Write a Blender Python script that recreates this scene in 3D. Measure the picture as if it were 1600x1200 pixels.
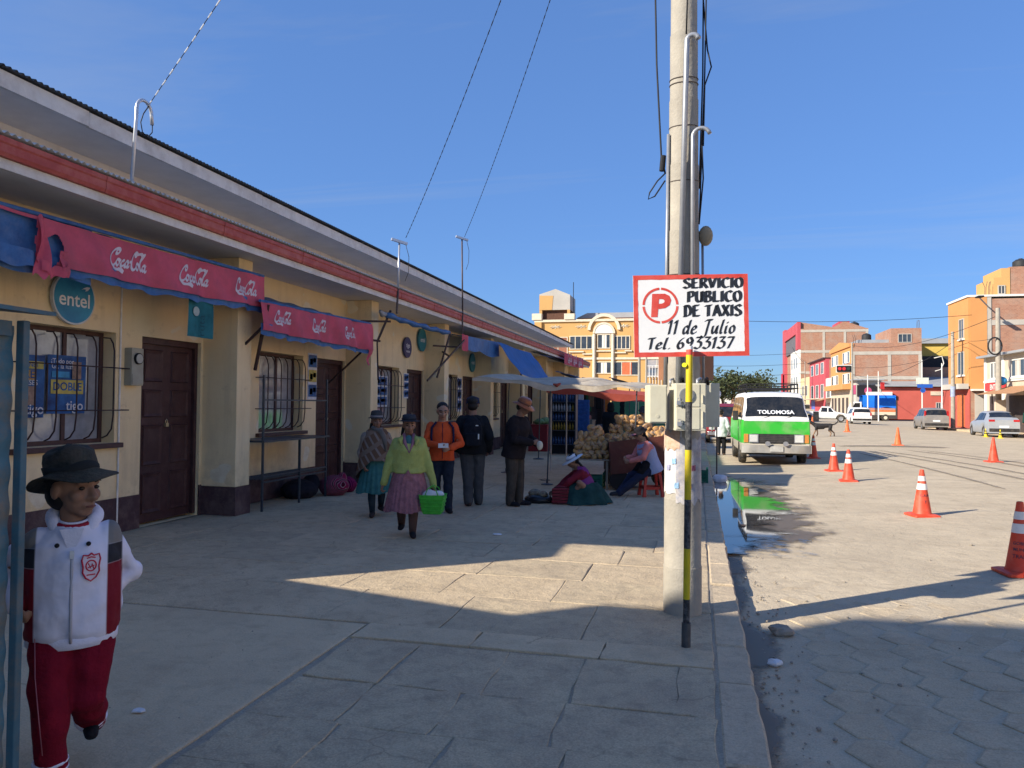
import bpy, bmesh, math, random
from mathutils import Vector, Matrix, noise
random.seed(11)
R = math.radians
for o in list(bpy.data.objects): bpy.data.objects.remove(o)
SC = bpy.context.scene
COL = SC.collection
# ---------------------------------------------------------------- camera
cam = bpy.data.cameras.new('camera'); camo = bpy.data.objects.new('camera', cam); COL.objects.link(camo)
cam.sensor_width = 36; cam.lens = 36 * 1180 / 1600; cam.clip_start = .05; cam.clip_end = 5000
camo.matrix_world = Matrix.Translation((0, 0, 1.6)) @ Matrix.Rotation(R(13.8), 4, 'Z') @ Matrix.Rotation(R(91.475), 4, 'X') @ Matrix.Rotation(R(.5), 4, 'Z')
SC.camera = camo
# ---------------------------------------------------------------- sky, sun, exposure
SUN_EL, SUN_AZ = 28.0, 232.0            # clockwise from +Y; the light travels towards +X and +Y
W = bpy.data.worlds.new('World'); SC.world = W; W.use_nodes = True
nt = W.node_tree; nt.nodes.clear()
sky = nt.nodes.new('ShaderNodeTexSky'); sky.sky_type = 'NISHITA'; sky.sun_disc = False
sky.sun_elevation = R(SUN_EL); sky.sun_rotation = R(SUN_AZ); sky.altitude = 3400; sky.air_density = 1.0; sky.dust_density = 1.0; sky.ozone_density = 6.5
tc = nt.nodes.new('ShaderNodeTexCoord')
# thin cirrus streaks: noise over the direction projected on a high flat layer
sep = nt.nodes.new('ShaderNodeSeparateXYZ'); nt.links.new(tc.outputs['Generated'], sep.inputs[0])
zc = nt.nodes.new('ShaderNodeMath'); zc.operation = 'MAXIMUM'; zc.inputs[1].default_value = .03; nt.links.new(sep.outputs[2], zc.inputs[0])
dv = nt.nodes.new('ShaderNodeVectorMath'); dv.operation = 'DIVIDE'
cz = nt.nodes.new('ShaderNodeCombineXYZ')
for i in range(3): nt.links.new(zc.outputs[0], cz.inputs[i])
nt.links.new(tc.outputs['Generated'], dv.inputs[0]); nt.links.new(cz.outputs[0], dv.inputs[1])
mp = nt.nodes.new('ShaderNodeMapping'); mp.inputs['Rotation'].default_value = (0, 0, R(35)); mp.inputs['Scale'].default_value = (.22, .75, 0)
nt.links.new(dv.outputs[0], mp.inputs[0])
cn = nt.nodes.new('ShaderNodeTexNoise'); cn.inputs['Scale'].default_value = 1.0; cn.inputs['Detail'].default_value = 7; cn.inputs['Roughness'].default_value = .62; cn.inputs['Distortion'].default_value = .6
nt.links.new(mp.outputs[0], cn.inputs['Vector'])
cr = nt.nodes.new('ShaderNodeMapRange'); cr.inputs[1].default_value = .50; cr.inputs[2].default_value = .85; cr.inputs[3].default_value = 0; cr.inputs[4].default_value = .16
nt.links.new(cn.outputs[0], cr.inputs[0])
hm = nt.nodes.new('ShaderNodeMapRange'); hm.inputs[1].default_value = .02; hm.inputs[2].default_value = .16; nt.links.new(sep.outputs[2], hm.inputs[0])
mm = nt.nodes.new('ShaderNodeMath'); mm.operation = 'MULTIPLY'; nt.links.new(cr.outputs[0], mm.inputs[0]); nt.links.new(hm.outputs[0], mm.inputs[1])
cm = nt.nodes.new('ShaderNodeMixRGB'); cm.inputs[2].default_value = (7.0, 7.8, 9.2, 1)
nt.links.new(mm.outputs[0], cm.inputs[0]); nt.links.new(sky.outputs[0], cm.inputs[1])
bg = nt.nodes.new('ShaderNodeBackground'); bg.inputs[1].default_value = .108
wo = nt.nodes.new('ShaderNodeOutputWorld')
# the camera compresses the sky's range: pull the whole sky's luminance together, hue untouched
lw = nt.nodes.new('ShaderNodeRGBToBW'); nt.links.new(cm.outputs[0], lw.inputs[0])
pw = nt.nodes.new('ShaderNodeMath'); pw.operation = 'POWER'; pw.inputs[1].default_value = -.56; nt.links.new(lw.outputs[0], pw.inputs[0])
vs = nt.nodes.new('ShaderNodeVectorMath'); vs.operation = 'SCALE'; nt.links.new(cm.outputs[0], vs.inputs[0]); nt.links.new(pw.outputs[0], vs.inputs['Scale'])
nt.links.new(vs.outputs[0], bg.inputs[0]); nt.links.new(bg.outputs[0], wo.inputs[0])
sl = bpy.data.lights.new('sun', 'SUN'); sl.energy = 3.35; sl.angle = R(.53); sl.color = (1, .92, .79)
so = bpy.data.objects.new('sun', sl); COL.objects.link(so)
to_sun = Vector((math.sin(R(SUN_AZ)) * math.cos(R(SUN_EL)), math.cos(R(SUN_AZ)) * math.cos(R(SUN_EL)), math.sin(R(SUN_EL))))
so.rotation_euler = to_sun.to_track_quat('Z', 'Y').to_euler(); so.location = (-30, -25, 30)
SC.view_settings.view_transform = 'Standard'; SC.view_settings.look = 'None'; SC.view_settings.gamma = 1; SC.view_settings.exposure = 1.3
SC.view_settings.use_curve_mapping = False

SC.cycles.use_denoising = True; SC.cycles.diffuse_bounces = 5

# ---------------------------------------------------------------- helpers: materials
def S(r, g, b):
    f = lambda c: (c / 255 / 12.92) if c <= 10 else ((c / 255 + .055) / 1.055) ** 2.4
    return (f(r), f(g), f(b))
MATS = {}
def nn(t, k): return t.nodes.new(k)
def mat(name, col, rough=.8, var=.18, scale=6, bump=.0, bscale=40, metal=0, spec=.3, col2=None, stretch=(1, 1, 1), dirt=None, world=False, trans=0):
    """noise-varied principled material; dirt = (colour, amount, scale) adds blotches of dust"""
    if name in MATS: return MATS[name]
    m = bpy.data.materials.new(name); m.use_nodes = True; t = m.node_tree
    p = t.nodes['Principled BSDF']; p.inputs['Roughness'].default_value = rough; p.inputs['Metallic'].default_value = metal
    p.inputs['Specular IOR Level'].default_value = spec
    if world:
        g = nn(t, 'ShaderNodeNewGeometry'); src = g.outputs['Position']
    else:
        g = nn(t, 'ShaderNodeTexCoord'); src = g.outputs['Object']
    mpn = nn(t, 'ShaderNodeMapping'); mpn.inputs['Scale'].default_value = stretch; t.links.new(src, mpn.inputs[0])
    n = nn(t, 'ShaderNodeTexNoise'); n.inputs['Scale'].default_value = scale; n.inputs['Detail'].default_value = 6; n.inputs['Roughness'].default_value = .65
    t.links.new(mpn.outputs[0], n.inputs['Vector'])
    r = nn(t, 'ShaderNodeMapRange'); r.inputs[1].default_value = .3; r.inputs[2].default_value = .7; t.links.new(n.outputs[0], r.inputs[0])
    mx = nn(t, 'ShaderNodeMixRGB'); t.links.new(r.outputs[0], mx.inputs[0])
    a = [max(0, c * (1 - var)) for c in col]; b = col2 or [min(1, c * (1 + var)) for c in col]
    mx.inputs[1].default_value = (*a, 1); mx.inputs[2].default_value = (*b, 1)
    out = mx.outputs[0]
    if dirt:
        n2 = nn(t, 'ShaderNodeTexNoise'); n2.inputs['Scale'].default_value = dirt[2]; n2.inputs['Detail'].default_value = 8; n2.inputs['Roughness'].default_value = .7
        t.links.new(src, n2.inputs['Vector'])
        r2 = nn(t, 'ShaderNodeMapRange'); r2.inputs[1].default_value = .45; r2.inputs[2].default_value = .72; r2.inputs[4].default_value = dirt[1]; t.links.new(n2.outputs[0], r2.inputs[0])
        m2 = nn(t, 'ShaderNodeMixRGB'); t.links.new(r2.outputs[0], m2.inputs[0]); t.links.new(out, m2.inputs[1]); m2.inputs[2].default_value = (*dirt[0], 1)
        out = m2.outputs[0]
    t.links.new(out, p.inputs['Base Color'])
    if trans:
        p.inputs['Transmission Weight'].default_value = 0
        tr = nn(t, 'ShaderNodeBsdfTranslucent'); t.links.new(out, tr.inputs[0])
        ms = nn(t, 'ShaderNodeMixShader'); ms.inputs[0].default_value = trans
        t.links.new(p.outputs[0], ms.inputs[1]); t.links.new(tr.outputs[0], ms.inputs[2]); t.links.new(ms.outputs[0], t.nodes['Material Output'].inputs[0])
    if bump:
        nb = nn(t, 'ShaderNodeTexNoise'); nb.inputs['Scale'].default_value = bscale; nb.inputs['Detail'].default_value = 5; t.links.new(src, nb.inputs['Vector'])
        bp = nn(t, 'ShaderNodeBump'); bp.inputs['Strength'].default_value = bump; bp.inputs['Distance'].default_value = .02
        t.links.new(nb.outputs[0], bp.inputs['Height']); t.links.new(bp.outputs[0], p.inputs['Normal'])
    MATS[name] = m; return m
def ground_mat(name, cols, rough=.93, scale=1.2, grit=.35, crack=0, bump=.5):
    """dusty ground: three tones mixed by large and middling noise, fine grit, optional hairline cracks"""
    m = bpy.data.materials.new(name); m.use_nodes = True; t = m.node_tree; p = t.nodes['Principled BSDF']; p.inputs['Roughness'].default_value = rough; p.inputs['Specular IOR Level'].default_value = .2
    g = nn(t, 'ShaderNodeNewGeometry'); P = g.outputs['Position']
    def noi(sc, det, ro=.6, dist=0):
        n = nn(t, 'ShaderNodeTexNoise'); n.inputs['Scale'].default_value = sc; n.inputs['Detail'].default_value = det; n.inputs['Roughness'].default_value = ro; n.inputs['Distortion'].default_value = dist; t.links.new(P, n.inputs['Vector']); return n.outputs[0]
    def rng(s, a, b, c=0, d=1):
        r = nn(t, 'ShaderNodeMapRange'); r.inputs[1].default_value = a; r.inputs[2].default_value = b; r.inputs[3].default_value = c; r.inputs[4].default_value = d; t.links.new(s, r.inputs[0]); return r.outputs[0]
    def mixc(f, a, b, mode='MIX'):
        q = nn(t, 'ShaderNodeMixRGB'); q.blend_type = mode; t.links.new(f, q.inputs[0]) if not isinstance(f, float) else setattr(q.inputs[0], 'default_value', f)
        for i, c in ((1, a), (2, b)):
            if isinstance(c, tuple): q.inputs[i].default_value = (*c, 1)
            else: t.links.new(c, q.inputs[i])
        return q.outputs[0]
    col = mixc(rng(noi(scale, 6), .35, .65), cols[0], cols[1]); col = mixc(rng(noi(scale * 3.7, 9, .72, .4), .48, .70, 0, .75), col, cols[2])
    fine = rng(noi(95, 4, .7), .25, .75, 1 - grit, 1 + grit * .7); cg = nn(t, 'ShaderNodeCombineXYZ')
    for i in range(3): t.links.new(fine, cg.inputs[i])
    col = mixc(1.0, col, cg.outputs[0], 'MULTIPLY')
    spk = rng(noi(38, 3, .5), .66, .74, 0, .55); col = mixc(spk, col, tuple(c * .55 for c in cols[0]))
    if crack:
        v = nn(t, 'ShaderNodeTexVoronoi'); v.feature = 'DISTANCE_TO_EDGE'; v.inputs['Scale'].default_value = 1.1; w = nn(t, 'ShaderNodeVectorMath'); w.operation = 'ADD'; nv = nn(t, 'ShaderNodeTexNoise'); nv.inputs['Scale'].default_value = 3; nv.inputs['Detail'].default_value = 6; t.links.new(P, nv.inputs['Vector']); sc_ = nn(t, 'ShaderNodeVectorMath'); sc_.operation = 'SCALE'; sc_.inputs['Scale'].default_value = .35; t.links.new(nv.outputs['Color'], sc_.inputs[0]); t.links.new(P, w.inputs[0]); t.links.new(sc_.outputs[0], w.inputs[1]); t.links.new(w.outputs[0], v.inputs['Vector'])
        ln = rng(v.outputs['Distance'], .002, .009, 1, 0); mk_ = rng(noi(1.1, 3), .54, .60, 0, crack); q = nn(t, 'ShaderNodeMath'); q.operation = 'MULTIPLY'; t.links.new(ln, q.inputs[0]); t.links.new(mk_, q.inputs[1]); col = mixc(q.outputs[0], col, tuple(c * .4 for c in cols[0]))
    t.links.new(col, p.inputs['Base Color'])
    b1 = nn(t, 'ShaderNodeBump'); b1.inputs['Strength'].default_value = bump; b1.inputs['Distance'].default_value = .012; t.links.new(noi(42, 7, .7), b1.inputs['Height'])
    b2 = nn(t, 'ShaderNodeBump'); b2.inputs['Strength'].default_value = .6; b2.inputs['Distance'].default_value = .03; t.links.new(noi(6, 4), b2.inputs['Height']); t.links.new(b1.outputs[0], b2.inputs['Normal']); t.links.new(b2.outputs[0], p.inputs['Normal'])
    MATS[name] = m; return m
def wall_mat(name, c0, c1, dark, patch, rough=.9):
    """old painted render: mottled coat, rain streaks, splashed foot, odd patches of other paint"""
    m = bpy.data.materials.new(name); m.use_nodes = True; t = m.node_tree; p = t.nodes['Principled BSDF']; p.inputs['Roughness'].default_value = rough; p.inputs['Specular IOR Level'].default_value = .2
    g = nn(t, 'ShaderNodeNewGeometry'); P = g.outputs['Position']; sp_ = nn(t, 'ShaderNodeSeparateXYZ'); t.links.new(P, sp_.inputs[0])
    def noi(sc, det, st=(1, 1, 1), ro=.65):
        mp_ = nn(t, 'ShaderNodeMapping'); mp_.inputs['Scale'].default_value = st; t.links.new(P, mp_.inputs[0]); n = nn(t, 'ShaderNodeTexNoise'); n.inputs['Scale'].default_value = sc; n.inputs['Detail'].default_value = det; n.inputs['Roughness'].default_value = ro; t.links.new(mp_.outputs[0], n.inputs['Vector']); return n.outputs[0]
    def rng(s, a, b, c=0, d=1):
        r = nn(t, 'ShaderNodeMapRange'); r.inputs[1].default_value = a; r.inputs[2].default_value = b; r.inputs[3].default_value = c; r.inputs[4].default_value = d; t.links.new(s, r.inputs[0]); return r.outputs[0]
    def mixc(f, a, b):
        q = nn(t, 'ShaderNodeMixRGB'); t.links.new(f, q.inputs[0])
        for i, c in ((1, a), (2, b)):
            if isinstance(c, tuple): q.inputs[i].default_value = (*c, 1)
            else: t.links.new(c, q.inputs[i])
        return q.outputs[0]
    def mul(a, b): q = nn(t, 'ShaderNodeMath'); q.operation = 'MULTIPLY'; t.links.new(a, q.inputs[0]); t.links.new(b, q.inputs[1]); return q.outputs[0]
    col = mixc(rng(noi(1.1, 7), .35, .65), c0, c1); col = mixc(rng(noi(5, 8, (1, 1, .10)), .52, .74, 0, .55), col, dark); col = mixc(rng(noi(7, 9), .60, .70, 0, .5), col, dark); col = mixc(rng(noi(1.6, 2, (1, 1, 1.3), .4), .66, .675, 0, .8), col, patch)
    col = mixc(mul(rng(sp_.outputs[2], .45, 1.1, 1, 0), rng(noi(6, 6), .42, .6, 0, .5)), col, dark)
    t.links.new(col, p.inputs['Base Color']); bp = nn(t, 'ShaderNodeBump'); bp.inputs['Strength'].default_value = .35; bp.inputs['Distance'].default_value = .01; t.links.new(noi(55, 6), bp.inputs['Height']); t.links.new(bp.outputs[0], p.inputs['Normal']); MATS[name] = m; return m
def glass_mat(name, col, rough=.06, spec=.6):
    return mat(name, col, rough, .2, 1.5, spec=spec)
def brick_mat(name, c1, c2, mortar, sc=4.2, axis='xz'):
    if name in MATS: return MATS[name]
    m = bpy.data.materials.new(name); m.use_nodes = True; t = m.node_tree; p = t.nodes['Principled BSDF']; p.inputs['Roughness'].default_value = .9
    g = nn(t, 'ShaderNodeNewGeometry'); s = nn(t, 'ShaderNodeSeparateXYZ'); t.links.new(g.outputs['Position'], s.inputs[0])
    ad = nn(t, 'ShaderNodeMath'); ad.operation = 'ADD'; t.links.new(s.outputs[0], ad.inputs[0]); t.links.new(s.outputs[1], ad.inputs[1])
    c = nn(t, 'ShaderNodeCombineXYZ'); t.links.new(ad.outputs[0], c.inputs[0]); t.links.new(s.outputs[2], c.inputs[1])
    b = nn(t, 'ShaderNodeTexBrick'); b.inputs['Scale'].default_value = sc; b.inputs['Mortar Size'].default_value = .018; b.inputs['Color1'].default_value = (*c1, 1); b.inputs['Color2'].default_value = (*c2, 1); b.inputs['Mortar'].default_value = (*mortar, 1)
    b.inputs['Row Height'].default_value = .42; b.inputs['Brick Width'].default_value = .9
    t.links.new(c.outputs[0], b.inputs['Vector'])
    n = nn(t, 'ShaderNodeTexNoise'); n.inputs['Scale'].default_value = .8; n.inputs['Detail'].default_value = 8; t.links.new(g.outputs['Position'], n.inputs['Vector'])
    r = nn(t, 'ShaderNodeMapRange'); r.inputs[1].default_value = .45; r.inputs[2].default_value = .75; r.inputs[4].default_value = .45; t.links.new(n.outputs[0], r.inputs[0])
    mx = nn(t, 'ShaderNodeMixRGB'); t.links.new(r.outputs[0], mx.inputs[0]); t.links.new(b.outputs[0], mx.inputs[1]); mx.inputs[2].default_value = (*mortar, 1)
    t.links.new(mx.outputs[0], p.inputs['Base Color']); MATS[name] = m; return m

# ---------------------------------------------------------------- helpers: meshes and objects
class MB:
    def __init__(s): s.v = []; s.f = []; s.m = []
    def add(s, vs, fs, mi=0):
        b = len(s.v); s.v += [tuple(v) for v in vs]
        for f in fs: s.f.append(tuple(i + b for i in f)); s.m.append(mi)
        return s
    def box(s, x0, x1, y0, y1, z0, z1, mi=0):
        return s.add([(x0, y0, z0), (x1, y0, z0), (x1, y1, z0), (x0, y1, z0), (x0, y0, z1), (x1, y0, z1), (x1, y1, z1), (x0, y1, z1)],
                     [(0, 3, 2, 1), (4, 5, 6, 7), (0, 1, 5, 4), (1, 2, 6, 5), (2, 3, 7, 6), (3, 0, 4, 7)], mi)
    def obox(s, c, sz, M=None, mi=0):
        M = M or Matrix.Identity(3); c = Vector(c); h = Vector(sz) / 2
        P = [c + M @ Vector((a * h.x, b * h.y, d * h.z)) for d in (-1, 1) for a, b in ((-1, -1), (1, -1), (1, 1), (-1, 1))]
        return s.add(P, [(0, 3, 2, 1), (4, 5, 6, 7), (0, 1, 5, 4), (1, 2, 6, 5), (2, 3, 7, 6), (3, 0, 4, 7)], mi)
    def bar(s, a, b, w, h=None, mi=0):
        a, b = Vector(a), Vector(b); d = b - a; q = d.to_track_quat('Z', 'Y').to_matrix()
        return s.obox((a + b) / 2, (w, h or w, d.length), q, mi)
    def tube(s, pts, r, n=8, mi=0, caps=True, flat=None):
        pts = [Vector(p) for p in pts]; N = len(pts); rs = r if isinstance(r, (list, tuple)) else [r] * N
        b = len(s.v); up = None
        for i, p in enumerate(pts):
            d = (pts[min(i + 1, N - 1)] - pts[max(i - 1, 0)]).normalized()
            if up is None: up = Vector((1, 0, 0)) if abs(d.x) < .8 else Vector((0, 1, 0))
            x = (up - d * up.dot(d)).normalized(); up = x; y = d.cross(x)
            for k in range(n):
                a = 2 * math.pi * k / n; s.v.append(tuple(p + (x * math.cos(a) + y * math.sin(a) * (flat or 1)) * rs[i]))
        for i in range(N - 1):
            for k in range(n):
                s.f.append((b + i * n + k, b + i * n + (k + 1) % n, b + (i + 1) * n + (k + 1) % n, b + (i + 1) * n + k)); s.m.append(mi)
        if caps:
            s.f.append(tuple(b + k for k in reversed(range(n)))); s.m.append(mi)
            s.f.append(tuple(b + (N - 1) * n + k for k in range(n))); s.m.append(mi)
        return s
    def cyl(s, a, b, r0, r1=None, n=14, mi=0): return s.tube([a, b], [r0, r0 if r1 is None else r1], n, mi)
    def rings(s, rings, mi=0, caps=True, closed=True):
        b = len(s.v); n = len(rings[0])
        for r in rings: s.v += [tuple(p) for p in r]
        for i in range(len(rings) - 1):
            for k in range(n if closed else n - 1):
                s.f.append((b + i * n + k, b + i * n + (k + 1) % n, b + (i + 1) * n + (k + 1) % n, b + (i + 1) * n + k)); s.m.append(mi)
        if caps:
            s.f.append(tuple(b + k for k in reversed(range(n)))); s.m.append(mi)
            s.f.append(tuple(b + (len(rings) - 1) * n + k for k in range(n))); s.m.append(mi)
        return s
    def lathe(s, prof, n=20, c=(0, 0, 0), fn=None, mi=0, caps=True):
        c = Vector(c); rr = []
        for (r, z) in prof:
            ring = []
            for k in range(n):
                a = 2 * math.pi * k / n; q = Vector((r * math.cos(a), r * math.sin(a), z))
                if fn: q = fn(q, a)
                ring.append(c + q)
            rr.append(ring)
        return s.rings(rr, mi, caps)
    def ell(s, c, r, M=None, nu=14, nv=9, mi=0):
        c = Vector(c); r = (r, r, r) if not isinstance(r, (tuple, list)) else r; b = len(s.v); M = M or Matrix.Identity(3)
        P = [Vector((0, 0, -r[2]))]
        for j in range(1, nv):
            t = math.pi * j / nv - math.pi / 2
            for k in range(nu):
                a = 2 * math.pi * k / nu; P.append(Vector((r[0] * math.cos(t) * math.cos(a), r[1] * math.cos(t) * math.sin(a), r[2] * math.sin(t))))
        P.append(Vector((0, 0, r[2]))); L = len(P) - 1
        s.v += [tuple(c + M @ p) for p in P]
        for k in range(nu):
            s.f.append((b, b + 1 + (k + 1) % nu, b + 1 + k)); s.m.append(mi)
            s.f.append((b + L, b + L - nu + k, b + L - nu + (k + 1) % nu)); s.m.append(mi)
        for j in range(nv - 2):
            for k in range(nu):
                a0 = b + 1 + j * nu; a1 = a0 + nu
                s.f.append((a0 + k, a0 + (k + 1) % nu, a1 + (k + 1) % nu, a1 + k)); s.m.append(mi)
        return s
    def limb(s, pts, rs, n=12):           # tube with rounded joints and ends
        s.tube(pts, rs, n)
        for p, r in zip(pts, rs): s.ell(p, r, nu=n, nv=8)
        return s
    def prism(s, out, o, u, v, th, mi=0):  # outline in the plane (u, v), thickness along u x v
        o, u, v = Vector(o), Vector(u), Vector(v); w = u.cross(v).normalized() * th; n = len(out); b = len(s.v)
        s.v += [tuple(o + u * a + v * c) for a, c in out] + [tuple(o + u * a + v * c + w) for a, c in out]
        s.f.append(tuple(b + k for k in reversed(range(n)))); s.m.append(mi)
        s.f.append(tuple(b + n + k for k in range(n))); s.m.append(mi)
        for k in range(n): s.f.append((b + k, b + (k + 1) % n, b + n + (k + 1) % n, b + n + k)); s.m.append(mi)
        return s
    def sheet(s, fn, nu, nv, mi=0, th=0):
        b = len(s.v)
        s.v += [tuple(fn(i / nu, j / nv)) for j in range(nv + 1) for i in range(nu + 1)]
        for j in range(nv):
            for i in range(nu):
                a = b + j * (nu + 1) + i; s.f.append((a, a + 1, a + nu + 2, a + nu + 1)); s.m.append(mi)
        return s
    def text(s, txt, o, u, v, size, th=.003, bold=0, align='CENTER', mi=0, shear=0, squash=1):
        me = text_mesh(txt, bold, align, shear); o, u, v = Vector(o), Vector(u), Vector(v); w = u.cross(v).normalized() * th
        return s.add([o + u * (p[0] * size * squash) + v * (p[1] * size) + w for p in me[0]], me[1], mi)
    def mesh(s, name):
        me = bpy.data.meshes.new(name); me.from_pydata(s.v, [], s.f); return me
    def build(s, name, mats, parent=None, smooth=False, world=False, bevel=0, fix=True):
        me = s.mesh(name); mats = mats if isinstance(mats, (list, tuple)) else [mats]
        for m in mats: me.materials.append(m)
        if len(mats) > 1: me.polygons.foreach_set('material_index', s.m)
        if fix:
            bm = bmesh.new(); bm.from_mesh(me); bmesh.ops.recalc_face_normals(bm, faces=bm.faces[:]); bm.to_mesh(me); bm.free()
        if smooth:
            me.polygons.foreach_set('use_smooth', [True] * len(me.polygons))
            if smooth == 'auto': 
                try: me.set_sharp_from_angle(angle=R(40))
                except Exception: pass
        o = obj(name, me, parent, world)
        if bevel:
            b = o.modifiers.new('bevel', 'BEVEL'); b.width = bevel; b.segments = 2; b.limit_method = 'ANGLE'
        return o
def obj(name, me, parent=None, world=False):
    o = bpy.data.objects.new(name, me); COL.objects.link(o)
    if parent:
        o.parent = parent
        if world and parent.parent is None: o.matrix_parent_inverse = parent.matrix_basis.inverted()
    return o
TXT = {}
def text_mesh(txt, bold, align, shear):
    k = (txt, bold, align, shear)
    if k not in TXT:
        c = bpy.data.curves.new('t', 'FONT'); c.body = txt; c.size = 1; c.align_x = align; c.offset = bold; c.shear = shear; c.resolution_u = 3
        o = bpy.data.objects.new('t', c); me = bpy.data.meshes.new_from_object(o)
        TXT[k] = ([tuple(v.co) for v in me.vertices], [tuple(p.vertices) for p in me.polygons])
        bpy.data.objects.remove(o); bpy.data.curves.remove(c); bpy.data.meshes.remove(me)
    return TXT[k]
def tag(o, label, cat, group=None):
    o['label'] = label; o['category'] = cat
    if group: o['group'] = group
    return o
def thing(name, label, cat, loc=(0, 0, 0), rz=0, group=None):
    o = bpy.data.objects.new(name, None); COL.objects.link(o); o.empty_display_size = .2
    o.location = loc; o.rotation_euler = (0, 0, rz); o.matrix_basis = Matrix.Translation(loc) @ Matrix.Rotation(rz, 4, 'Z')
    return tag(o, label, cat, group)
def kind(o, k): o['kind'] = k; return o
def copy_tree(o, parent=None):
    c = o.copy(); COL.objects.link(c)
    if parent: c.parent = parent
    for ch in list(o.children): copy_tree(ch, c)
    return c
def rotv(v, ang): return Vector((v[0] * math.cos(ang) - v[1] * math.sin(ang), v[0] * math.sin(ang) + v[1] * math.cos(ang), v[2] if len(v) > 2 else 0))
def circle(n, r=1, a0=0): return [(r * math.cos(a0 + 2 * math.pi * k / n), r * math.sin(a0 + 2 * math.pi * k / n)) for k in range(n)]
# broad-nib strokes for hand-painted and script lettering: glyph strokes given as polylines in em units
def smooth_pts(p, n=5):
    if len(p) < 3: return p
    o = []
    for i in range(len(p) - 1):
        p0 = p[max(i - 1, 0)]; p1 = p[i]; p2 = p[i + 1]; p3 = p[min(i + 2, len(p) - 1)]
        for k in range(n):
            t = k / n
            o.append(tuple(.5 * ((2 * p1[j]) + (-p0[j] + p2[j]) * t + (2 * p0[j] - 5 * p1[j] + 4 * p2[j] - p3[j]) * t * t + (-p0[j] + 3 * p1[j] - 3 * p2[j] + p3[j]) * t ** 3) for j in (0, 1)))
    o.append(p[-1]); return o
def nib(mb, strokes, o, u, v, size, w, ang=40, th=.002, mi=0, thin=.35, shear=0, surf=None):
    """each stroke becomes a ribbon swept by a flat nib at the angle ang; surf maps (a, b) to a point"""
    o, u, v = Vector(o), Vector(u), Vector(v); nrm = u.cross(v).normalized() * th
    nx, ny = math.cos(R(ang)) * w / 2, math.sin(R(ang)) * w / 2
    for st in strokes:
        curve = st[0] == 'c'; pts = st[1:] if st[0] in ('c', 'l') else st
        P = smooth_pts(list(pts)) if curve else list(pts)
        vs = []; 
        for i, (a, b) in enumerate(P):
            q0 = P[max(i - 1, 0)]; q1 = P[min(i + 1, len(P) - 1)]; d = Vector((q1[0] - q0[0], q1[1] - q0[1])); d = d.normalized() if d.length > 1e-6 else Vector((1, 0))
            px, py = -d.y * thin * w / 2, d.x * thin * w / 2
            sgn = 1 if (px * nx + py * ny) >= 0 else -1
            ex, ey = nx * sgn + px, ny * sgn + py
            for s_ in (1, -1):
                x, y = a + ex * s_, b + ey * s_
                x += y * shear
                vs.append(surf(x, y) if surf else o + u * (x * size) + v * (y * size) + nrm)
        b0 = len(mb.v); mb.v += [tuple(q) for q in vs]
        for i in range(len(P) - 1): mb.f.append((b0 + 2 * i, b0 + 2 * i + 1, b0 + 2 * i + 3, b0 + 2 * i + 2)); mb.m.append(mi)
    return mb
# ================================================================ materials
DUST = (.46, .385, .29)
M_road = ground_mat('road_dust', ((.47, .39, .28), (.56, .465, .33), (.38, .31, .22)), scale=.7, grit=.28, bump=.55)
M_ground = mat('dry_earth', (.42, .35, .26), .95, .2, .05, world=True)
M_hex = ground_mat('hex_paver', ((.48, .385, .26), (.56, .45, .305), (.36, .29, .20)), scale=1.6, grit=.3, crack=.0, bump=.5)
M_pave = ground_mat('pavement_dirt', ((.36, .30, .225), (.42, .35, .26), (.30, .25, .19)), scale=3, grit=.35)
M_slab = ground_mat('slab_stone', ((.50, .39, .255), (.59, .465, .305), (.35, .275, .185)), scale=1.5, grit=.36, crack=.4, bump=.6)
M_slab2 = ground_mat('slab_stone_grey', ((.45, .355, .24), (.54, .43, .28), (.31, .25, .175)), scale=2.0, grit=.34, crack=.45, bump=.5)
M_conc = ground_mat('smooth_concrete', ((.52, .405, .265), (.60, .475, .31), (.40, .315, .21)), scale=1.1, grit=.24, crack=.55, bump=.35)
M_kerb = ground_mat('kerb_concrete', ((.48, .385, .27), (.56, .45, .31), (.36, .295, .21)), scale=2.5, grit=.25, crack=.5, bump=.6)

def soft_mat(name, col, rough, spec=.5, maxa=1.0, nscale=2.5, thr=.5):
    m = bpy.data.materials.new(name); m.use_nodes = True; t = m.node_tree; p = t.nodes['Principled BSDF']
    p.inputs['Base Color'].default_value = (*col, 1); p.inputs['Roughness'].default_value = rough; p.inputs['Specular IOR Level'].default_value = spec
    a = nn(t, 'ShaderNodeAttribute'); a.attribute_name = 'w'
    g = nn(t, 'ShaderNodeNewGeometry'); n = nn(t, 'ShaderNodeTexNoise'); n.inputs['Scale'].default_value = nscale; n.inputs['Detail'].default_value = 7; n.inputs['Roughness'].default_value = .68
    t.links.new(g.outputs['Position'], n.inputs['Vector'])
    ad = nn(t, 'ShaderNodeMath'); ad.operation = 'ADD'; t.links.new(a.outputs['Fac'], ad.inputs[0]); t.links.new(n.outputs[0], ad.inputs[1])
    r = nn(t, 'ShaderNodeMapRange'); r.inputs[1].default_value = thr + .38; r.inputs[2].default_value = thr + .52; r.inputs[4].default_value = maxa; t.links.new(ad.outputs[0], r.inputs[0])
    tr = nn(t, 'ShaderNodeBsdfTransparent'); mx = nn(t, 'ShaderNodeMixShader'); t.links.new(r.outputs[0], mx.inputs[0]); t.links.new(tr.outputs[0], mx.inputs[1]); t.links.new(p.outputs[0], mx.inputs[2])
    t.links.new(mx.outputs[0], t.nodes['Material Output'].inputs[0]); return m
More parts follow.
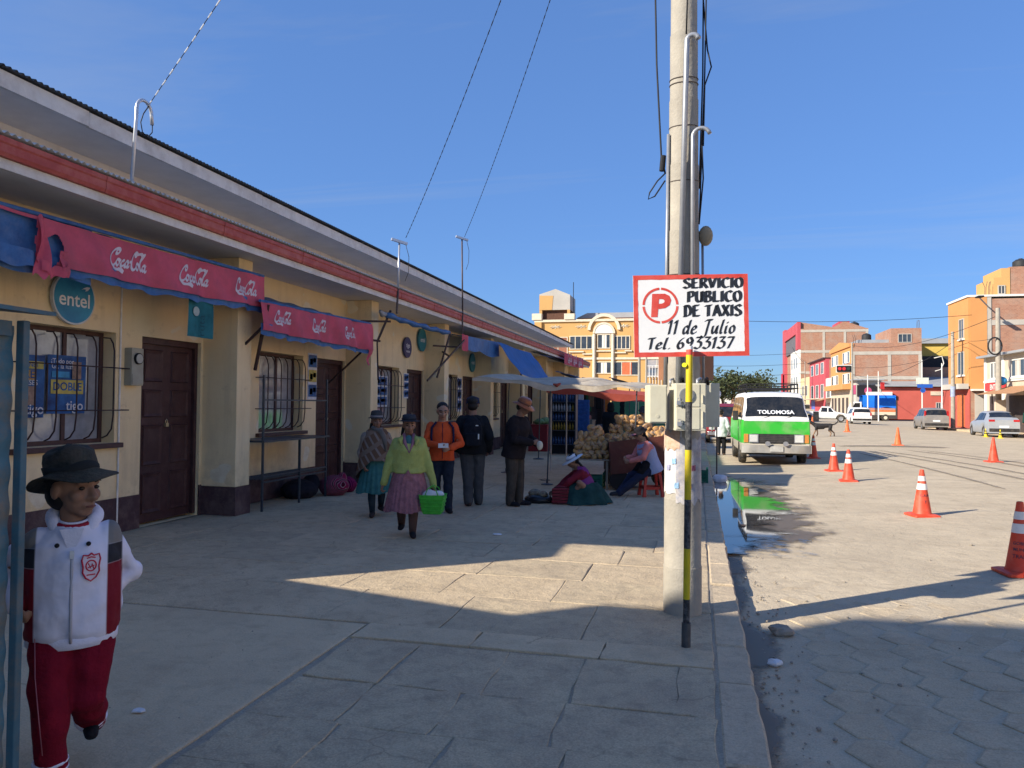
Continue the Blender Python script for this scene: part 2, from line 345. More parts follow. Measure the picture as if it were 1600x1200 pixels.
def stain(name, fn, nu, nv, m, wf):
    mb = MB().sheet(fn, nu, nv); o = mb.build(name, m, fix=False); at = o.data.attributes.new('w', 'FLOAT', 'POINT')
    at.data.foreach_set('value', [wf(i / nu, j / nv) for j in range(nv + 1) for i in range(nu + 1)])
    return kind(o, 'structure')
ROADZ = -.13
def rz(x): return -.13 + .2 * max(0, 1 - ((x - 9.4) / 9.1) ** 2) ** 1.5     # cambered road
# ================================================================ ground, road, pavement
kind(MB().add([(-1500, -300, -.16), (1500, -300, -.16), (1500, 2500, -.16), (-1500, 2500, -.16)], [(0, 1, 2, 3)]).build('ground', M_ground), 'structure')
def roadf(u, v):
    x = .3 + u * 18.2; y = -6 + v * 266
    return (x, y, rz(x) + (.008 * noise.noise((x * .5, y * .5, 0)) if 0 < u < 1 else 0))
kind(MB().sheet(roadf, 60, 400).build('road', M_road, smooth=True, fix=False), 'structure')
kind(MB().add([(18.49, 69, ROADZ + .002), (140, 69, ROADZ + .002), (140, 105, ROADZ + .002), (18.49, 105, ROADZ + .002)], [(0, 1, 2, 3)]).build('side_street', M_road), 'structure')
pv = kind(MB().box(-6.83, .13, -6, 46, -.16, -.013).build('pavement', M_pave), 'structure')
# far pavement on the other side of the street
fp = kind(MB().box(18.5, 20.05, 8, 69, -.16, -.0).build('far_pavement', M_conc), 'structure')
fp2 = kind(MB().box(18.5, 20.05, 105.2, 210, -.16, -.0).build('far_pavement', M_conc), 'structure')
def slab(x0, x1, y0, y1, zt, m, name='paving_slab', parent=pv, jit=.012, h=.05, tilt=.004):
    # outline with slightly broken edges, chamfered top
    pts = []
    def edge(a, b):
        for k in range(3):
            t = k / 3; j = jit * (random.random() - .5) * 2
            pts.append(((a[0] + (b[0] - a[0]) * t + j), (a[1] + (b[1] - a[1]) * t + jit * (random.random() - .5) * 2)))
    c = [(x0, y0), (x1, y0), (x1, y1), (x0, y1)]
    for k in range(4): edge(c[k], c[(k + 1) % 4])
    cx, cy = (x0 + x1) / 2, (y0 + y1) / 2; tx, ty = random.uniform(-tilt, tilt), random.uniform(-tilt, tilt)
    n = len(pts)
    r0 = [(x, y, zt - h) for x, y in pts]
    r1 = [(x, y, zt - .004 + tx * (x - cx) + ty * (y - cy)) for x, y in pts]
    r2 = [(x + (cx - x) * .014, y + (cy - y) * .014, zt + tx * (x - cx) + ty * (y - cy)) for x, y in pts]
    mb = MB().rings([r0, r1, r2], caps=False); b = len(mb.v) - n; mb.f.append(tuple(b + k for k in range(n))); mb.m.append(0)
    return mb.build(name, m, parent, fix=False)
# foreground flagstones between the smooth concrete and the kerb, a finger lower than the rest
y = 1.4
row = 0
while y < 4.74:
    h = random.uniform(.42, .62); y1 = min(y + h, 4.78)
    if 4.78 - y1 < .3: y1 = 4.78
    x = -2.26
    while x < .1:
        w = random.uniform(.42, .68) if random.random() > .2 else random.uniform(.22, .36); x1 = min(x + w, .105)
        if .105 - x1 < .2: x1 = .105
        slab(x + .003, x1 - .003, y + .003, y1 - .003, -.003 + random.uniform(-.004, .004), M_slab2 if random.random() < .88 else M_slab, jit=.016)
        x = x1
    y = y1; row += 1
# long edging slabs forming the low lip
x = -2.3
while x < .1:
    x1 = min(x + random.uniform(.7, 1.0), .105)
    if .105 - x1 < .3: x1 = .105
    slab(x + .004, x1 - .004, 4.80, 5.12, .004, M_conc, 'edging_slab', jit=.008); x = x1
# smooth concrete fields on the left
for (a, b, c, d) in ((-4.45, -2.31, -1.5, 2.35), (-4.45, -2.31, 2.36, 5.1), (-6.8, -4.46, -1.5, 3.1), (-6.8, -4.46, 3.11, 5.1)):
    slab(a + .004, b - .004, c + .004, d - .004, 0, M_conc, 'concrete_slab', jit=.006, tilt=.0005)
# flagstones further along the pavement, dusty and irregular
y = 5.13
while y < 24:
    h = random.uniform(.6, .95) * (1 + (y - 5) * .03); y1 = y + h; x = -6.78
    while x < .1:
        w = random.uniform(.75, 1.35) * (1 + (y - 5) * .03); x1 = min(x + w, .105)
        if .105 - x1 < .35: x1 = .105
        slab(x + .003, x1 - .003, y + .003, y1 - .003, random.uniform(-.005, .001), random.choice((M_slab, M_slab, M_slab2)), jit=.008, tilt=.002); x = x1
    y = y1
slab(-6.78, .105, y, 46, -.002, M_slab, 'concrete_slab', jit=.01, tilt=0)
# kerb stones
y = 1.0
while y < 42:
    l = random.uniform(.65, 1.05); dx = random.uniform(-.012, .012); dz = random.uniform(-.014, .008)
    pts = []
    n = 7
    for k in range(n): pts.append((.325 + dx + random.uniform(-.014, .008), y + .01 + (l - .02) * k / (n - 1)))
    out = [(.118, y + .01)] + pts + [(.118, y + l - .01)]
    nr = len(out); cx = .22
    r0 = [(a + (.015 if a > .2 else 0), b, -.2) for a, b in out]; r1 = [(a, b, dz - .012) for a, b in out]; r2 = [(a + (cx - a) * .12, b + (y + l / 2 - b) * .02, dz) for a, b in out]
    mb = MB().rings([r0, r1, r2], caps=False); b0 = len(mb.v) - nr; mb.f.append(tuple(b0 + k for k in range(nr))); mb.m.append(0)
    mb.build('kerb_stone', M_kerb, pv, fix=False); y += l
# hexagonal pavers showing through the dust in the road's foreground
road = bpy.data.objects['road']; hexm = []
for k in range(4):
    r = .190; pts = [(r * math.cos(R(60 * i)) * random.uniform(.97, 1.02), r * math.sin(R(60 * i)) * random.uniform(.97, 1.02)) for i in range(6)]
    t = (random.uniform(-.02, .02), random.uniform(-.02, .02))
    mb = MB().rings([[(a, b, -.02) for a, b in pts], [(a, b, .008 + a * t[0] + b * t[1]) for a, b in pts], [(a * .93, b * .93, .013 + a * t[0] + b * t[1]) for a, b in pts]], caps=False)
    mb.f.append(tuple(12 + i for i in range(6))); mb.m.append(0); me = mb.mesh('hex_paver'); me.materials.append(M_hex); hexm.append(me)
cand = []
for i in range(40):
    for j in range(60):
        x = .62 + i * .291; y = 2.6 + j * .336 + (.168 if i % 2 else 0)
        d = .971 * y - .2385 * x; u = .971 * x + .2385 * y
        if d < 2.5 or u / d > .74 or y > 9.0: continue
        if x < .75 + .25 * noise.noise((y, 0, 3)): continue
        cand.append((d, x, y))
cand.sort()
for d, x, y in cand[:295]:
    o = obj('hex_paver', random.choice(hexm), road); o.location = (x, y, rz(x) + .008 * noise.noise((x * .5, y * .5, 0)) - .006 - max(0, y - 5.6) * .006 + random.uniform(-.003, .002)); o.rotation_euler = (0, 0, R(60 * random.randint(0, 5) + random.uniform(-2, 2)))
# wet mud and the puddle along the kerb, and wet tyre tracks
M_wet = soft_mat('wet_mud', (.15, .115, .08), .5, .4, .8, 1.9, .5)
M_water = soft_mat('puddle_water', (.05, .042, .032), .03, .5, 1, 2.2, .46)
M_track = soft_mat('damp_track', (.24, .20, .15), .8, .3, .55, 5, .5)
def bump01(t, e=.25): return max(0, min(1, min(t, 1 - t) / e))
def puddle_edge(v):   # half width of the water along the kerb
    return .22 + 1.0 * math.exp(-((v - .55) / .28) ** 2) + .12 * math.sin(v * 21)
stain('wet_mud', lambda u, v: (.33 + u * 1.9, 7.8 + v * 12.5, rz(.33 + u * 1.9) + .018), 24, 60, M_wet, lambda u, v: min(1, 1.0 - .85 * u) * min(1, bump01(v, .3) + .1))
stain('puddle', lambda u, v: (.33 + u * 1.3, 9.0 + v * 9.6, -.086), 20, 50, M_water, lambda u, v: (.93 - .70 * u) * (.45 + .55 * bump01(v, .4)) + .06 * math.sin(v * 17))
stain('gutter_grime_shade', lambda u, v: (.33 + u * (.22 + .08 * math.sin(v * 17)), 2.5 + v * 7, ROADZ + .016), 6, 60, M_wet, lambda u, v: .62 - .45 * u + .12 * math.sin(v * 31))  # dark strip painted for gutter grime and the kerb's own shade together
for (a, b, w) in (((5.0, 32.2), (9.6, 31.2), .8), ((5.6, 30.5), (6.9, 16.5), .10), ((6.0, 30.6), (7.5, 17.5), .10), ((7.0, 30.6), (8.3, 20), .12), ((7.5, 30.4), (8.9, 20.6), .10), ((5.2, 29), (5.7, 15), .08)):
    a, b = Vector(a), Vector(b); d = (b - a); nrm = Vector((-d.y, d.x)).normalized()
    def tf(u, v, a=a, d=d, nrm=nrm, w=w):
        p = a + d * v + nrm * ((u - .5) * 2.2 * w + .5 * math.sin(v * 3) * min(1, w * 6)); return (p.x, p.y, rz(p.x) + .014)
    stain('damp_track', tf, 6, 30, M_track, lambda u, v: bump01(u, .4) * bump01(v, .2) * .8 + .08)
# loose stones and litter in the gutter
M_stone = mat('loose_stone', (.30, .26, .21), .95, .2, 30)
st = MB()
for k in range(420):
    if k < 260: x = .36 + abs(random.gauss(0, .16)); y = random.uniform(2.6, 11)
    else: x = random.uniform(.4, 7); y = random.uniform(3, 14)
    r = random.uniform(.003, .012) * (1.5 if random.random() < .06 else 1)
    st.ell((x, y, rz(x) + .008 + r * .4), (r * random.uniform(.8, 1.5), r, r * .7), Matrix.Rotation(random.uniform(0, 3), 3, 'Z'), 5, 4)
for k in range(140):
    x = random.uniform(-6.2, .1); y = random.uniform(2.4, 11); r = random.uniform(.002, .006)
    st.ell((x, y, .002 + r * .3), (r * 1.3, r, r * .6), None, 5, 4)
kind(tag(st.build('gravel', M_stone), 'scattered grit and pebbles on the road and pavement', 'gravel'), 'stuff')
M_paper = mat('crumpled_paper', (.62, .62, .64), .8, .1, 20)
def litter(name, label, loc, r, m, flat=.5):
    mb = MB().ell((0, 0, 0), (r, r * .75, r * flat), None, 9, 7)
    mb.v = [tuple(Vector(q) * (1 + .45 * noise.noise(Vector(q) / r * 1.6 + Vector(loc)))) for q in mb.v]
    o = mb.build(name, m); o.location = loc; return tag(o, label, 'litter')
litter('crumpled_paper', 'crumpled bluish paper in the gutter below the kerb', (.50, 5.32, ROADZ + .03), .05, M_paper)
litter('rock', 'fist-sized brown rock lying by the kerb next to the shadow edge', (.62, 6.05, rz(.62) + .035), .09, M_stone).update_tag()
litter('crumpled_paper', 'white scrap lying on the pavement behind the boy, in front of the woman in green', (-2.35, 8.9, .012), .06, M_paper, .2)
litter('crumpled_paper', 'small white scrap on the grey concrete beside the boy', (-2.78, 3.35, .01), .035, M_paper, .25)
litter('floating_lid', 'round brown lid floating in the puddle', (.62, 11.1, -.085), .05, mat('lid_brown', (.30, .2, .13), .6))
M_pbag = mat('white_plastic_bag', (.72, .73, .76), .35, .1, 9, trans=.2)
litter('plastic_bag', 'white plastic bag lying in the puddle against the kerb', (.48, 17.3, ROADZ + .09), .16, M_pbag, .7)
# ================================================================ market building (left)
M_wall = wall_mat('wall_ochre', (.80, .615, .35), (.86, .69, .42), (.58, .44, .27), (.80, .72, .55))
M_plinth = mat('plinth_maroon', (.075, .040, .045), .8, .2, 4, .2, 40, dirt=((.24, .19, .15), .4, 4), world=True)
M_upper = wall_mat('upper_wall_render', (.72, .66, .59), (.78, .73, .66), (.55, .49, .42), (.66, .62, .57))
M_soffit = mat('soffit_grey', (.76, .73, .69), .9, .06, 2, dirt=((.64, .60, .55), .4, 3), world=True)
M_fascia = mat('fascia_white', (.72, .69, .64), .85, .1, 3, .2, 30, dirt=((.38, .32, .26), .6, 2.4), world=True)
M_gutter = mat('gutter_red', (.42, .075, .06), .55, .18, 5, .1, 20, dirt=((.42, .30, .22), .3, 5), world=True)
M_zinc = mat('roof_zinc', (.58, .57, .55), .5, .15, 2, metal=.1, dirt=((.4, .32, .25), .4, 1.2), world=True)
M_tin = mat('roof_tin', (.09, .085, .08), .5, .3, 4, metal=.4, world=True)
M_door = mat('door_wood', (.060, .026, .026), .5, .22, 7, .15, 30, stretch=(1, 1, .15), dirt=((.16, .10, .09), .3, 6), world=True)
M_iron = mat('window_iron', (.04, .022, .024), .5, .2, 20)
M_frame = mat('window_frame_wood', (.085, .045, .04), .6, .2, 12)
M_glass = mat('window_glass', (.27, .285, .30), .08, .35, 2.2, spec=.7, col2=(.42, .43, .46))
M_curtain = mat('curtain', (.46, .46, .52), .9, .2, 14, stretch=(1, 6, .3))
WX, PX = -6.8, -6.25            # wall face, pillar face
P0, BAY, YS, YE = 4.88, 4.45, 3.65, 41.2
mk = thing('market_building', 'long single-storey ochre market building with red gutter and white-edged tin roof', 'building', (WX, YS, 0))
def mbuild(mb, name, m, parent=mk, **k): return mb.build(name, m, parent, world=True, **k)
pil = [P0 + BAY * i for i in range(9)]
wins = [(p + 1.42, p + 2.80) for p in pil[:8]]; doors = [(p + 3.28, p + 4.42) for p in pil[:8]]
wins[0] = (6.32, 7.68); doors[0] = (8.12, 9.28)
SOF = 3.62
# wall with real openings
ys = sorted({YS, YE} | {v for w in wins for v in w} | {v for d in doors for v in d}); zs = [0, .42, 1.09, 2.41, SOF]
mb = MB(); T = .30
def hole(ya, yb, za, zb):
    ym, zm = (ya + yb) / 2, (za + zb) / 2
    return any(a < ym < b and 1.09 < zm < 2.41 for a, b in wins) or any(a < ym < b and zm < 2.41 for a, b in doors)
for i in range(len(ys) - 1):
    for j in range(len(zs) - 1):
        a, b, c, d = ys[i], ys[i + 1], zs[j], zs[j + 1]
        if hole(a, b, c, d): continue
        mb.add([(WX, a, c), (WX, b, c), (WX, b, d), (WX, a, d)], [(0, 1, 2, 3)])
        mb.add([(WX - T, a, c), (WX - T, b, c), (WX - T, b, d), (WX - T, a, d)], [(3, 2, 1, 0)])
for (a, b), zb in [(w, 1.09) for w in wins] + [(d, 0) for d in doors]:   # reveals
    mb.add([(WX, a, zb), (WX - T, a, zb), (WX - T, a, 2.41), (WX, a, 2.41)], [(0, 1, 2, 3)]); mb.add([(WX, b, zb), (WX - T, b, zb), (WX - T, b, 2.41), (WX, b, 2.41)], [(3, 2, 1, 0)])
    mb.add([(WX, a, 2.41), (WX - T, a, 2.41), (WX - T, b, 2.41), (WX, b, 2.41)], [(0, 1, 2, 3)]); mb.add([(WX, a, zb), (WX - T, a, zb), (WX - T, b, zb), (WX, b, zb)], [(3, 2, 1, 0)])
mb.add([(WX, YS, 0), (WX - 6, YS, 0), (WX - 6, YS, SOF), (WX, YS, SOF)], [(0, 1, 2, 3)]); mb.add([(WX, YE, 0), (WX - 6, YE, 0), (WX - 6, YE, SOF), (WX, YE, SOF)], [(3, 2, 1, 0)])
mb.add([(WX - 6, YS, 0), (WX - 6, YE, 0), (WX - 6, YE, SOF), (WX - 6, YS, SOF)], [(0, 1, 2, 3)])
mbuild(mb, 'wall', M_wall, fix=False)
# dark interior lining so that the openings are rooms
mbuild(MB().box(WX - 3, WX - 2.9, YS + .1, YE - .1, 0, SOF - .02), 'inner_wall', mat('inner_wall_paint', (.30, .27, .23), .9))
# plinth: one piece per stretch between openings, 12 mm proud
prev = YS
for (a, b) in doors + [(YE, YE)]:
    if a - prev > .05: mbuild(MB().box(WX - .01, WX + .012, prev, a, 0, .42), 'plinth', M_plinth)
    prev = b
for p in pil:
    w = .34
    c = mbuild(MB().box(WX - .02, PX, p, p + w, .40, SOF - .003), 'pillar', M_wall, bevel=.008)
    MB().box(WX - .02, PX + .012, p - .012, p + w + .012, 0, .40).build('pillar_plinth', M_plinth, c)
# doors: two leaves of raised panels
M_lock = mat('padlock_brass', (.55, .47, .30), .35, .1, 9, metal=.8)
for a, b in doors:
    d = mbuild(MB().box(WX - .16, WX - .10, a, b, .03, 2.41), 'door', M_door)
    for (f0, f1, z0, z1) in ((a, a + .06, 0.03, 2.409), (b - .06, b, 0.03, 2.409), (a + .061, b - .061, 2.33, 2.409)): MB().box(WX - .15, WX - .05, f0, f1, z0, z1).build('door_frame', M_door, d)
    mid = (a + b) / 2
    for (l0, l1) in ((a + .07, mid - .01), (mid + .01, b - .07)):
        for (z0, z1) in ((.14, .66), (.76, 1.28), (1.38, 1.74), (1.84, 2.26)):
            yy0, yy1 = l0 + .07, l1 - .07
            pm = MB(); pm.rings([[(WX - .10, yy0, z0), (WX - .10, yy1, z0), (WX - .10, yy1, z1), (WX - .10, yy0, z1)],
                                 [(WX - .078, yy0 + .012, z0 + .012), (WX - .078, yy1 - .012, z0 + .012), (WX - .078, yy1 - .012, z1 - .012), (WX - .078, yy0 + .012, z1 - .012)],
                                 [(WX - .090, yy0 + .05, z0 + .05), (WX - .090, yy1 - .05, z0 + .05), (WX - .090, yy1 - .05, z1 - .05), (WX - .090, yy0 + .05, z1 - .05)]], caps=False)
            pm.f.append((8, 9, 10, 11)); pm.m.append(0); pm.build('door_panel', M_door, d)
    lk = MB().box(WX - .10, WX - .065, mid - .028, mid + .028, 1.25, 1.30); lk.tube([(WX - .08, mid - .018, 1.30), (WX - .08, mid - .018, 1.33), (WX - .08, mid, 1.35), (WX - .08, mid + .018, 1.33), (WX - .08, mid + .018, 1.30)], .005, 6)
    lk.build('padlock', M_lock, d)
# windows: frame, panes, curtain behind, bent iron bars and two rails, sill
for wi, (a, b) in enumerate(wins):
    fx = WX - .20; mid = a + (b - a) * .58
    f = MB()
    for (y0, y1, z0, z1) in ((a, a + .05, 1.09, 2.41), (b - .05, b, 1.09, 2.41), (a + .05, b - .05, 1.09, 1.14), (a + .05, b - .05, 2.36, 2.41), (mid - .025, mid + .025, 1.14, 2.36)): f.box(fx - .03, fx + .02, y0, y1, z0, z1)
    w = mbuild(f, 'window', M_frame)
    for (y0, y1) in ((a + .05, mid - .025), (mid + .025, b - .05)):
        MB().box(fx - .010, fx - .002, y0, y1, 1.14, 2.36).build('pane', M_glass, w)
    MB().sheet(lambda u, v: (fx - .07 + .02 * math.sin(u * 60), a + .05 + u * (b - a - .1), 1.75 + v * .6), 60, 1).build('curtain', M_curtain, w, smooth=True)
    MB().box(WX - .19, WX + .07, a - .08, b + .08, 1.03, 1.088).build('sill', M_frame, w, bevel=.006)
    nb = 5 if wi == 0 else 7
    for k in range(nb):
        y = a + (b - a) * (k + .5) / nb; bx = WX + .10
        MB().tube([(WX - .05, y, 2.34), (WX + .04, y + .0, 2.33), (bx - .02, y, 2.27), (bx, y, 2.18), (bx, y, 1.42), (bx - .02, y, 1.26), (WX + .02, y, 1.18), (WX - .05, y, 1.15)], .009, 6).build('bar', M_iron, w, smooth=True)
    for z in (1.48, 1.98):
        MB().tube([(WX - .02, a - .1, z), (WX + .112, a - .1, z), (WX + .112, b + .1, z), (WX - .02, b + .1, z)], .008, 6).build('rail', M_iron, w)
    if wi == 0:
        for y in (a + (b - a) * .2, a + (b - a) * .6): MB().cyl((WX + .112, y, 1.48), (WX + .112, y, 1.98), .008, n=6).build('bar', M_iron, w)
# overhang: soffit, cream edge lip, gutter in segments, low tin roof with corrugated edge
GX = -5.85
mbuild(MB().box(WX - .3, GX - .02, 4.42, YE + .4, SOF + .002, SOF + .05), 'soffit', M_soffit)
mbuild(MB().box(GX - .019, GX + .02, 4.42, YE + .4, SOF - .03, SOF + .062), 'edge_board', M_fascia)
y = 4.42
while y < YE + .3:
    y1 = min(y + 1.95, YE + .4)
    prof = [(GX - .01, SOF + .065), (GX + .06, SOF + .065), (GX + .075, SOF + .10), (GX + .075, SOF + .17), (GX + .085, SOF + .185), (GX + .085, SOF + .23), (GX - .01, SOF + .23)]
    mbuild(MB().rings([[(x, y + .004, z) for x, z in prof], [(x, y1 - .004, z) for x, z in prof]]), 'gutter_segment', M_gutter)
    mbuild(MB().rings([[(x + (.006 if x > GX else 0), y1 - .03, z - .004) for x, z in prof], [(x + (.006 if x > GX else 0), y1 + .03, z + (.004 if z > SOF + .2 else -.004)) for x, z in prof]]), 'gutter_joint', M_gutter)
    y = y1
def corrugated(x0, z0, x1, z1, ya, yb, pitch, amp, n_per=6):
    n = int((yb - ya) / pitch * n_per); mb = MB()
    r0, r1 = [], []
    for k in range(n + 1):
        y = ya + (yb - ya) * k / n; s = amp * math.sin(2 * math.pi * (y - ya) / pitch)
        r0.append((x0, y, z0 + s)); r1.append((x1, y, z1 + s))
    b = 0
    mb.v = r0 + r1 + [(x, y, z + .004) for x, y, z in r0] + [(x, y, z + .004) for x, y, z in r1]; N = n + 1
    for k in range(n):
        mb.f += [(k, k + 1, N + k + 1, N + k), (2 * N + k, 3 * N + k, 3 * N + k + 1, 2 * N + k + 1), (k, 2 * N + k, 2 * N + k + 1, k + 1)]; mb.m += [0] * 3
    return mb
mbuild(corrugated(GX + .10, SOF + .262, -7.79, SOF + .62, 4.42, YE + .4, .076, .014), 'lower_roof', M_zinc, smooth=True, fix=False)
UW, EX, EZ = -7.8, -6.9, 4.76
mbuild(MB().box(UW - .2, UW, YS, YE, SOF + .3, EZ + .03), 'upper_wall', M_upper)
mbuild(MB().box(UW - .2, EX, YS, YE + .9, EZ + .032, EZ + .07), 'upper_soffit', M_soffit)
y = YS
while y < YE + .8:
    y1 = min(y + 3.6, YE + .9); dz = random.uniform(-.012, .012)
    mbuild(MB().box(EX + .001, EX + .045, y, y1 - .004, EZ + dz, EZ + .175 + dz), 'fascia_board', M_fascia); y = y1
mbuild(corrugated(EX + .11, EZ + .20, -13, EZ + 1.5, YS - .1, YE + 1, .076, .016), 'roof', M_tin, smooth=True, fix=False)
mbuild(MB().box(-12.9, -12.8, YS, YE, 0, EZ + 1.4), 'rear_wall', M_upper)
# end gable of the upper storey
mbuild(MB().add([(UW, YS, SOF + .3), (-12.8, YS, SOF + .3), (-12.8, YS, EZ + 1.4), (UW, YS, EZ + .1)], [(0, 1, 2, 3)]), 'gable', M_upper)
mbuild(MB().add([(UW, YE, SOF + .3), (-12.8, YE, SOF + .3), (-12.8, YE, EZ + 1.4), (UW, YE, EZ + .1)], [(3, 2, 1, 0)]), 'gable', M_upper)
# unseen building behind the camera, placed and sized to throw the foreground shade
nb2 = thing('shade_building', 'unseen plain building behind the camera, added to shade the foreground', 'building', (WX, -4, 0))
MB().box(-10, WX, -4.4, -1.14, 0, 6.25).build('shade_wing', M_upper, nb2, world=True); MB().box(-13, WX - .02, -22, -4.45, 0, 9.5).build('shade_block', M_upper, nb2, world=True)
yw = thing('shade_wall', 'unseen wall with a sloping top, added to shape the foreground shade', 'wall', (WX, 2.5, 0))
MB().prism([(-1.13, 0), (3.64, 0), (3.64, 2.17), (1.36, 3.67), (-1.13, 3.67)], (WX, 0, 0), (0, 1, 0), (0, 0, 1), -.25).build('masonry', M_upper, yw, world=True)  # added wall, its top sloped to cut the edge of the lit wedge

# white conduit and its patches on the ochre wall
cd = MB().tube([(WX + .012, 7.74, 3.1), (WX + .012, 7.74, .1)], .012, 6)
tag(cd.build('conduit', mat('conduit_white', (.78, .74, .68), .8, .15, 9)), 'thin whitewashed conduit running down the wall beside the meter', 'conduit')
# electricity meter by the door
M_meter = mat('meter_enamel', (.36, .345, .27), .55, .1, 9, dirt=((.25, .2, .15), .3, 12))
M_dark = mat('dark_void', (.012, .012, .014), .7)
em = thing('electricity_meter', 'small grey electricity meter box with round dial on wall beside the first door', 'meter', (WX, 7.92, 1.78))
MB().box(WX, WX + .11, 7.82, 8.02, 1.78, 2.24).build('housing', M_meter, em, world=True, bevel=.006)
MB().tube([(WX + .112, 7.92, 2.11), (WX + .135, 7.92, 2.11)], .07, 20).build('dial_ring', M_dark, em, world=True)
MB().tube([(WX + .1355, 7.92, 2.11), (WX + .14, 7.92, 2.11)], .058, 20).build('dial', mat('dial_glass', (.30, .31, .29), .15), em, world=True)
MB().box(WX + .111, WX + .118, 7.83, 8.01, 1.80, 1.92).build('hatch', M_meter, em, world=True)
# round wall signs
def disc_sign(name, label, y, z, r, cols, txt, tsz, swirl=None, sq=1):
    t = thing(name, label, 'sign', (WX, y, z))
    MB().tube([(WX + .02, y, z), (WX + .06, y, z)], r, 40).build('rim', mat('sign_rim_' + cols[0], cols[1], .4), t, world=True, smooth='auto')
    MB().tube([(WX + .0605, y, z), (WX + .064, y, z)], r * .94, 40).build('face', cols[2], t, world=True)
    if cols[3]: MB().prism([(a, b * .99) for a, b in circle(40, r * .93) if b > .55 * r or True][0:0] or [(math.cos(R(k)) * r * .92, math.sin(R(k)) * r * .92) for k in range(25, 156, 5)], (WX + .0642, y, z), (0, 1, 0), (0, 0, 1), .0012).build('shine_band', cols[3], t, world=True)
    lt = MB()
    for (s, dy, dz, size) in txt: MB().text(s, (WX + .0662, y + dy, z + dz), (0, 1, 0), (0, 0, 1), size, .001, bold=.012).build('lettering', mat('sign_white', (.74, .76, .78), .5, .05), t, world=True, fix=False)
    if swirl: lt.prism([(a * r, b * r) for a, b in swirl], (WX + .0662, y, z), (0, 1, 0), (0, 0, 1), .001).build('swoosh', mat('sign_white', (.74, .76, .78), .5, .05), t, world=True, fix=False)
    return t
M_teal = mat('sign_teal_blue', (.012, .22, .42), .35, .25, 2.5, col2=(.03, .32, .50)); M_navy = mat('sign_deep_blue', (.010, .06, .155), .35, .2, 3)
SW = [(.3, .36), (.42, .44), (.56, .50), (.72, .50), (.66, .42), (.60, .36), (.48, .32), (.52, .40), (.40, .40)]
disc_sign('round_sign', 'round blue sign reading entel above the nearest barred window', 6.98, 2.73, .295, ('pale', (.55, .58, .58), M_teal, None), [('entel', 0, -.09, .22)], .2, SW)
disc_sign('round_sign', 'small dark blue round sign with white word above the third window', 16.95, 2.92, .25, ('navy', (.05, .05, .12), mat('sign_indigo', (.035, .035, .13), .4), None), [('tigo', 0, .0, .15), ('ventas', 0, -.12, .09)], .2)
disc_sign('round_sign', 'teal round sign higher up beside the grey box, third bay', 17.94, 3.18, .29, ('teal', (.05, .2, .24), mat('sign_teal', (.02, .22, .27), .4), None), [('entel', 0, -.05, .16)], .2)
disc_sign('round_sign', 'teal round sign in the fourth bay behind the man with the backpack', 22.35, 2.85, .29, ('teal2', (.05, .2, .24), mat('sign_teal', (.02, .22, .27), .4), None), [('entel', 0, -.05, .16)], .2)
gb = thing('fuse_box', 'dark grey fuse box high on the wall of the third bay', 'fuse box', (WX, 18.6, 2.8)); MB().box(WX, WX + .16, 18.35, 18.85, 2.75, 3.3).build('housing', mat('fuse_grey', (.10, .105, .11), .6), gb, world=True, bevel=.01); MB().box(WX + .161, WX + .17, 18.4, 18.8, 2.8, 3.25).build('lid', mat('fuse_grey', (.1, .105, .11), .6), gb, world=True)
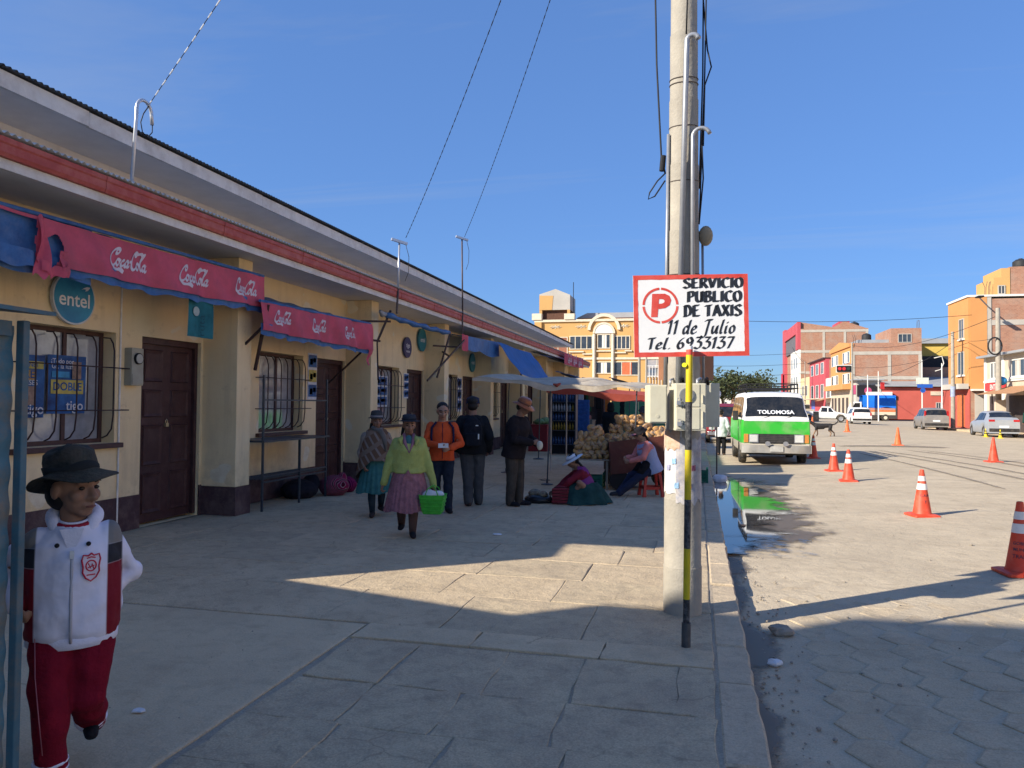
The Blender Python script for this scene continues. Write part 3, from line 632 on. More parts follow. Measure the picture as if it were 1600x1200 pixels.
# posters in and beside the windows: flat printed sheets
M_blue = mat('poster_blue', (.018, .07, .27), .5, .5, 5, col2=(.03, .16, .42)); M_yel = mat('poster_yellow', (.52, .42, .10), .5, .3, 9); M_wht = mat('poster_white', (.62, .63, .66), .5, .1, 9)
M_skin_p = mat('poster_flesh', (.30, .2, .15), .6, .4, 15); M_cyan = mat('poster_cyan', (.05, .3, .55), .5, .3, 8)
def poster(label, x, y0, y1, z0, z1, kind_=0):
    t = thing('poster', label, 'poster', (x, (y0 + y1) / 2, z0)); w, h = y1 - y0, z1 - z0
    MB().sheet(lambda u, v: (x + .004 * math.sin(u * 5 + v * 3), y0 + u * w, z0 + v * h), 8, 8).build('sheet', M_blue if kind_ < 2 else M_wht, t, world=True, smooth=True)
    e = x + .009
    def rect(a, b, c, d, m, nme): MB().box(e, e + .0015, y0 + a * w, y0 + b * w, z0 + c * h, z0 + d * h).build(nme, m, t, world=True)
    if kind_ == 0:
        rect(.08, .92, .34, .58, M_yel, 'printed_block'); rect(.62, .86, .60, .90, M_skin_p, 'printed_figure'); rect(.1, .55, .62, .72, M_cyan, 'printed_block')
        lt = MB(); lt.text('tigo', (e + .002, y0 + .70 * w, z0 + .06 * h), (0, 1, 0), (0, 0, 1), .16, .001, .01); lt.text('¡Todo por', (e + .002, y0 + .36 * w, z0 + .86 * h), (0, 1, 0), (0, 0, 1), .075, .001, .01); lt.text('Gs. la luz!', (e + .002, y0 + .36 * w, z0 + .77 * h), (0, 1, 0), (0, 0, 1), .075, .001, .01)
        lt.build('lettering', M_wht, t, world=True, fix=False); MB().text('DOBLE', (e + .003, y0 + .5 * w, z0 + .40 * h), (0, 1, 0), (0, 0, 1), .13, .001, .02).build('lettering', M_blue, t, world=True, fix=False)
    elif kind_ == 1:
        rect(.02, .95, .78, .90, M_yel, 'printed_block'); rect(.02, .75, .60, .76, mat('poster_orange', (.45, .26, .06), .5), 'printed_block'); rect(.15, .75, .2, .5, M_skin_p, 'printed_figure')
        lt = MB(); lt.text('tigo', (e + .002, y0 + .72 * w, z0 + .06 * h), (0, 1, 0), (0, 0, 1), .16, .001, .01); lt.text('2 MESES', (e + .002, y0 + .5 * w, z0 + .52 * h), (0, 1, 0), (0, 0, 1), .08, .001, .01); lt.build('lettering', M_wht, t, world=True, fix=False)
        MB().text('INTERNET', (e + .0025, y0 + .48 * w, z0 + .81 * h), (0, 1, 0), (0, 0, 1), .07, .001, .01).text('LIBRE', (e + .0025, y0 + .4 * w, z0 + .63 * h), (0, 1, 0), (0, 0, 1), .12, .001, .02).build('lettering', M_blue, t, world=True, fix=False)
    else:
        for k, (c, m) in enumerate(((.70, M_blue), (.38, M_yel if kind_ == 2 else M_blue), (.06, M_blue))):
            rect(.08, .92, c, c + .26, m, 'printed_block'); rect(.2, .5, c + .05, c + .18, M_skin_p if k != 1 else M_blue, 'printed_figure'); rect(.55, .85, c + .1, c + .2, M_cyan, 'printed_figure')
    return t
poster('blue poster behind the bars, right one in the first window, reading tigo', WX - .165, 6.86, 7.40, 1.44, 2.10, 0)
poster('blue poster behind the bars beside the kiosk, left one in the first window', WX - .168, 6.36, 6.83, 1.40, 2.08, 1)
poster('tall narrow poster with blue and yellow pictures beside the second door', WX + .004, 12.28, 12.62, 1.64, 2.48, 2)
poster('blue poster inside the third window', WX - .16, 15.3, 16.3, 1.5, 2.2, 3)
poster('pale sheet of blue pictures between third window and third door', WX + .004, 16.85, 17.15, 1.7, 2.3, 4)
poster('tall blue poster on the wall of the fourth bay behind the backpack', WX + .004, 20.95, 21.4, 1.35, 2.35, 3)
# teal cloth banner hanging over the first door
bn = thing('cloth_banner', 'faded teal cloth banner hanging over the first door', 'banner', (-6.12, 8.3, 2.4))
MB().sheet(lambda u, v: (-6.12 + .012 * math.sin(u * 7 + v * 2), 8.08 + u * .5, 2.40 + v * .52), 14, 14).build('cloth', mat('banner_teal', (.03, .18, .21), .9, .35, 4, trans=.25), bn, world=True, smooth=True)
MB().prism(circle(14, .06), (-6.10, 8.22, 2.72), (0, 1, 0), (0, 0, 1), .002).build('printed_emblem', mat('banner_pale', (.38, .45, .40), .9), bn, world=True)
MB().text('ruta', (-6.098, 8.38, 2.55), (0, 0, 1), (0, -1, 0), .17, .002).build('lettering', mat('banner_dark', (.02, .09, .11), .9), bn, world=True, fix=False)

# ================================================================ awnings with script lettering
M_awn = mat('awning_red', (.70, .12, .18), .8, .16, 2.5, .1, 18, dirt=((.36, .12, .14), .5, 3), trans=.22)
M_tarp = mat('tarp_blue', (.035, .13, .36), .55, .3, 4, .2, 14, col2=(.06, .20, .47), dirt=((.20, .27, .40), .45, 5), trans=.12)
M_script = mat('script_white', (.66, .58, .62), .8, .08, 8)
CC = [('c', (.62, .96), (.52, .86), (.50, .70), (.62, .72), (.72, .86), (.64, 1.0), (.42, .92), (.2, .66), (.06, .36), (.04, .12), (.16, 0), (.36, .06), (.56, .24)),     # C
      ('c', (.72, .42), (.62, .40), (.55, .24), (.58, .10), (.68, .08), (.78, .22), (.78, .36), (.70, .42), (.86, .34)),   # o
      ('c', (1.06, .34), (1.04, .42), (.96, .36), (.88, .20), (.92, .08), (1.02, .10), (1.12, .22)),   # c
      ('c', (1.36, .38), (1.26, .42), (1.16, .26), (1.16, .10), (1.24, .08), (1.34, .26), (1.38, .40), (1.32, .16), (1.36, .08), (1.46, .16)),   # a
      ('l', (1.46, .40), (1.60, .42)),   # hyphen
      ('c', (2.50, .92), (2.36, 1.02), (2.16, .96), (1.98, 1.02), (1.92, .90), (2.0, .80), (2.1, .92), (1.98, 1.04), (1.80, .86), (1.64, .52), (1.60, .16), (1.72, 0), (1.9, .10), (2.0, .26)),  # C with long bar
      ('c', (2.16, .44), (2.06, .40), (2.0, .24), (2.04, .08), (2.14, .08), (2.24, .24), (2.22, .40), (2.14, .44), (2.32, .36)),  # o
      ('c', (2.30, .36), (2.50, .70), (2.60, .96), (2.52, .98), (2.40, .60), (2.36, .20), (2.42, .06), (2.52, .14)),   # l
      ('c', (2.78, .40), (2.68, .42), (2.56, .26), (2.58, .10), (2.66, .08), (2.76, .26), (2.82, .42), (2.76, .18), (2.80, .06), (2.92, .14)),  # a
      ('c', (.14, .02), (.36, -.16), (.8, -.14), (1.1, -.24), (.96, -.10), (.7, -.10))]   # swash under the first word
def awning(name, label, y0, y1, fz0, fz1, fx, wz, words, tear=False, parts=True):
    """valance from y0 to y1 at x = fx(u, v); fz0 / fz1 give the bottom and top heights along u"""
    t = thing(name, label, 'awning', (-6.05, (y0 + y1) / 2, 2.6)); nu = int((y1 - y0) * (60 if tear else 24)); L = y1 - y0
    P = lambda u, v: Vector((fx + .045 * math.sin(u * L * 5.3 + v) * (1 - v) + .022 * math.sin(u * L * 13 + v * 4) * (1 - v * .6) + .03 * noise.noise((u * L * 2.2, v * 1.5, y0)) + .03 * (1 - v), y0 + u * L, fz0(u) + (fz1(u) - fz0(u)) * v))
    mb = MB().sheet(P, nu, 40 if tear else 12)
    if tear:   # ragged hole and hanging rag at the near end
        def out(f):
            c = [sum(mb.v[i][k] for i in f) / len(f) for k in (1, 2)]
            return ((c[0] - 5.99) / .11) ** 2 + ((c[1] - 3.04) / .15) ** 2 < 1 + .14 * math.sin(c[0] * 34 + c[1] * 21) or c[0] < 5.81 + .01 * math.sin(c[1] * 40) and c[1] < 3.30
        keep = [f for f in mb.f if not out(f)]; mb.f = keep; mb.m = [0] * len(keep)
    mb.build('valance', M_awn, t, world=True, smooth=True, fix=False)
    MB().sheet(lambda u, v: Vector((fx - .02 + (WX + .03 - fx) * v, y0 + u * L, fz1(u) + (wz - fz1(u)) * v - .08 * math.sin(v * 3.14) + .012 * math.sin(u * L * 9))), nu // 2, 8).build('tarp', M_tarp, t, world=True, smooth=True, fix=False)
    # scalloped blue hem showing under the red cloth
    mb = MB().sheet(lambda u, v: P(u, 0) + Vector((-.03, 0, .10 - (.155 + .022 * abs(math.sin(u * L * 4.7)) + .012 * math.sin(u * L * 17)) * (1 - v))), nu * 2, 2)
    mb.build('hem', M_tarp, t, world=True, smooth=True, fix=False)
    MB().tube([(fx - .02, y0, fz1(0) + .012), (fx - .02, y1, fz1(1) + .012)], .022, 8).build('front_rail', M_tarp, t, world=True)
    lt = MB()
    for (yc, zc, sz) in words:
        def surf(a, b, yc=yc, zc=zc, sz=sz):
            y = yc + (a - 1.45) * sz; z = zc + (b - .4) * sz; u = (y - y0) / L; v = (z - fz0(u)) / (fz1(u) - fz0(u)); q = P(u, v); return q + Vector((.007, 0, 0))
        nib(lt, CC, (0, 0, 0), (0, 1, 0), (0, 0, 1), sz, .125, 60, thin=.45, shear=.12, surf=surf)
    if words: lt.build('lettering', M_script, t, world=True, fix=False)
    if parts:
        for yy in (y0 + .1, y1 - .06): MB().bar((fx, yy, fz1(.5) - .35), (WX + .02, yy, 1.95), .03, .03).build('strut', M_iron, t, world=True)
    return t
awning('awning', 'long torn red awning with white script lettering over the first bay', 5.1, 9.66, lambda u: 2.90 + .05 * u - .03 * math.sin(u * 3.1), lambda u: 3.335 + .05 * u - .03 * math.sin(u * 3.14), -6.05, 3.45, [(6.98, 3.11, .20), (8.07, 3.12, .20), (9.16, 3.15, .19)], tear=True, parts=False)
awn1 = [o for o in bpy.data.objects if o.name == 'awning'][0]
MB().bar((-5.95, 9.6, 2.98), (WX + .58, 9.72, 2.05), .03, .045).build('strut', M_iron, awn1, world=True)
rg = MB().sheet(lambda u, v: (-6.03 + .03 * math.sin(v * 5 + u * 4), 5.79 + u * (.09 + .07 * v) + .02 * math.sin(v * 4), 3.32 - v * .56 + .03 * math.sin(u * 9)), 8, 16)
rg.sheet(lambda u, v: (-6.02 + .03 * math.sin(u * 9), 5.84 + u * .30, 2.77 + .25 * (u - .45) ** 2 + v * .10 + .02 * math.sin(u * 13)), 14, 5).sheet(lambda u, v: (-6.02 + .02 * math.sin(v * 6), 6.07 + u * .09 - .01 * v, 2.80 + v * .25), 4, 8)
rg.build('hanging_rag', M_awn, awn1, world=True, smooth=True, fix=False)
MB().sheet(lambda u, v: (-6.10 + .02 * math.sin(u * 8), 5.0 + u * 1.5, 2.80 + v * .56 + .02 * math.sin(u * 11) * (1 - v)), 24, 6).build('tarp_flap', M_tarp, awn1, world=True, smooth=True, fix=False)
awning('awning', 'shorter red awning with white script lettering over the second bay', 9.42, 13.1, lambda u: 2.60 - .03 * u, lambda u: 3.00 + .06 * u, -5.95, 3.28, [(9.98, 2.82, .17), (11.05, 2.81, .18), (12.15, 2.80, .17)])
MB().sheet(lambda u, v: (-5.93 + .03 * math.sin(v * 7), 12.92 + u * (.2 - .14 * v), 2.62 - v * .34), 5, 6).build('hanging_rag', M_awn, [o for o in bpy.data.objects if o.name == 'awning.001'][0], world=True, smooth=True, fix=False)
# third bay: rolled-up blue tarp with its folded iron arms
rl = thing('rolled_awning', 'rolled-up blue tarpaulin awning with bare iron arms over the third bay', 'awning', (-5.9, 15.6, 3.3))
MB().tube([(-5.92 + .01 * math.sin(k), 13.75 + k * .24, 3.31 + .015 * math.sin(k * 1.7) - .02 * math.sin(k / 15 * 3.14)) for k in range(17)], [.055 + .012 * math.sin(k * 2.3) for k in range(17)], 10).build('roll', M_tarp, rl, world=True, smooth=True)
MB().tube([(-5.95, 13.5, 3.36), (-5.95, 13.62, 3.31), (-5.94, 13.76, 3.33)], [.03, .06, .04], 8).build('roll_end', mat('tarp_pale', (.33, .33, .33), .9, .3, 15), rl, world=True, smooth=True)
for (a, b) in (((-5.9, 13.9, 3.42), (-6.1, 13.72, 2.78)), ((-6.1, 13.72, 2.78), (-5.75, 13.0, 2.02)), ((WX + .5, 13.4, 3.16), (-5.9, 13.9, 3.2)), ((WX + .5, 13.4, 2.82), (-6.05, 13.75, 2.80)), ((-5.9, 17.6, 3.3), (-6.05, 17.1, 2.2)), ((-6.3, 18.2, 2.9), (-5.9, 17.5, 2.75)), ((-5.75, 18.3, 3.2), (-6.0, 16.3, 2.1)), ((WX + .5, 17.5, 3.0), (-5.8, 18.1, 3.0))):
    MB().bar(a, b, .028, .04).build('arm', M_iron, rl, world=True)
# fourth bay: drooping blue tarp and slanting blue sheet
b4 = thing('blue_awning', 'drooping bright blue tarpaulin over the fourth bay', 'awning', (-5.9, 20.6, 3))
MB().sheet(lambda u, v: (-5.88 + .05 * math.sin(u * 9) * (1 - v), 18.9 + u * 3.3, 3.36 + .1 * u - (.34 + .14 * u + .04 * math.sin(u * 11)) * (1 - v)), 30, 8).build('cloth', M_tarp, b4, world=True, smooth=True, fix=False)
MB().sheet(lambda u, v: (-5.9 - .85 * v, 18.9 + u * 3.3, 3.36 + .1 * u + .12 * v), 12, 3).build('top', M_tarp, b4, world=True, smooth=True, fix=False)
MB().sheet(lambda u, v: (-5.86 + .03 * math.sin(u * 9), 18.45 + u * .5, 2.95 + v * .42), 5, 5).build('red_patch', M_awn, b4, world=True, smooth=True, fix=False)
b5 = thing('slanting_tarp', 'blue tarpaulin sheet slanting down from the gutter behind the man in the hat', 'tarpaulin', (-5.6, 24, 2.5))
MB().sheet(lambda u, v: (-5.75 + .62 * v + .03 * math.sin(u * 9), 21.5 + u * 4.6 + v * .5, 3.42 - .95 * v - .05 * math.sin(u * 3.1) + .03 * math.sin(v * 9 + u * 4)), 20, 14).build('sheet', mat('tarp_blue_bright', (.025, .13, .42), .6, .2, 3, .2, 12, trans=.2), b5, world=True, smooth=True, fix=False)
for (y, x, z) in ((22.1, -5.15, 2.5), (26.5, -5.15, 2.5)): MB().cyl((x, y, 0), (x, y, z), .022, n=8).build('pole', M_iron, b5, world=True)
b6 = thing('red_awning', 'far small red awning with white writing near the end of the market', 'awning', (-5.6, 34.5, 3.4))
MB().sheet(lambda u, v: (-5.55 + .05 * math.sin(u * 8), 32 + u * 5.2, 3.30 + .06 * u + v * .5), 20, 5).build('cloth', M_awn, b6, world=True, smooth=True, fix=False)
lt = MB()
for yc in (33.1, 34.6, 36.1): nib(lt, CC, (-5.48, yc - .6, 3.47), (0, 1, 0), (0, 0, 1), .36, .12, 60, thin=.4)
lt.build('lettering', M_script, b6, world=True, fix=False)
MB().sheet(lambda u, v: (-5.6 - 1.1 * v, 28.5 + u * 8.7, 3.75 - .35 * (1 - v) + .05 * math.sin(u * 8)), 20, 5).build('tarp', mat('tarp_dark', (.02, .05, .12), .7), b6, world=True, smooth=True, fix=False)
# iron rack-table standing in front of the second window
M_rack = mat('rack_steel', (.055, .065, .08), .45, .2, 10, metal=.3)
rk = thing('market_rack', 'dark steel rack table standing below the second barred window', 'rack', (-6.3, 10.8, 0))
for (x, y, h) in ((-6.12, 9.8, 1.98), (-6.62, 9.8, 1.98), (-6.12, 11.72, 1.98), (-6.62, 11.72, 1.02), (-6.12, 10.85, 1.0)): MB().bar((x, y, 0), (x, y, h), .028).build('leg', M_rack, rk, world=True)
MB().box(-6.66, -6.08, 9.76, 11.78, 1.0, 1.03).build('table_top', M_rack, rk, world=True)
for z in (.42, .50, 1.62): MB().bar((-6.12, 9.8, z), (-6.12, 11.72, z), .022).build('rail', M_rack, rk, world=True)
for k in range(6): MB().bar((-6.58 + k * .085, 9.8, .46), (-6.58 + k * .085, 11.72, .46), .014).build('shelf_wire', M_rack, rk, world=True)
# masts on the gutter with cables
M_galv = mat('galvanised', (.58, .60, .63), .35, .12, 9, metal=.6); M_rust = mat('mast_dark', (.10, .075, .07), .55, .2, 9, metal=.3)
M_cable = mat('cable_black', (.015, .015, .018), .6); M_white = mat('cable_white', (.72, .74, .76), .5)
hk = thing('service_mast', 'white hooked steel mast rising from the red gutter of the first bay', 'mast', (-5.9, 6.8, 3.75))
arc = [(-5.9, 7.0 - .115 * math.cos(t), 4.76 + .125 * math.sin(t)) for t in [math.pi * k / 10 for k in range(11)]]
MB().tube([(-5.9, 6.82, 3.72), (-5.9, 6.885, 4.70)] + arc + [(-5.9, 7.125, 4.66)], .019, 10).build('pipe', M_galv, hk, world=True, smooth=True)
MB().tube([(-5.9, 7.13, 4.66), (-5.9, 7.13, 4.58), (-5.9, 7.06, 4.5), (-5.9, 6.98, 4.53), (-5.9, 6.95, 4.63), (-5.9, 6.99, 4.74), (-5.88, 7.05, 4.85)], .006, 6).build('drip_loop', M_cable, hk, world=True, smooth=True)
def striped(name, label, a, b, sag, rad=.007, stripe=True, col=None, seg=60):
    t = thing(name, label, 'cable', a); a, b = Vector(a), Vector(b)
    P = lambda t_: a + (b - a) * t_ - Vector((0, 0, sag * 4 * t_ * (1 - t_)))
    MB().tube([P(k / seg) for k in range(seg + 1)], rad, 6).build('core', col or M_cable, t, world=True, smooth=True)
    if stripe:
        L = (b - a).length; n = int(L / .16); mb = MB()
        for k in range(n): mb.tube([P((k + .12) / n), P((k + .6) / n)], rad * 1.7, 6)
        kind(mb.build('wrap', M_white if stripe == 'w' else M_cable, t, world=True), 'stuff')
    return t
striped('service_cable', 'cable with white spiral wrap running up from the hooked mast', (-5.9, 7.05, 4.84), (-2.0, 5.6, 7.6), .05, .0045, 'w')
for (y0, y1, ztop, lab) in ((13.87, 14.06, 4.85, 'thin steel mast with short crossbar on the gutter of the third bay'), (18.15, 18.17, 5.8, 'taller dark steel mast with crossbar on the gutter of the fourth bay')):
    t = thing('service_mast', lab, 'mast', (-5.8, y0, 3.4))
    MB().tube([(-5.76, y0, 3.35), (-5.76, y0 + (y1 - y0) * .3, 3.85)], .022, 8).build('bracket', M_rust, t, world=True)
    MB().cyl((-5.76, y0 + (y1 - y0) * .3, 3.85), (-5.8, y1, ztop - .04), .02, n=8).build('pipe', M_galv if ztop < 5 else M_rust, t, world=True, smooth=True)
    MB().bar((-5.92, y1 - .12, ztop), (-5.68, y1 + .12, ztop - .06), .05).build('crossbar', M_galv, t, world=True)
    MB().tube([(-5.72, y1 + .1, ztop - .02), (-5.68, y1 + .22, ztop - .3), (-5.70, y1 + .26, ztop - .6), (-5.74, y1 + .18, ztop - .8)], .006, 6).build('drip_loop', M_cable, t, world=True, smooth=True)
striped('service_cable', 'dark twisted cable rising from the mast of the third bay into the sky', (-5.72, 14.2, 4.92), (-.4, 6.4, 8.7), .25, .0042, 'd')
striped('service_cable', 'dark twisted cable rising from the taller mast of the fourth bay', (-5.76, 18.25, 5.82), (-.2, 6.6, 8.6), .3, .0042, 'd')
# ================================================================ utility pole, meters, taxi sign, kiosk
M_pole = mat('pole_concrete', (.34, .31, .26), .9, .14, 5, .25, 50, col2=(.40, .365, .30), dirt=((.27, .235, .19), .45, 3))
PC = Vector((-.11, 6.05, 0)); pr = lambda z: .145 - .0094 * z
up = thing('utility_pole', 'tall tapered concrete utility pole at the kerb behind the taxi sign', 'utility pole', PC)
prof = []
for k in range(19):
    z = -.15 + k * .52; prof += [(pr(z), z), (pr(z), z + .505), (pr(z) - .003, z + .508), (pr(z) - .003, z + .514)]
MB().lathe(prof, 22).build('shaft', M_pole, up, smooth='auto')
M_pipe = mat('pipe_grey', (.36, .37, .39), .4, .12, 12, metal=.5); M_strap = mat('strap_wire', (.10, .08, .07), .6)
def hookpipe(x, y, z0, z1, dx, r, lean=0, hook=.07):
    arc = [(x + lean + (hook - hook * math.cos(t)) * dx, y, z1 + hook * math.sin(t)) for t in [math.pi * .92 * k / 8 for k in range(9)]]
    return MB().tube([(x, y, z0), (x + lean, y, z1)] + arc[1:], r, 10)
hookpipe(-.035, -.155, 1.72, 4.40, 1, .021, .06, .045).build('hooked_pipe', M_pipe, up, smooth=True)
hookpipe(.075, -.135, 1.75, 3.66, 1, .016, -.005, .065).build('hooked_pipe', M_pipe, up, smooth=True)
MB().tube([(-.135, -.06, 1.75), (-.115, -.06, 3.72)], .013, 8).build('conduit', M_pipe, up, smooth=True)
MB().tube([(.16, .0, 1.5), (.145, .02, 2.95)], .010, 8).build('conduit', M_pipe, up, smooth=True)
for z in (2.2, 2.62, 3.35, 3.78, 4.12, 4.16):
    r = pr(z) + .004; MB().tube([(r * math.cos(a), r * math.sin(a), z + .012 * math.sin(a * 1)) for a in [2 * math.pi * k / 24 for k in range(25)]], .004, 5).build('strap', M_strap, up)
MB().ell((.17, .0, 2.92), (.055, .04, .08), None, 10, 8).build('rag', mat('rag_tan', (.36, .28, .18), .9, .2, 20), up, smooth=True)
for k, pts in enumerate(([(-.14, -.03, 3.42), (-.17, -.04, 3.55), (-.21, -.02, 4.3), (-.24, .0, 5.6)], [(.12, .02, 3.3), (.145, .02, 4.2), (.15, .03, 5.2), (.13, .05, 6.5)], [(.15, -.03, 3.62), (.16, -.02, 4.1), (.21, .0, 4.25), (.18, .02, 4.4), (.14, .02, 4.9), (.17, .0, 6)], [(.14, -.1, 3.60), (.15, -.08, 3.35), (.12, -.06, 3.0), (.13, -.05, 3.3), (.16, 0, 4.2), (.19, .0, 6)],
                     [(-.14, -.04, 3.42), (-.20, -.05, 3.36), (-.26, -.05, 3.27), (-.27, -.05, 3.22), (-.22, -.05, 3.24), (-.14, -.05, 3.36)], [(.02, -.15, 4.46), (.03, -.15, 4.8), (.02, -.13, 5.6)])):
    MB().tube(smooth3 := [Vector(p) for p in pts], .006 if k else .007, 6).build('hanging_wire', M_cable, up, smooth=True)
MB().cyl((-.165, -.04, 3.44), (-.155, -.04, 3.56), .022, n=10).build('clamp', M_dark, up)
# paper pasted round the foot of the pole
M_pos = mat('pasted_paper', (.60, .55, .48), .9, .1, 12, .3, 20, col2=(.68, .66, .63), dirt=((.30, .34, .52), .75, 26))
pp = thing('pasted_poster', 'torn whitish printed posters pasted round the foot of the concrete pole', 'poster', PC + Vector((0, 0, .9)))
def wrap(a0, a1, z0, z1, rag, off):
    def f(u, v):
        a = R(a0 + (a1 - a0) * u); z = z0 + (z1 - z0) * v + rag * noise.noise((u * 6, v * 3, off * 900)) * (1 if .01 < v < .99 else 1.2)
        r = pr(z) + off + .004 * max(0, noise.noise((u * 3, v * 4, 5)))
        return (PC.x + r * math.cos(a), PC.y + r * math.sin(a), z)
    return MB().sheet(f, 22, 14)
wrap(180, 268, .93, 1.38, .03, .004).build('sheet', M_pos, pp, world=True, smooth=True, fix=False)
wrap(250, 352, .86, 1.34, .04, .007).build('sheet', mat('pasted_paper_old', (.45, .40, .37), .9, .25, 12, col2=(.58, .55, .53), dirt=((.16, .20, .32), .8, 18)), pp, world=True, smooth=True, fix=False)
wrap(185, 262, 1.26, 1.40, .03, .010).build('sheet', mat('paper_orange', (.58, .30, .16), .9, .3, 14, col2=(.66, .5, .4)), pp, world=True, smooth=True, fix=False)
for (a, z, m) in ((222, 1.12, 0), (244, 1.17, 1), (253, .985, 1), (305, 1.12, 3), (290, .99, 4)):
    q = wrap(a - 7, a + 7, z - .022, z + .022, .008, .012); q.build('printed_mark', mat('print_%d' % m, ((.34, .34, .46), (.26, .42, .60), (.45, .12, .12), (.22, .08, .12), (.5, .06, .05))[m], .9, .3, 40), pp, world=True, fix=False)
# meter boxes
M_box = mat('meter_box_cream', (.60, .57, .44), .5, .06, 3, dirt=((.42, .36, .26), .3, 9))
fr = Vector((.98, .20, 0)).normalized(); bk = Vector((-fr.y, fr.x, 0)); Z = Vector((0, 0, 1)); MF = Matrix((fr, bk, Z)).transposed()
def lbox(mb, c, sx, sy, sz): return mb.obox(c, (sx, sy, sz), MF)
def onf(c, a, b, d=0): return Vector(c) + fr * a - bk * d + Z * b
m1 = thing('meter_box', 'plain cream steel meter box on the left side of the concrete pole', 'meter box', (-.305, 5.69, 1.46))
c1 = Vector((-.305, 5.80, 1.605)); lbox(MB(), c1, .135, .22, .285).build('housing', M_box, m1, world=True, bevel=.006)
lbox(MB(), c1 - bk * .113, .118, .006, .265).build('door', M_box, m1, world=True, bevel=.002); MB().tube([onf(c1, -.005, -.09, .114), onf(c1, -.005, -.09, .119)], .013, 14).build('keyhole', M_box, m1, world=True)
m2 = thing('meter_box', 'cream steel meter box with round glass and padlocks behind the sign post', 'meter box', (-.09, 5.7, 1.4))
c2 = Vector((-.075, 5.84, 1.585)); lbox(MB(), c2, .225, .27, .35).build('housing', M_box, m2, world=True, bevel=.006)
lbox(MB(), onf(c2, -.02, .085, .137), .17, .006, .165).build('upper_door', M_box, m2, world=True, bevel=.002); lbox(MB(), onf(c2, -.02, -.085, .137), .17, .006, .155).build('lower_door', M_box, m2, world=True, bevel=.002)
MB().tube([onf(c2, -.03, .085, .139), onf(c2, -.03, .085, .149)], .055, 22).build('glass_rim', M_pipe, m2, world=True); MB().tube([onf(c2, -.03, .085, .1495), onf(c2, -.03, .085, .152)], .048, 22).build('glass', mat('meter_glass', (.22, .225, .215), .15), m2, world=True)
MB().text('184', onf(c2, -.045, -.012, .1415), fr, Z, .035, .0006).text('Z H', onf(c2, -.03, -.13, .1415), fr, Z, .035, .0006).build('lettering', M_dark, m2, world=True, fix=False)
for (a, b) in ((-.09, .03), (-.085, -.125)):
    q = MB(); lbox(q, onf(c2, a, b, .152), .03, .016, .03); q.tube([onf(c2, a - .01, b + .015, .152), onf(c2, a - .01, b + .035, .152), onf(c2, a + .01, b + .035, .152), onf(c2, a + .01, b + .015, .152)], .0035, 5); q.build('padlock', M_pipe, m2, world=True)
for b in (.06, -.06, -.12): MB().tube([onf(c2, .085, b - .03, .141), onf(c2, .085, b + .03, .141)], .005, 6).build('hinge', M_box, m2, world=True)
m3 = thing('meter_box', 'cream meter box on the street side of the pole, mostly hidden', 'meter box', (.05, 6.1, 1.4))
c3 = Vector((.085, 6.16, 1.60)); lbox(MB(), c3, .12, .24, .34).build('housing', M_box, m3, world=True, bevel=.006); lbox(MB(), onf(c3, .062, 0, 0), .005, .20, .30).build('door', M_box, m3, world=True)
for k, (x, r) in enumerate(((-.2, .009), (-.13, .011), (.0, .014), (.05, .013))): MB().tube([(x, 5.86, 1.74), (x, 5.86, 1.79), (x + .02, 5.9, 1.80), (x + .03, 5.95, 1.76)], r, 7).build('cable_gland', M_dark if k % 2 else M_pipe, m2, world=True, smooth=True)
# orange board strapped behind the pole
bd = thing('painted_board', 'salmon-coloured board with black letters strapped behind the pole', 'board', (-.09, 6.28, 1.8))
bc = Vector((-.09, 6.26, 2.0)); lbox(MB(), bc, .44, .012, .40).build('panel', mat('board_salmon', (.50, .235, .13), .8, .12, 6, dirt=((.42, .26, .18), .4, 8)), bd, world=True)
MB().text('A  O', onf(bc, .02, -.085, .0075), fr, Z, .085, .0008, bold=.02).text('PASO', onf(bc, .0, .06, .0075), fr, Z, .10, .0008, bold=.02).build('lettering', M_dark, bd, world=True, fix=False)
q = MB(); lbox(q, onf(bc, .0, -.125, .008), .17, .002, .024); q.build('painted_bar', M_dark, bd, world=True)
# ---------------------------------------------------------------- taxi sign on striped post
ts = thing('taxi_sign', 'hand-painted white taxi stand sign with red border on a yellow and black striped post', 'sign', (-.07, 5.19, 0))
M_py = mat('post_yellow', (.62, .47, .015), .5, .1, 8, dirt=((.25, .2, .08), .25, 14)); M_pb = mat('post_black', (.028, .03, .034), .55, .3, 20, dirt=((.45, .43, .40), .35, 26)); M_ps = mat('post_sleeve', (.09, .09, .09), .6, .2, 20, metal=.3)
M_sw = mat('sign_panel_white', (.84, .83, .80), .5, .03, 3, dirt=((.70, .66, .60), .2, 4)); M_sr = mat('sign_red', (.68, .05, .035), .55, .15, 9, col2=(.75, .12, .09)); M_sk = mat('sign_ink', (.022, .026, .034), .55, .4, 14)
B = Vector((-.07, 5.19, 0)); lean = Vector((.018, 0, 0))
def pz(z): return B + lean * (z / 2) + Z * z
for (z0, z1, r, m) in ((-.05, .155, .030, M_ps), (.156, .31, .0222, M_pb), (.31, .645, .0222, M_py), (.645, .97, .0222, M_pb), (.97, 1.30, .0222, M_py), (1.30, 1.62, .0222, M_pb), (1.62, 1.935, .0222, M_py), (1.935, 1.972, .0222, M_sr), (1.972, 1.995, .0222, M_sw)):
    MB().cyl(pz(z0), pz(z1), r, n=16).build('post_section', m, ts, world=True, smooth='auto')
roll = R(1.3); su = (Vector((.974, .225, 0)) * math.cos(roll) + Z * math.sin(roll)).normalized(); sv = (Z * math.cos(roll) - Vector((.974, .225, 0)) * math.sin(roll)).normalized(); sn = su.cross(sv)
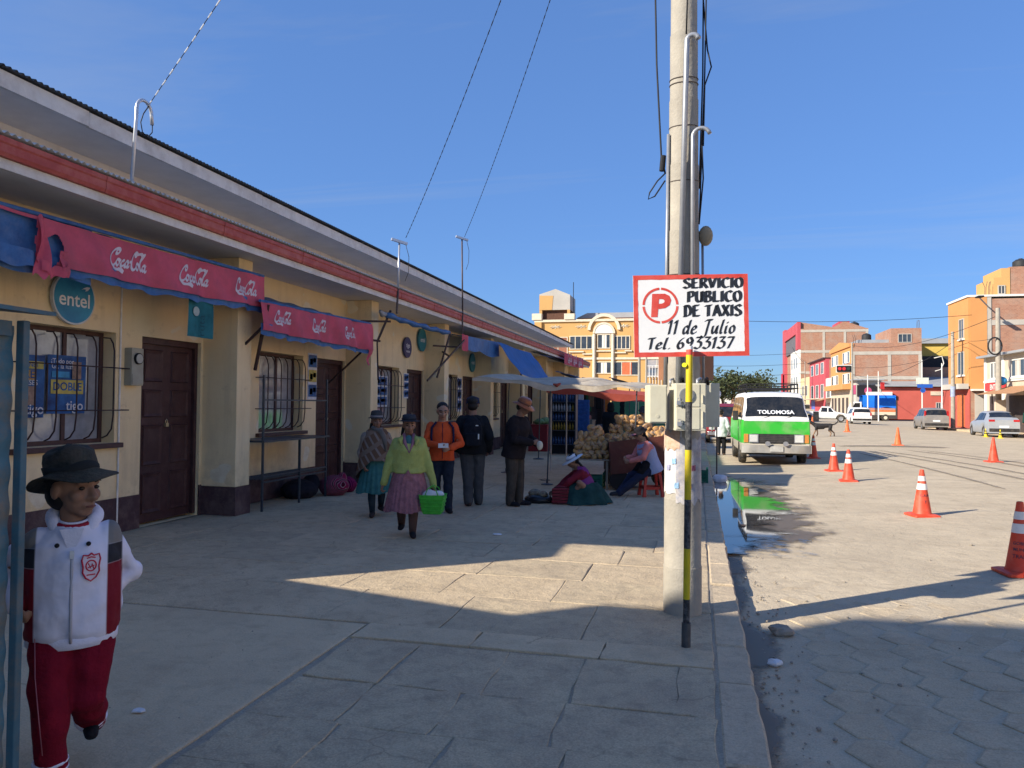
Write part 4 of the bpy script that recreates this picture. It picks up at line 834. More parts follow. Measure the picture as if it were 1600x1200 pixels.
SW_, SH_ = .775, .555; SO = Vector((-.043, 5.235, 2.205)) - su * SW_ / 2 - sv * SH_ / 2   # lower left corner
MS = Matrix((su, sv, sn)).transposed()
MB().obox(SO + su * SW_ / 2 + sv * SH_ / 2 - sn * .004, (SW_, SH_, .008), MS).build('panel', M_sw, ts, world=True, bevel=.002)
def sp(a, b): return SO + su * (a * SW_) + sv * ((1 - b) * SH_)
bw = .031
for (a, b, w, h) in ((.5, bw / 2 / SH_, SW_, bw), (.5, 1 - bw / 2 / SH_, SW_, bw), (bw / 2 / SW_, .5, bw, SH_ - 2 * bw), (1 - bw / 2 / SW_, .5, bw, SH_ - 2 * bw)):
    # brushed edge: each band is a strip with an uneven inner edge
    ctr = sp(a, b); horiz = w > h; nseg = 26; q = MB(); L = w if horiz else h; T2 = h if horiz else w
    inner = (1 if b < .5 else -1) if horiz else (1 if a < .5 else -1)
    e1 = su if horiz else sv; e2 = (-sv if horiz else su) * inner
    r0 = [ctr + e1 * (-L / 2 + L * k / nseg) - e2 * T2 / 2 + sn * .0012 for k in range(nseg + 1)]
    r1 = [ctr + e1 * (-L / 2 + L * k / nseg) + e2 * (T2 / 2 + .0035 * noise.noise((k * .7, a * 9, b * 7))) + sn * .0012 for k in range(nseg + 1)]
    q.rings([r0, r1], caps=False, closed=False); q.build('border', M_sr, ts, world=True, fix=False)
GL = {'S': (.50, [('c', (.48, .84), (.30, .99), (.08, .82), (.16, .60), (.40, .42), (.45, .18), (.24, .01), (.0, .14))]), 'E': (.50, [('l', (.1, 1), (.08, 0)), ('l', (.06, .97), (.48, .99)), ('l', (.08, .53), (.38, .55)), ('l', (.06, .03), (.50, .04))]),
      'R': (.56, [('l', (.1, 1), (.08, 0)), ('c', (.04, .96), (.36, .97), (.44, .76), (.32, .56), (.1, .50)), ('l', (.24, .52), (.54, .0))]), 'V': (.54, [('l', (.04, 1), (.24, .02)), ('l', (.24, .02), (.52, 1))]), 'I': (.22, [('l', (.12, 1), (.1, 0))]),
      'C': (.54, [('c', (.52, .86), (.34, .99), (.12, .82), (.05, .5), (.10, .18), (.30, .01), (.52, .16))]), 'O': (.60, [('c', (.32, .99), (.12, .84), (.05, .5), (.12, .16), (.30, .01), (.48, .16), (.55, .5), (.49, .84), (.32, .99))]),
      'P': (.52, [('l', (.12, 1), (.08, 0)), ('c', (.04, .94), (.38, .96), (.47, .74), (.36, .5), (.12, .45))]), 'U': (.56, [('c', (.08, 1), (.06, .3), (.16, .05), (.34, .04), (.46, .28), (.48, 1)), ('l', (.48, 1), (.46, 0))]),
      'B': (.54, [('l', (.1, 1), (.08, 0)), ('c', (.04, .96), (.36, .96), (.42, .76), (.3, .56), (.12, .53)), ('c', (.12, .53), (.42, .47), (.49, .24), (.36, .03), (.02, .03))]), 'L': (.48, [('l', (.1, 1), (.08, .0)), ('l', (.04, .04), (.48, .05))]),
      'D': (.60, [('l', (.14, 1), (.12, 0)), ('c', (.02, .95), (.36, .96), (.54, .62), (.48, .2), (.26, .03), (.0, .03))]), 'T': (.54, [('l', (.02, .92), (.54, .98)), ('l', (.30, .95), (.26, 0))]), 'A': (.58, [('l', (.30, 1), (.02, 0)), ('l', (.28, 1), (.56, 0)), ('l', (.14, .32), (.46, .32))]),
      'X': (.54, [('l', (.06, 1), (.50, 0)), ('l', (.50, 1), (.02, 0))]), ' ': (.22, []), '.': (.2, [('l', (.06, .06), (.10, .04))]),
      'd': (.50, [('c', (.36, .48), (.22, .58), (.06, .38), (.06, .08), (.20, .04), (.36, .30)), ('c', (.50, 1.0), (.40, .4), (.36, .10), (.44, .02))]), 'e': (.42, [('c', (.06, .26), (.28, .34), (.36, .48), (.24, .58), (.08, .38), (.06, .10), (.20, .02), (.40, .14))]),
      'u': (.48, [('c', (.06, .56), (.02, .22), (.08, .03), (.22, .10), (.38, .52)), ('c', (.40, .58), (.35, .10), (.44, .02))]), 'l': (.26, [('c', (.22, 1.0), (.10, .4), (.08, .06), (.20, .03))]), 'i': (.24, [('c', (.12, .56), (.06, .10), (.16, .02)), ('l', (.15, .80), (.19, .76))]),
      'o': (.46, [('c', (.24, .58), (.08, .42), (.06, .14), (.20, .02), (.36, .16), (.38, .42), (.24, .58)),]), 'J': (.62, [('c', (.46, .98), (.36, .4), (.28, -.1), (.10, -.26), (-.08, -.16)), ('c', (.14, .88), (.28, .98), (.68, 1.0))]), 't': (.4, []),
      '1': (.32, [('l', (.04, .78), (.22, 1)), ('l', (.24, 1), (.14, 0))]), '6': (.52, [('c', (.44, .98), (.18, .72), (.05, .32), (.18, .02), (.40, .14), (.42, .40), (.26, .54), (.07, .34))]), '9': (.50, [('c', (.42, .74), (.28, .98), (.08, .84), (.10, .58), (.28, .50), (.44, .74), (.38, .36), (.14, .0))]),
      '3': (.52, [('l', (.08, .98), (.46, .99)), ('l', (.46, .99), (.20, .62)), ('c', (.20, .62), (.44, .54), (.46, .24), (.26, .01), (.0, .12))]), '7': (.50, [('l', (.04, .96), (.48, .98)), ('l', (.47, .98), (.16, 0))])}
def painted(txt, x0, x1, ytop, ybot, w, ang, thin, shear, nm):
    cap = (ybot - ytop) * SH_; adv = [GL[c][0] + .1 for c in txt]; tot = sum(adv) - .1; sx = (x1 - x0) * SW_ / (tot * cap); pen = 0; q = MB(); base = sp(x0, ybot)
    for c, a in zip(txt, adv):
        nib(q, GL[c][1], base + su * (pen * cap * sx), su * sx, sv, cap, w, ang, .0016, thin=thin, shear=shear); pen += a
    return q.build('lettering', M_sk, ts, world=True, fix=False)
painted('SERVICIO', .440, .955, .045, .165, .215, 25, .32, .0, 0); painted('PUBLICO', .470, .94, .205, .335, .215, 25, .32, .0, 1); painted('DE TAXIS', .435, .935, .375, .51, .215, 25, .32, .0, 2)
painted('11 de Julio', .285, .875, .555, .725, .15, 35, .28, .16, 3); painted('Tel. 6933137', .105, .855, .765, .905, .16, 35, .28, .14, 4)
pc = sp(.235, .372); ro, ri = .122, .106
for k in range(4):
    q = MB(); a0, a1 = 90 * k + 3, 90 * k + 87; n = 14
    q.rings([[pc + (su * math.cos(R(a0 + (a1 - a0) * i / n)) + sv * math.sin(R(a0 + (a1 - a0) * i / n))) * r + sn * .0014 for i in range(n + 1)] for r in (ri, ro)], caps=False, closed=False); q.build('ring_segment', M_sr, ts, world=True, fix=False)
q = MB(); P_ = [(-.062, -.078), (-.020, -.078), (-.014, -.024), (.018, -.022), (.052, -.004), (.068, .028), (.062, .058), (.038, .076), (.0, .080), (-.052, .080)]
hole_ = [(-.010, .012), (.012, .013), (.024, .026), (.022, .042), (.006, .046), (-.008, .046)]
def pt(a, b): return pc + su * (a * 1.05) + sv * b + sn * .0014
q.add([pt(*p) for p in [(-.062, -.078), (-.020, -.078), (-.008, .046), (-.010, .080), (-.052, .080)]], [(0, 1, 2, 3, 4)])
bowl_o = [(-.010, .080), (.030, .080), (.058, .066), (.070, .036), (.060, .002), (.030, -.018), (-.014, -.024)]; bowl_i = [(-.008, .044), (.008, .044), (.022, .040), (.028, .030), (.022, .018), (.008, .013), (-.011, .012)]
q.rings([[pt(*p) for p in bowl_o], [pt(*p) for p in bowl_i]], caps=False, closed=False); q.build('letter_p', M_sr, ts, world=True, fix=False)
tg = tag(MB().tube([(-.085, 5.165, 1.865), (-.085, 5.16, 1.867)], .016, 14).build('reflector', mat('reflector_yellow', (.75, .75, .02), .4)), 'small yellow round tag on the sign post under the panel', 'tag')

# ================================================================ blue tin kiosk at the left edge
M_kb = mat('kiosk_blue', (.085, .20, .255), .6, .25, 3, .2, 30, col2=(.13, .27, .33), dirt=((.34, .20, .09), .85, 4.5), world=True)
M_kp = mat('kiosk_post', (.06, .135, .17), .6, .2, 6, dirt=((.24, .15, .08), .6, 9), world=True)
ki = thing('tin_kiosk', 'rusty blue corrugated tin kiosk at the left edge beside the boy', 'kiosk', (-2.8, 1.6, 0))
def kf(u, v):
    z = .05 + v * 1.82; return (-2.450 + .0045 * math.sin(z * 2 * math.pi / .13), .30 + u * 1.96, z)
MB().sheet(kf, 2, 120).build('side_panel', M_kb, ki, world=True, smooth=True, fix=False)
MB().sheet(lambda u, v: (-2.47 - u * 1.0, 2.27 + .012 * math.sin((.05 + v * 1.82) * 2 * math.pi / .13), .05 + v * 1.82), 2, 120).build('rear_panel', M_kb, ki, world=True, smooth=True, fix=False)
MB().box(-3.46, -3.44, .3, 2.26, .05, 1.87).build('side_panel', M_kb, ki, world=True); MB().box(-3.44, -2.49, .30, .32, .05, 1.87).build('front_panel', M_kb, ki, world=True)
MB().box(-2.440, -2.405, 2.262, 2.29, 0, 1.89).build('corner_post', M_kp, ki, world=True, bevel=.004); MB().box(-2.458, -2.42, .28, .33, 0, 1.89).build('corner_post', M_kp, ki, world=True)
MB().box(-2.455, -2.428, .33, 2.234, 1.83, 1.885).build('top_rail', M_kp, ki, world=True)
MB().add([(-2.36, .2, 1.93), (-2.36, 2.36, 1.915), (-3.55, 2.36, 2.03), (-3.55, .2, 2.03), (-2.36, .2, 1.945), (-2.36, 2.36, 1.93), (-3.55, 2.36, 2.045), (-3.55, .2, 2.045)], [(0, 1, 2, 3), (4, 7, 6, 5), (0, 4, 5, 1), (1, 5, 6, 2), (2, 6, 7, 3), (3, 7, 4, 0)]).build('roof', M_kp, ki, world=True)
# ================================================================ people
def skin(n, c): return mat('skin_' + n, c, .55, .1, 9, spec=.35)
def fabric(n, c, var=.16, sc=9, bump=.35, bs=90, **k): return mat('cloth_' + n, c, .92, var, sc, bump, bs, spec=.12, **k)
TEXN = bpy.data.textures.new('cloth_folds', 'CLOUDS'); TEXN.noise_scale = .12; TEXN.noise_depth = 1
def blob(mb, name, m, parent, voxel=.011, smooth=6, folds=0):
    o = mb.build(name, m, parent, smooth=True, fix=True)
    r = o.modifiers.new('remesh', 'REMESH'); r.mode = 'VOXEL'; r.voxel_size = voxel; r.use_smooth_shade = True
    if folds:
        d = o.modifiers.new('folds', 'DISPLACE'); d.texture = TEXN; d.strength = folds; d.mid_level = .5; d.texture_coords = 'GLOBAL'
    if smooth:
        s = o.modifiers.new('smooth', 'SMOOTH'); s.iterations = smooth; s.factor = .5
    return o
def ik(a, b, l1, l2, hint):
    a, b = Vector(a), Vector(b); d = b - a; L = max(1e-4, min(d.length, (l1 + l2) * .999)); d = d.normalized()
    x = (l1 * l1 - l2 * l2 + L * L) / (2 * L); h = math.sqrt(max(0, l1 * l1 - x * x)); hv = Vector(hint); hv = (hv - d * hv.dot(d)).normalized()
    return a + d * x + hv * h
class Person:
    """local frame: faces -Y, its right hand on -X; sizes follow the height H"""
    def __init__(s, label, loc, rz, H, skin_m, hip=None, lean=0, side=0, feet=None, toes=(0, 0), hands=None, elbow=((-.3, .6, -.4), (.3, .6, -.4)), knee=((0, -1, 0), (0, -1, 0)), head=(0, 0), girth=1, fingers=.5, voxel=.009, shoulder=.100, headscale=1):
        s.H = H; s.root = thing('person', label, 'person', loc, R(rz)); h = H; s.g = girth
        s.hip = Vector(hip or (0, 0, .515 * h)); l = R(lean); s.u = Vector((math.sin(R(side)), -math.sin(l), math.cos(l))).normalized(); s.f = Vector((0, -math.cos(l), -math.sin(l)))
        P = lambda t, x=0, y=0: s.hip + s.u * (t * h) + Vector((x * h, 0, 0)) + s.f * (y * h)
        s.P = P; s.neck = P(.315); s.sh = [P(.258, -shoulder), P(.258, shoulder)]
        feet = feet or ((-.06, 0, .04), (.06, 0, .04)); s.feet = [Vector(f) for f in feet]; s.toes = toes
        hands = hands or ((-.2, -.05, .45 * h), (.2, -.05, .45 * h)); s.hands = [Vector(q) for q in hands]
        s.hj = [s.hip + Vector((-.052 * h, 0, -.01)), s.hip + Vector((.052 * h, 0, -.01))]
        s.kn = [ik(s.hj[i], s.feet[i], .245 * h, .235 * h, knee[i]) for i in (0, 1)]
        s.el = [ik(s.sh[i], s.hands[i], .172 * h, .155 * h, elbow[i]) for i in (0, 1)]
        # head frame
        hs = .138 * h * headscale; s.hs = hs; yaw, pit = R(head[0]), R(head[1]); s.HM = Matrix.Rotation(yaw, 3, 'Z') @ Matrix.Rotation(pit, 3, 'X')
        s.hc = s.neck + s.u * (.018 * h) + Vector((0, -.012 * h, 0)); s.skin = skin_m
        q = lambda a, b, c: s.hc + s.HM @ (Vector((a, b, c)) * hs)
        s.q = q; mb = MB()
        mb.ell(q(0, .06, .60), (.365 * hs, .44 * hs, .40 * hs), s.HM); mb.ell(q(0, -.12, .36), (.285 * hs, .27 * hs, .36 * hs), s.HM); mb.ell(q(0, -.24, .08), (.15 * hs, .12 * hs, .10 * hs), s.HM)
        mb.limb([q(0, -.37, .56), q(0, -.43, .44), q(0, -.475, .35)], [.045 * hs, .055 * hs, .075 * hs]); mb.ell(q(.06, -.40, .33), .045 * hs); mb.ell(q(-.06, -.40, .33), .045 * hs)
        mb.limb([q(-.2, -.315, .61), q(0, -.375, .61), q(.2, -.315, .61)], [.05 * hs, .055 * hs, .05 * hs])
        for x in (-1, 1): mb.ell(q(x * .18, -.25, .38), .125 * hs); mb.ell(q(x * .37, .05, .46), (.05 * hs, .10 * hs, .15 * hs), s.HM)
        mb.limb([q(-.10, -.355, .205), q(0, -.395, .215), q(.10, -.355, .205)], [.032 * hs, .048 * hs, .032 * hs]); mb.limb([q(-.08, -.35, .155), q(0, -.385, .15), q(.08, -.35, .155)], [.03 * hs, .048 * hs, .03 * hs])
        mb.limb([s.neck - s.u * .03 * h, q(0, .06, .30)], [.040 * h, .036 * h])
        # trunk and limbs
        mb.rings([s.ring(t, rx * girth, ry * girth) for t, rx, ry in ((-.04, .07, .055), (.0, .092, .066), (.1, .078, .058), (.2, .095, .066), (.25, .082, .052), (.30, .045, .038))])
        for i in (0, 1):
            mb.limb([s.hj[i], s.kn[i], s.kn[i] + (s.feet[i] - s.kn[i]) * .35, s.feet[i]], [.050 * h * girth, .033 * h, .034 * h, .023 * h])
            mb.limb([s.sh[i], s.el[i], s.el[i] + (s.hands[i] - s.el[i]) * .3, s.hands[i]], [.032 * h, .025 * h, .0255 * h, .0165 * h])
            tv = rotv((0, -1, 0), R(toes[i])); mb.limb([s.feet[i] + Vector((0, 0, -.012)), s.feet[i] + tv * .08 * h + Vector((0, 0, -.022))], [.022 * h, .018 * h])
            # hand: palm, four unequal fingers with a bend, thumb from the side
            d = (s.hands[i] - s.el[i]).normalized(); sgn = -1 if i == 0 else 1
            n = s.palm(i, d); sd = n.cross(d).normalized(); k = h * .00058
            w = s.hands[i]; X = lambda a, b, c: w + (d * a + sd * b + n * c) * k * 1.0
            mb.limb([X(0, 0, 0), X(45, 0, 2)], [24 * k, 22 * k]);
            for b in (-26, -9, 8, 24): mb.limb([X(20, b * .6, 0), X(88, b, 3)], [14 * k, 12.5 * k], 8)
            cu = R(20 + 70 * fingers)
            for b, L in ((-27, 62), (-9, 74), (9, 70), (26, 54)):
                p0 = X(88, b, 3); p1 = X(88 + L * .5 * math.cos(cu * .6), b * 1.05, 3 + L * .5 * math.sin(cu * .6)); p2 = X(88 + L * .5 * math.cos(cu * .6) + L * .5 * math.cos(cu * 1.6), b * 1.05, 3 + L * .5 * math.sin(cu * .6) + L * .5 * math.sin(cu * 1.6))
                mb.limb([p0, p1, p2], [12 * k, 11 * k, 9 * k], 8)
            tb = -1 if (sd.dot(Vector((0, -1, 0))) < 0) else 1
            mb.limb([X(22, tb * 20, 6), X(58, tb * 44, 16), X(92, tb * 46, 26)], [15 * k, 12.5 * k, 10 * k], 8)
        blob(mb, 'body', skin_m, s.root, voxel, 4)
        # eyes and brows
        for x in (-1, 1):
            MB().ell(q(x * .155, -.345, .515), (.062 * hs, .03 * hs, .034 * hs), s.HM, 10, 7).build('eye', mat('eye_dark', (.02, .014, .011), .25), s.root, smooth=True)
            MB().limb([q(x * .07, -.395, .62), q(x * .16, -.385, .65), q(x * .26, -.33, .625)], [.018 * hs, .024 * hs, .012 * hs], 6).build('eyebrow', mat('hair_black', (.012, .010, .010), .6, .3, 40), s.root, smooth=True)
        MB().limb([q(-.09, -.392, .182), q(0, -.425, .184), q(.09, -.392, .182)], [.016 * hs, .026 * hs, .016 * hs], 6).build('mouth', mat('lips', (.16, .055, .045), .5), s.root, smooth=True)
    def palm(s, i, d):
        n = Vector((1 if i == 0 else -1, -.25, 0)); return (n - d * n.dot(d)).normalized()
    def ring(s, t, rx, ry, dy=0, n=20, dx=0):
        h = s.H; c = s.P(t, dx, dy); x = Vector((1, 0, 0)); y = s.u.cross(x)
        return [c + x * (rx * h * math.cos(2 * math.pi * k / n)) + y * (ry * h * math.sin(2 * math.pi * k / n)) for k in range(n)]
    def jacket(s, m, name='jacket', t0=-.02, grow=0, sleeve=1, rows=None, cuff=True, folds=.028, voxel=.012, sm=3):
        h, g = s.H, s.g; mb = MB()
        rows = rows or ((t0, .108, .082), (.06, .100, .075), (.14, .104, .078), (.20, .112, .082), (.245, .106, .070), (.280, .074, .056), (.305, .050, .046))
        mb.rings([s.ring(t, rx * g + grow, ry * g + grow) for t, rx, ry in rows])
        for i in (0, 1):
            w = s.el[i] + (s.hands[i] - s.el[i]) * .93 * sleeve
            mb.limb([s.sh[i] + Vector((0, 0, -.004 * h)), s.sh[i] + (s.el[i] - s.sh[i]) * .5, s.el[i], w], [(.043 + grow) * h, (.040 + grow) * h, (.036 + grow) * h, (.028 + grow) * h])
        return blob(mb, name, m, s.root, voxel, sm, folds)
    def trousers(s, m, name='trousers', wide=1.0, end=.97, top=.05, folds=.03, voxel=.012):
        h, g = s.H, s.g; mb = MB(); mb.rings([s.ring(t, rx * g, ry * g) for t, rx, ry in ((-.05, .085, .07), (-.02, .104, .080), (top, .096, .072))])
        for i in (0, 1):
            e = s.kn[i] + (s.feet[i] - s.kn[i]) * end
            mb.limb([s.hj[i] + Vector((0, 0, -.01)), s.hj[i] + (s.kn[i] - s.hj[i]) * .5, s.kn[i], s.kn[i] + (e - s.kn[i]) * .5, e], [.060 * h * g, .055 * h * wide, .046 * h * wide, .042 * h * wide, .038 * h * wide])
        return blob(mb, name, m, s.root, voxel, 3, folds)
    def shoes(s, m, sole=None):
        h = s.H
        for i in (0, 1):
            tv = rotv((0, -1, 0), R(s.toes[i])); f = s.feet[i]; z = f.z; mb = MB()
            mb.limb([f + Vector((0, 0, -.004)) - tv * .012 * h, f + tv * .045 * h + Vector((0, 0, -.014)), f + tv * .095 * h + Vector((0, 0, -.02))], [.028 * h, .027 * h, .022 * h])
            mb.v = [(a, b, max(c, z - .04)) for a, b, c in mb.v]
            blob(mb, 'shoe', m, s.root, .008, 2)
    def hair(s, m, cap=True, braids=None, top=1.0):
        q, hs = s.q, s.hs; mb = MB(); mb.ell(q(0, .15, .71), (.395 * hs, .43 * hs, .36 * hs), s.HM); mb.ell(q(0, .22, .40), (.36 * hs, .30 * hs, .34 * hs), s.HM)
        # keep the face clear
        o = blob(mb, 'hair', m, s.root, .009, 3)
        if braids:
            for x in (-1, 1):
                pts = [q(x * .3, .28, .35), q(x * .34, .42, -.1), q(x * .25, .48, -.9), q(x * .2, .5, -1.9)]; MB().tube(pts, [.10 * hs, .09 * hs, .075 * hs, .03 * hs], 8).build('braid', m, s.root, smooth=True)
        return o
    def hat(s, m, crown_h, crown_r, brim_r, band=None, z=.72, droop=0, tilt=0, fn=None, dome=True, name='hat', n=28):
        hs = s.hs; M = s.HM @ Matrix.Rotation(R(tilt), 3, 'X')
        c = s.q(0, .05, z); prof = [(crown_r * .97, .0)]
        pr_ = [(brim_r * .3 + crown_r * .7, -.01 - droop * .1), (brim_r, -.02 - droop), (brim_r * 1.0, .0 - droop), (crown_r * 1.04, .035), (crown_r * 1.0, crown_h * .5), (crown_r * .95, crown_h * .82), (crown_r * .74, crown_h * .97), (crown_r * .35, crown_h * (1.03 if dome else .9)), (.01, crown_h * (1.04 if dome else .86))]
        def f(p, a):
            if fn: p = fn(p, a)
            return M @ (p * hs)
        o = MB().lathe(pr_, n, c, f).build(name, m, s.root, smooth=True)
        if band: MB().lathe([(crown_r * 1.05, .05), (crown_r * 1.055, .16), (crown_r * 1.0, .165), (crown_r * 1.0, .05)], n, c, f, caps=False).build('hat_band', band, s.root, smooth=True)
        return o
SK1 = skin('brown', (.27, .145, .092)); SK2 = skin('brown_dark', (.245, .130, .085)); SK3 = skin('tan', (.33, .19, .13)); HAIR = mat('hair_black', (.012, .010, .010), .6, .3, 40)
def skirt(p, m, z0, z1, r0, r1, name='skirt', pleats=22, amp=.05, sway=(0, 0), ry=.85, cx=0, cy=0):
    mb = MB(); n = 88; rr = []
    for j in range(9):
        v = j / 8; z = z1 + (z0 - z1) * v; r = r0 + (r1 - r0) * (v ** .75)
        rr.append([(cx + sway[0] * v + r * math.cos(a) * (1 + amp * v * (.55 + .45 * v) * math.sin(a * pleats + .6 * math.sin(a * 3 + v))), cy + sway[1] * v + ry * r * math.sin(a) * (1 + amp * v * math.sin(a * pleats + .6 * math.sin(a * 3 + v))), z + .012 * v * math.sin(a * 5)) for a in [2 * math.pi * k / n for k in range(n)]])
    return mb.rings(rr, caps=False).build(name, m, p.root, smooth=True, fix=False)

# ---------------------------------------------------------------- schoolboy in the foreground
boy = Person('boy in white and red tracksuit with dark bucket hat walking past the tin kiosk', (-2.60, 2.72, 0), 40, 1.32, SK1, hip=(.0, .01, .67), lean=4, feet=((-.06, -.08, .045), (.07, .20, .15)), toes=(4, 4), hands=((-.20, -.05, .75), (.085, -.02, .72)), elbow=((-.6, .9, 0), (.85, .8, 0)), head=(46, 0), girth=1.08, voxel=.0065, fingers=.9, headscale=1.28, shoulder=.094)
# jacket material: white body, dark red side panels, grey-black yoke over the shoulders (the garment's own colour blocks)
def boy_jacket_mat():
    m = bpy.data.materials.new('tracksuit_top'); m.use_nodes = True; t = m.node_tree; p = t.nodes['Principled BSDF']; p.inputs['Roughness'].default_value = .75; p.inputs['Specular IOR Level'].default_value = .2
    tcn = nn(t, 'ShaderNodeTexCoord'); sp_ = nn(t, 'ShaderNodeSeparateXYZ'); t.links.new(tcn.outputs['Object'], sp_.inputs[0])
    ab = nn(t, 'ShaderNodeMath'); ab.operation = 'ABSOLUTE'; t.links.new(sp_.outputs[0], ab.inputs[0])
    def gt(sock, val):
        g = nn(t, 'ShaderNodeMapRange'); g.inputs[1].default_value = val - .003; g.inputs[2].default_value = val + .003; t.links.new(sock, g.inputs[0]); return g.outputs[0]
    def mul(a, b): q = nn(t, 'ShaderNodeMath'); q.operation = 'MULTIPLY'; t.links.new(a, q.inputs[0]); t.links.new(b, q.inputs[1]); return q.outputs[0]
    def inv(a): q = nn(t, 'ShaderNodeMath'); q.operation = 'SUBTRACT'; q.inputs[0].default_value = 1; t.links.new(a, q.inputs[1]); return q.outputs[0]
    def mix(f, c0, c1):
        q = nn(t, 'ShaderNodeMixRGB'); t.links.new(f, q.inputs[0])
        if isinstance(c0, tuple): q.inputs[1].default_value = (*c0, 1)
        else: t.links.new(c0, q.inputs[1])
        q.inputs[2].default_value = (*c1, 1); return q.outputs[0]
    side = mul(gt(ab.outputs[0], .132), inv(gt(ab.outputs[0], .186)))          # strip between chest and sleeve
    hi = gt(sp_.outputs[2], .985); mid = mul(gt(sp_.outputs[2], .905), inv(hi)); low = inv(gt(sp_.outputs[2], .905))
    col = mix(mul(side, hi), (.70, .70, .80), (.19, .185, .175)); col = mix(mul(side, mid), col, (.025, .027, .035)); col = mix(mul(side, low), col, (.19, .010, .022))
    t.links.new(col, p.inputs['Base Color']); nb = nn(t, 'ShaderNodeTexNoise'); nb.inputs['Scale'].default_value = 14; t.links.new(tcn.outputs['Object'], nb.inputs['Vector']); bp = nn(t, 'ShaderNodeBump'); bp.inputs['Strength'].default_value = .45; bp.inputs['Distance'].default_value = .02; t.links.new(nb.outputs[0], bp.inputs['Height']); t.links.new(bp.outputs[0], p.inputs['Normal'])
    return m
BJ = boy_jacket_mat(); M_bw = fabric('tracksuit_white', (.70, .70, .80), .05, 8, .2); M_br = fabric('tracksuit_red', (.185, .008, .022), .2, 7, .35, 60)
boy.jacket(BJ, 'jacket', -.055, .004, 1, rows=((-.055, .118, .088), (-.03, .126, .098), (.04, .128, .100), (.14, .126, .098), (.20, .124, .094), (.245, .112, .078), (.28, .080, .062), (.305, .056, .052)), folds=.035, voxel=.008, sm=3)
boy.trousers(M_br, 'trousers', 1.26, .95, .03, folds=.04, voxel=.008)
boy.shoes(fabric('shoe_black', (.02, .02, .024), .2))
W_ = lambda x, y, z: Vector((x, y, z))
# hood and collar, shirt collar, zip, crest, drawstring ends, trouser stripe, hem
hm_ = MB(); nk = boy.neck
hd = []
for k in range(17):
    a = R(-62 + 304 * k / 16); hd.append(nk + Vector((.082 * math.cos(a), .082 * math.sin(a) * .95 + .012, .012 + .030 * math.sin(a) - (.075 if k in (0, 16) else .03 if k in (1, 15) else 0))))
hm_.limb(hd, [.022 + .014 * math.sin(math.pi * k / 16) for k in range(17)], 10); hm_.ell(nk + Vector((0, .085, -.02)), (.095, .055, .075))
blob(hm_, 'hood', M_bw, boy.root, .008, 3, .01)
MB().tube([nk + Vector((.062 * math.cos(a), .058 * math.sin(a) - .012, -.005 + .016 * math.sin(a))) for a in [2 * math.pi * k / 20 for k in range(21)]], .013, 8).build('shirt_collar', mat('collar_red', (.30, .012, .03), .8), boy.root, smooth=True)
MB().tube([nk + Vector((.056 * math.cos(a), .053 * math.sin(a) - .012, .010 + .016 * math.sin(a))) for a in [2 * math.pi * k / 20 for k in range(21)]], .006, 6).build('collar_trim', M_bw, boy.root, smooth=True)
fy = lambda z: boy.P((z - .69) / 1.36).y
MB().prism([(-.045, 0), (.045, 0), (.008, -.10), (-.008, -.10)], nk + Vector((0, -.108, -.02)), (1, 0, 0), (0, -.10, 1), .004).build('undershirt', M_bw, boy.root)
zp = [Vector((.004, boy.P(t).y - d, boy.P(t).z)) for t, d in ((.225, .136), (.19, .1475), (.12, .153), (.04, .157), (-.03, .154), (-.06, .138))]
MB().tube(zp, .006, 6).build('zip', mat('zip_grey', (.42, .42, .46), .5), boy.root, smooth=True); MB().box(-.004, .012, zp[0].y - .014, zp[0].y - .006, zp[0].z - .02, zp[0].z + .012).build('zip_pull', M_galv, boy.root)
for x in (-.052, .062): MB().ell((x, boy.P(.245).y - .118, boy.P(.25).z), .0095).build('drawstring_stopper', M_dark, boy.root, smooth=True)
# crest: shield outline and inner ring stitched in red
cx, cz = .072, boy.P(.18).z; cy = boy.P(.18).y - .139
sh = [(0, .056), (.012, .046), (.034, .050), (.040, .030), (.034, .0), (.036, -.022), (.022, -.046), (0, -.060)]; sh = sh + [(-a, b) for a, b in reversed(sh[1:-1])]
cu_, cv_ = Vector((.93, .36, 0)), Vector((0, -.04, 1)); CQ = lambda a, b, d=0: Vector((cx, cy, cz)) + cu_ * (a * .9) + cv_ * b - Vector((-.36, .93, 0)) * (.004 + d)
MB().add([CQ(a, b) for a, b in sh], [tuple(range(len(sh)))]).build('crest_ground', mat('crest_white', (.66, .6, .66), .8), boy.root, fix=False)
M_cr = mat('crest_red', (.50, .03, .06), .8); cr_ = MB().tube([CQ(a, b, .001) for a, b in sh + sh[:1]], .0035, 5); cr_.tube([CQ(.022 * math.cos(a), .022 * math.sin(a) + .004, .001) for a in [2 * math.pi * k / 16 for k in range(17)]], .003, 5)
cr_.tube([CQ(-.012, .014, .001), CQ(-.002, -.006, .001), CQ(.004, .012, .001), CQ(.012, -.010, .001)], .0025, 5); cr_.tube([CQ(-.014, -.004, .001), CQ(.014, .004, .001)], .0025, 5); cr_.tube([CQ(-.018, .036, .001), CQ(0, .040, .001), CQ(.018, .036, .001)], .003, 5); cr_.tube([CQ(-.018, -.034, .001), CQ(.018, -.034, .001)], .003, 5); cr_.build('crest', M_cr, boy.root)
lp = boy.hj[0]; kp = boy.kn[0]
MB().tube([lp + Vector((-.060, -.088, .0)), lp + (kp - lp) * .6 + Vector((-.050, -.092, 0)), kp + Vector((-.035, -.090, 0)), kp + (boy.feet[0] - kp) * .6 + Vector((-.02, -.085, 0))], .0022, 5).build('trouser_stripe', mat('stripe_pale', (.34, .12, .15), .8), boy.root, smooth=True)
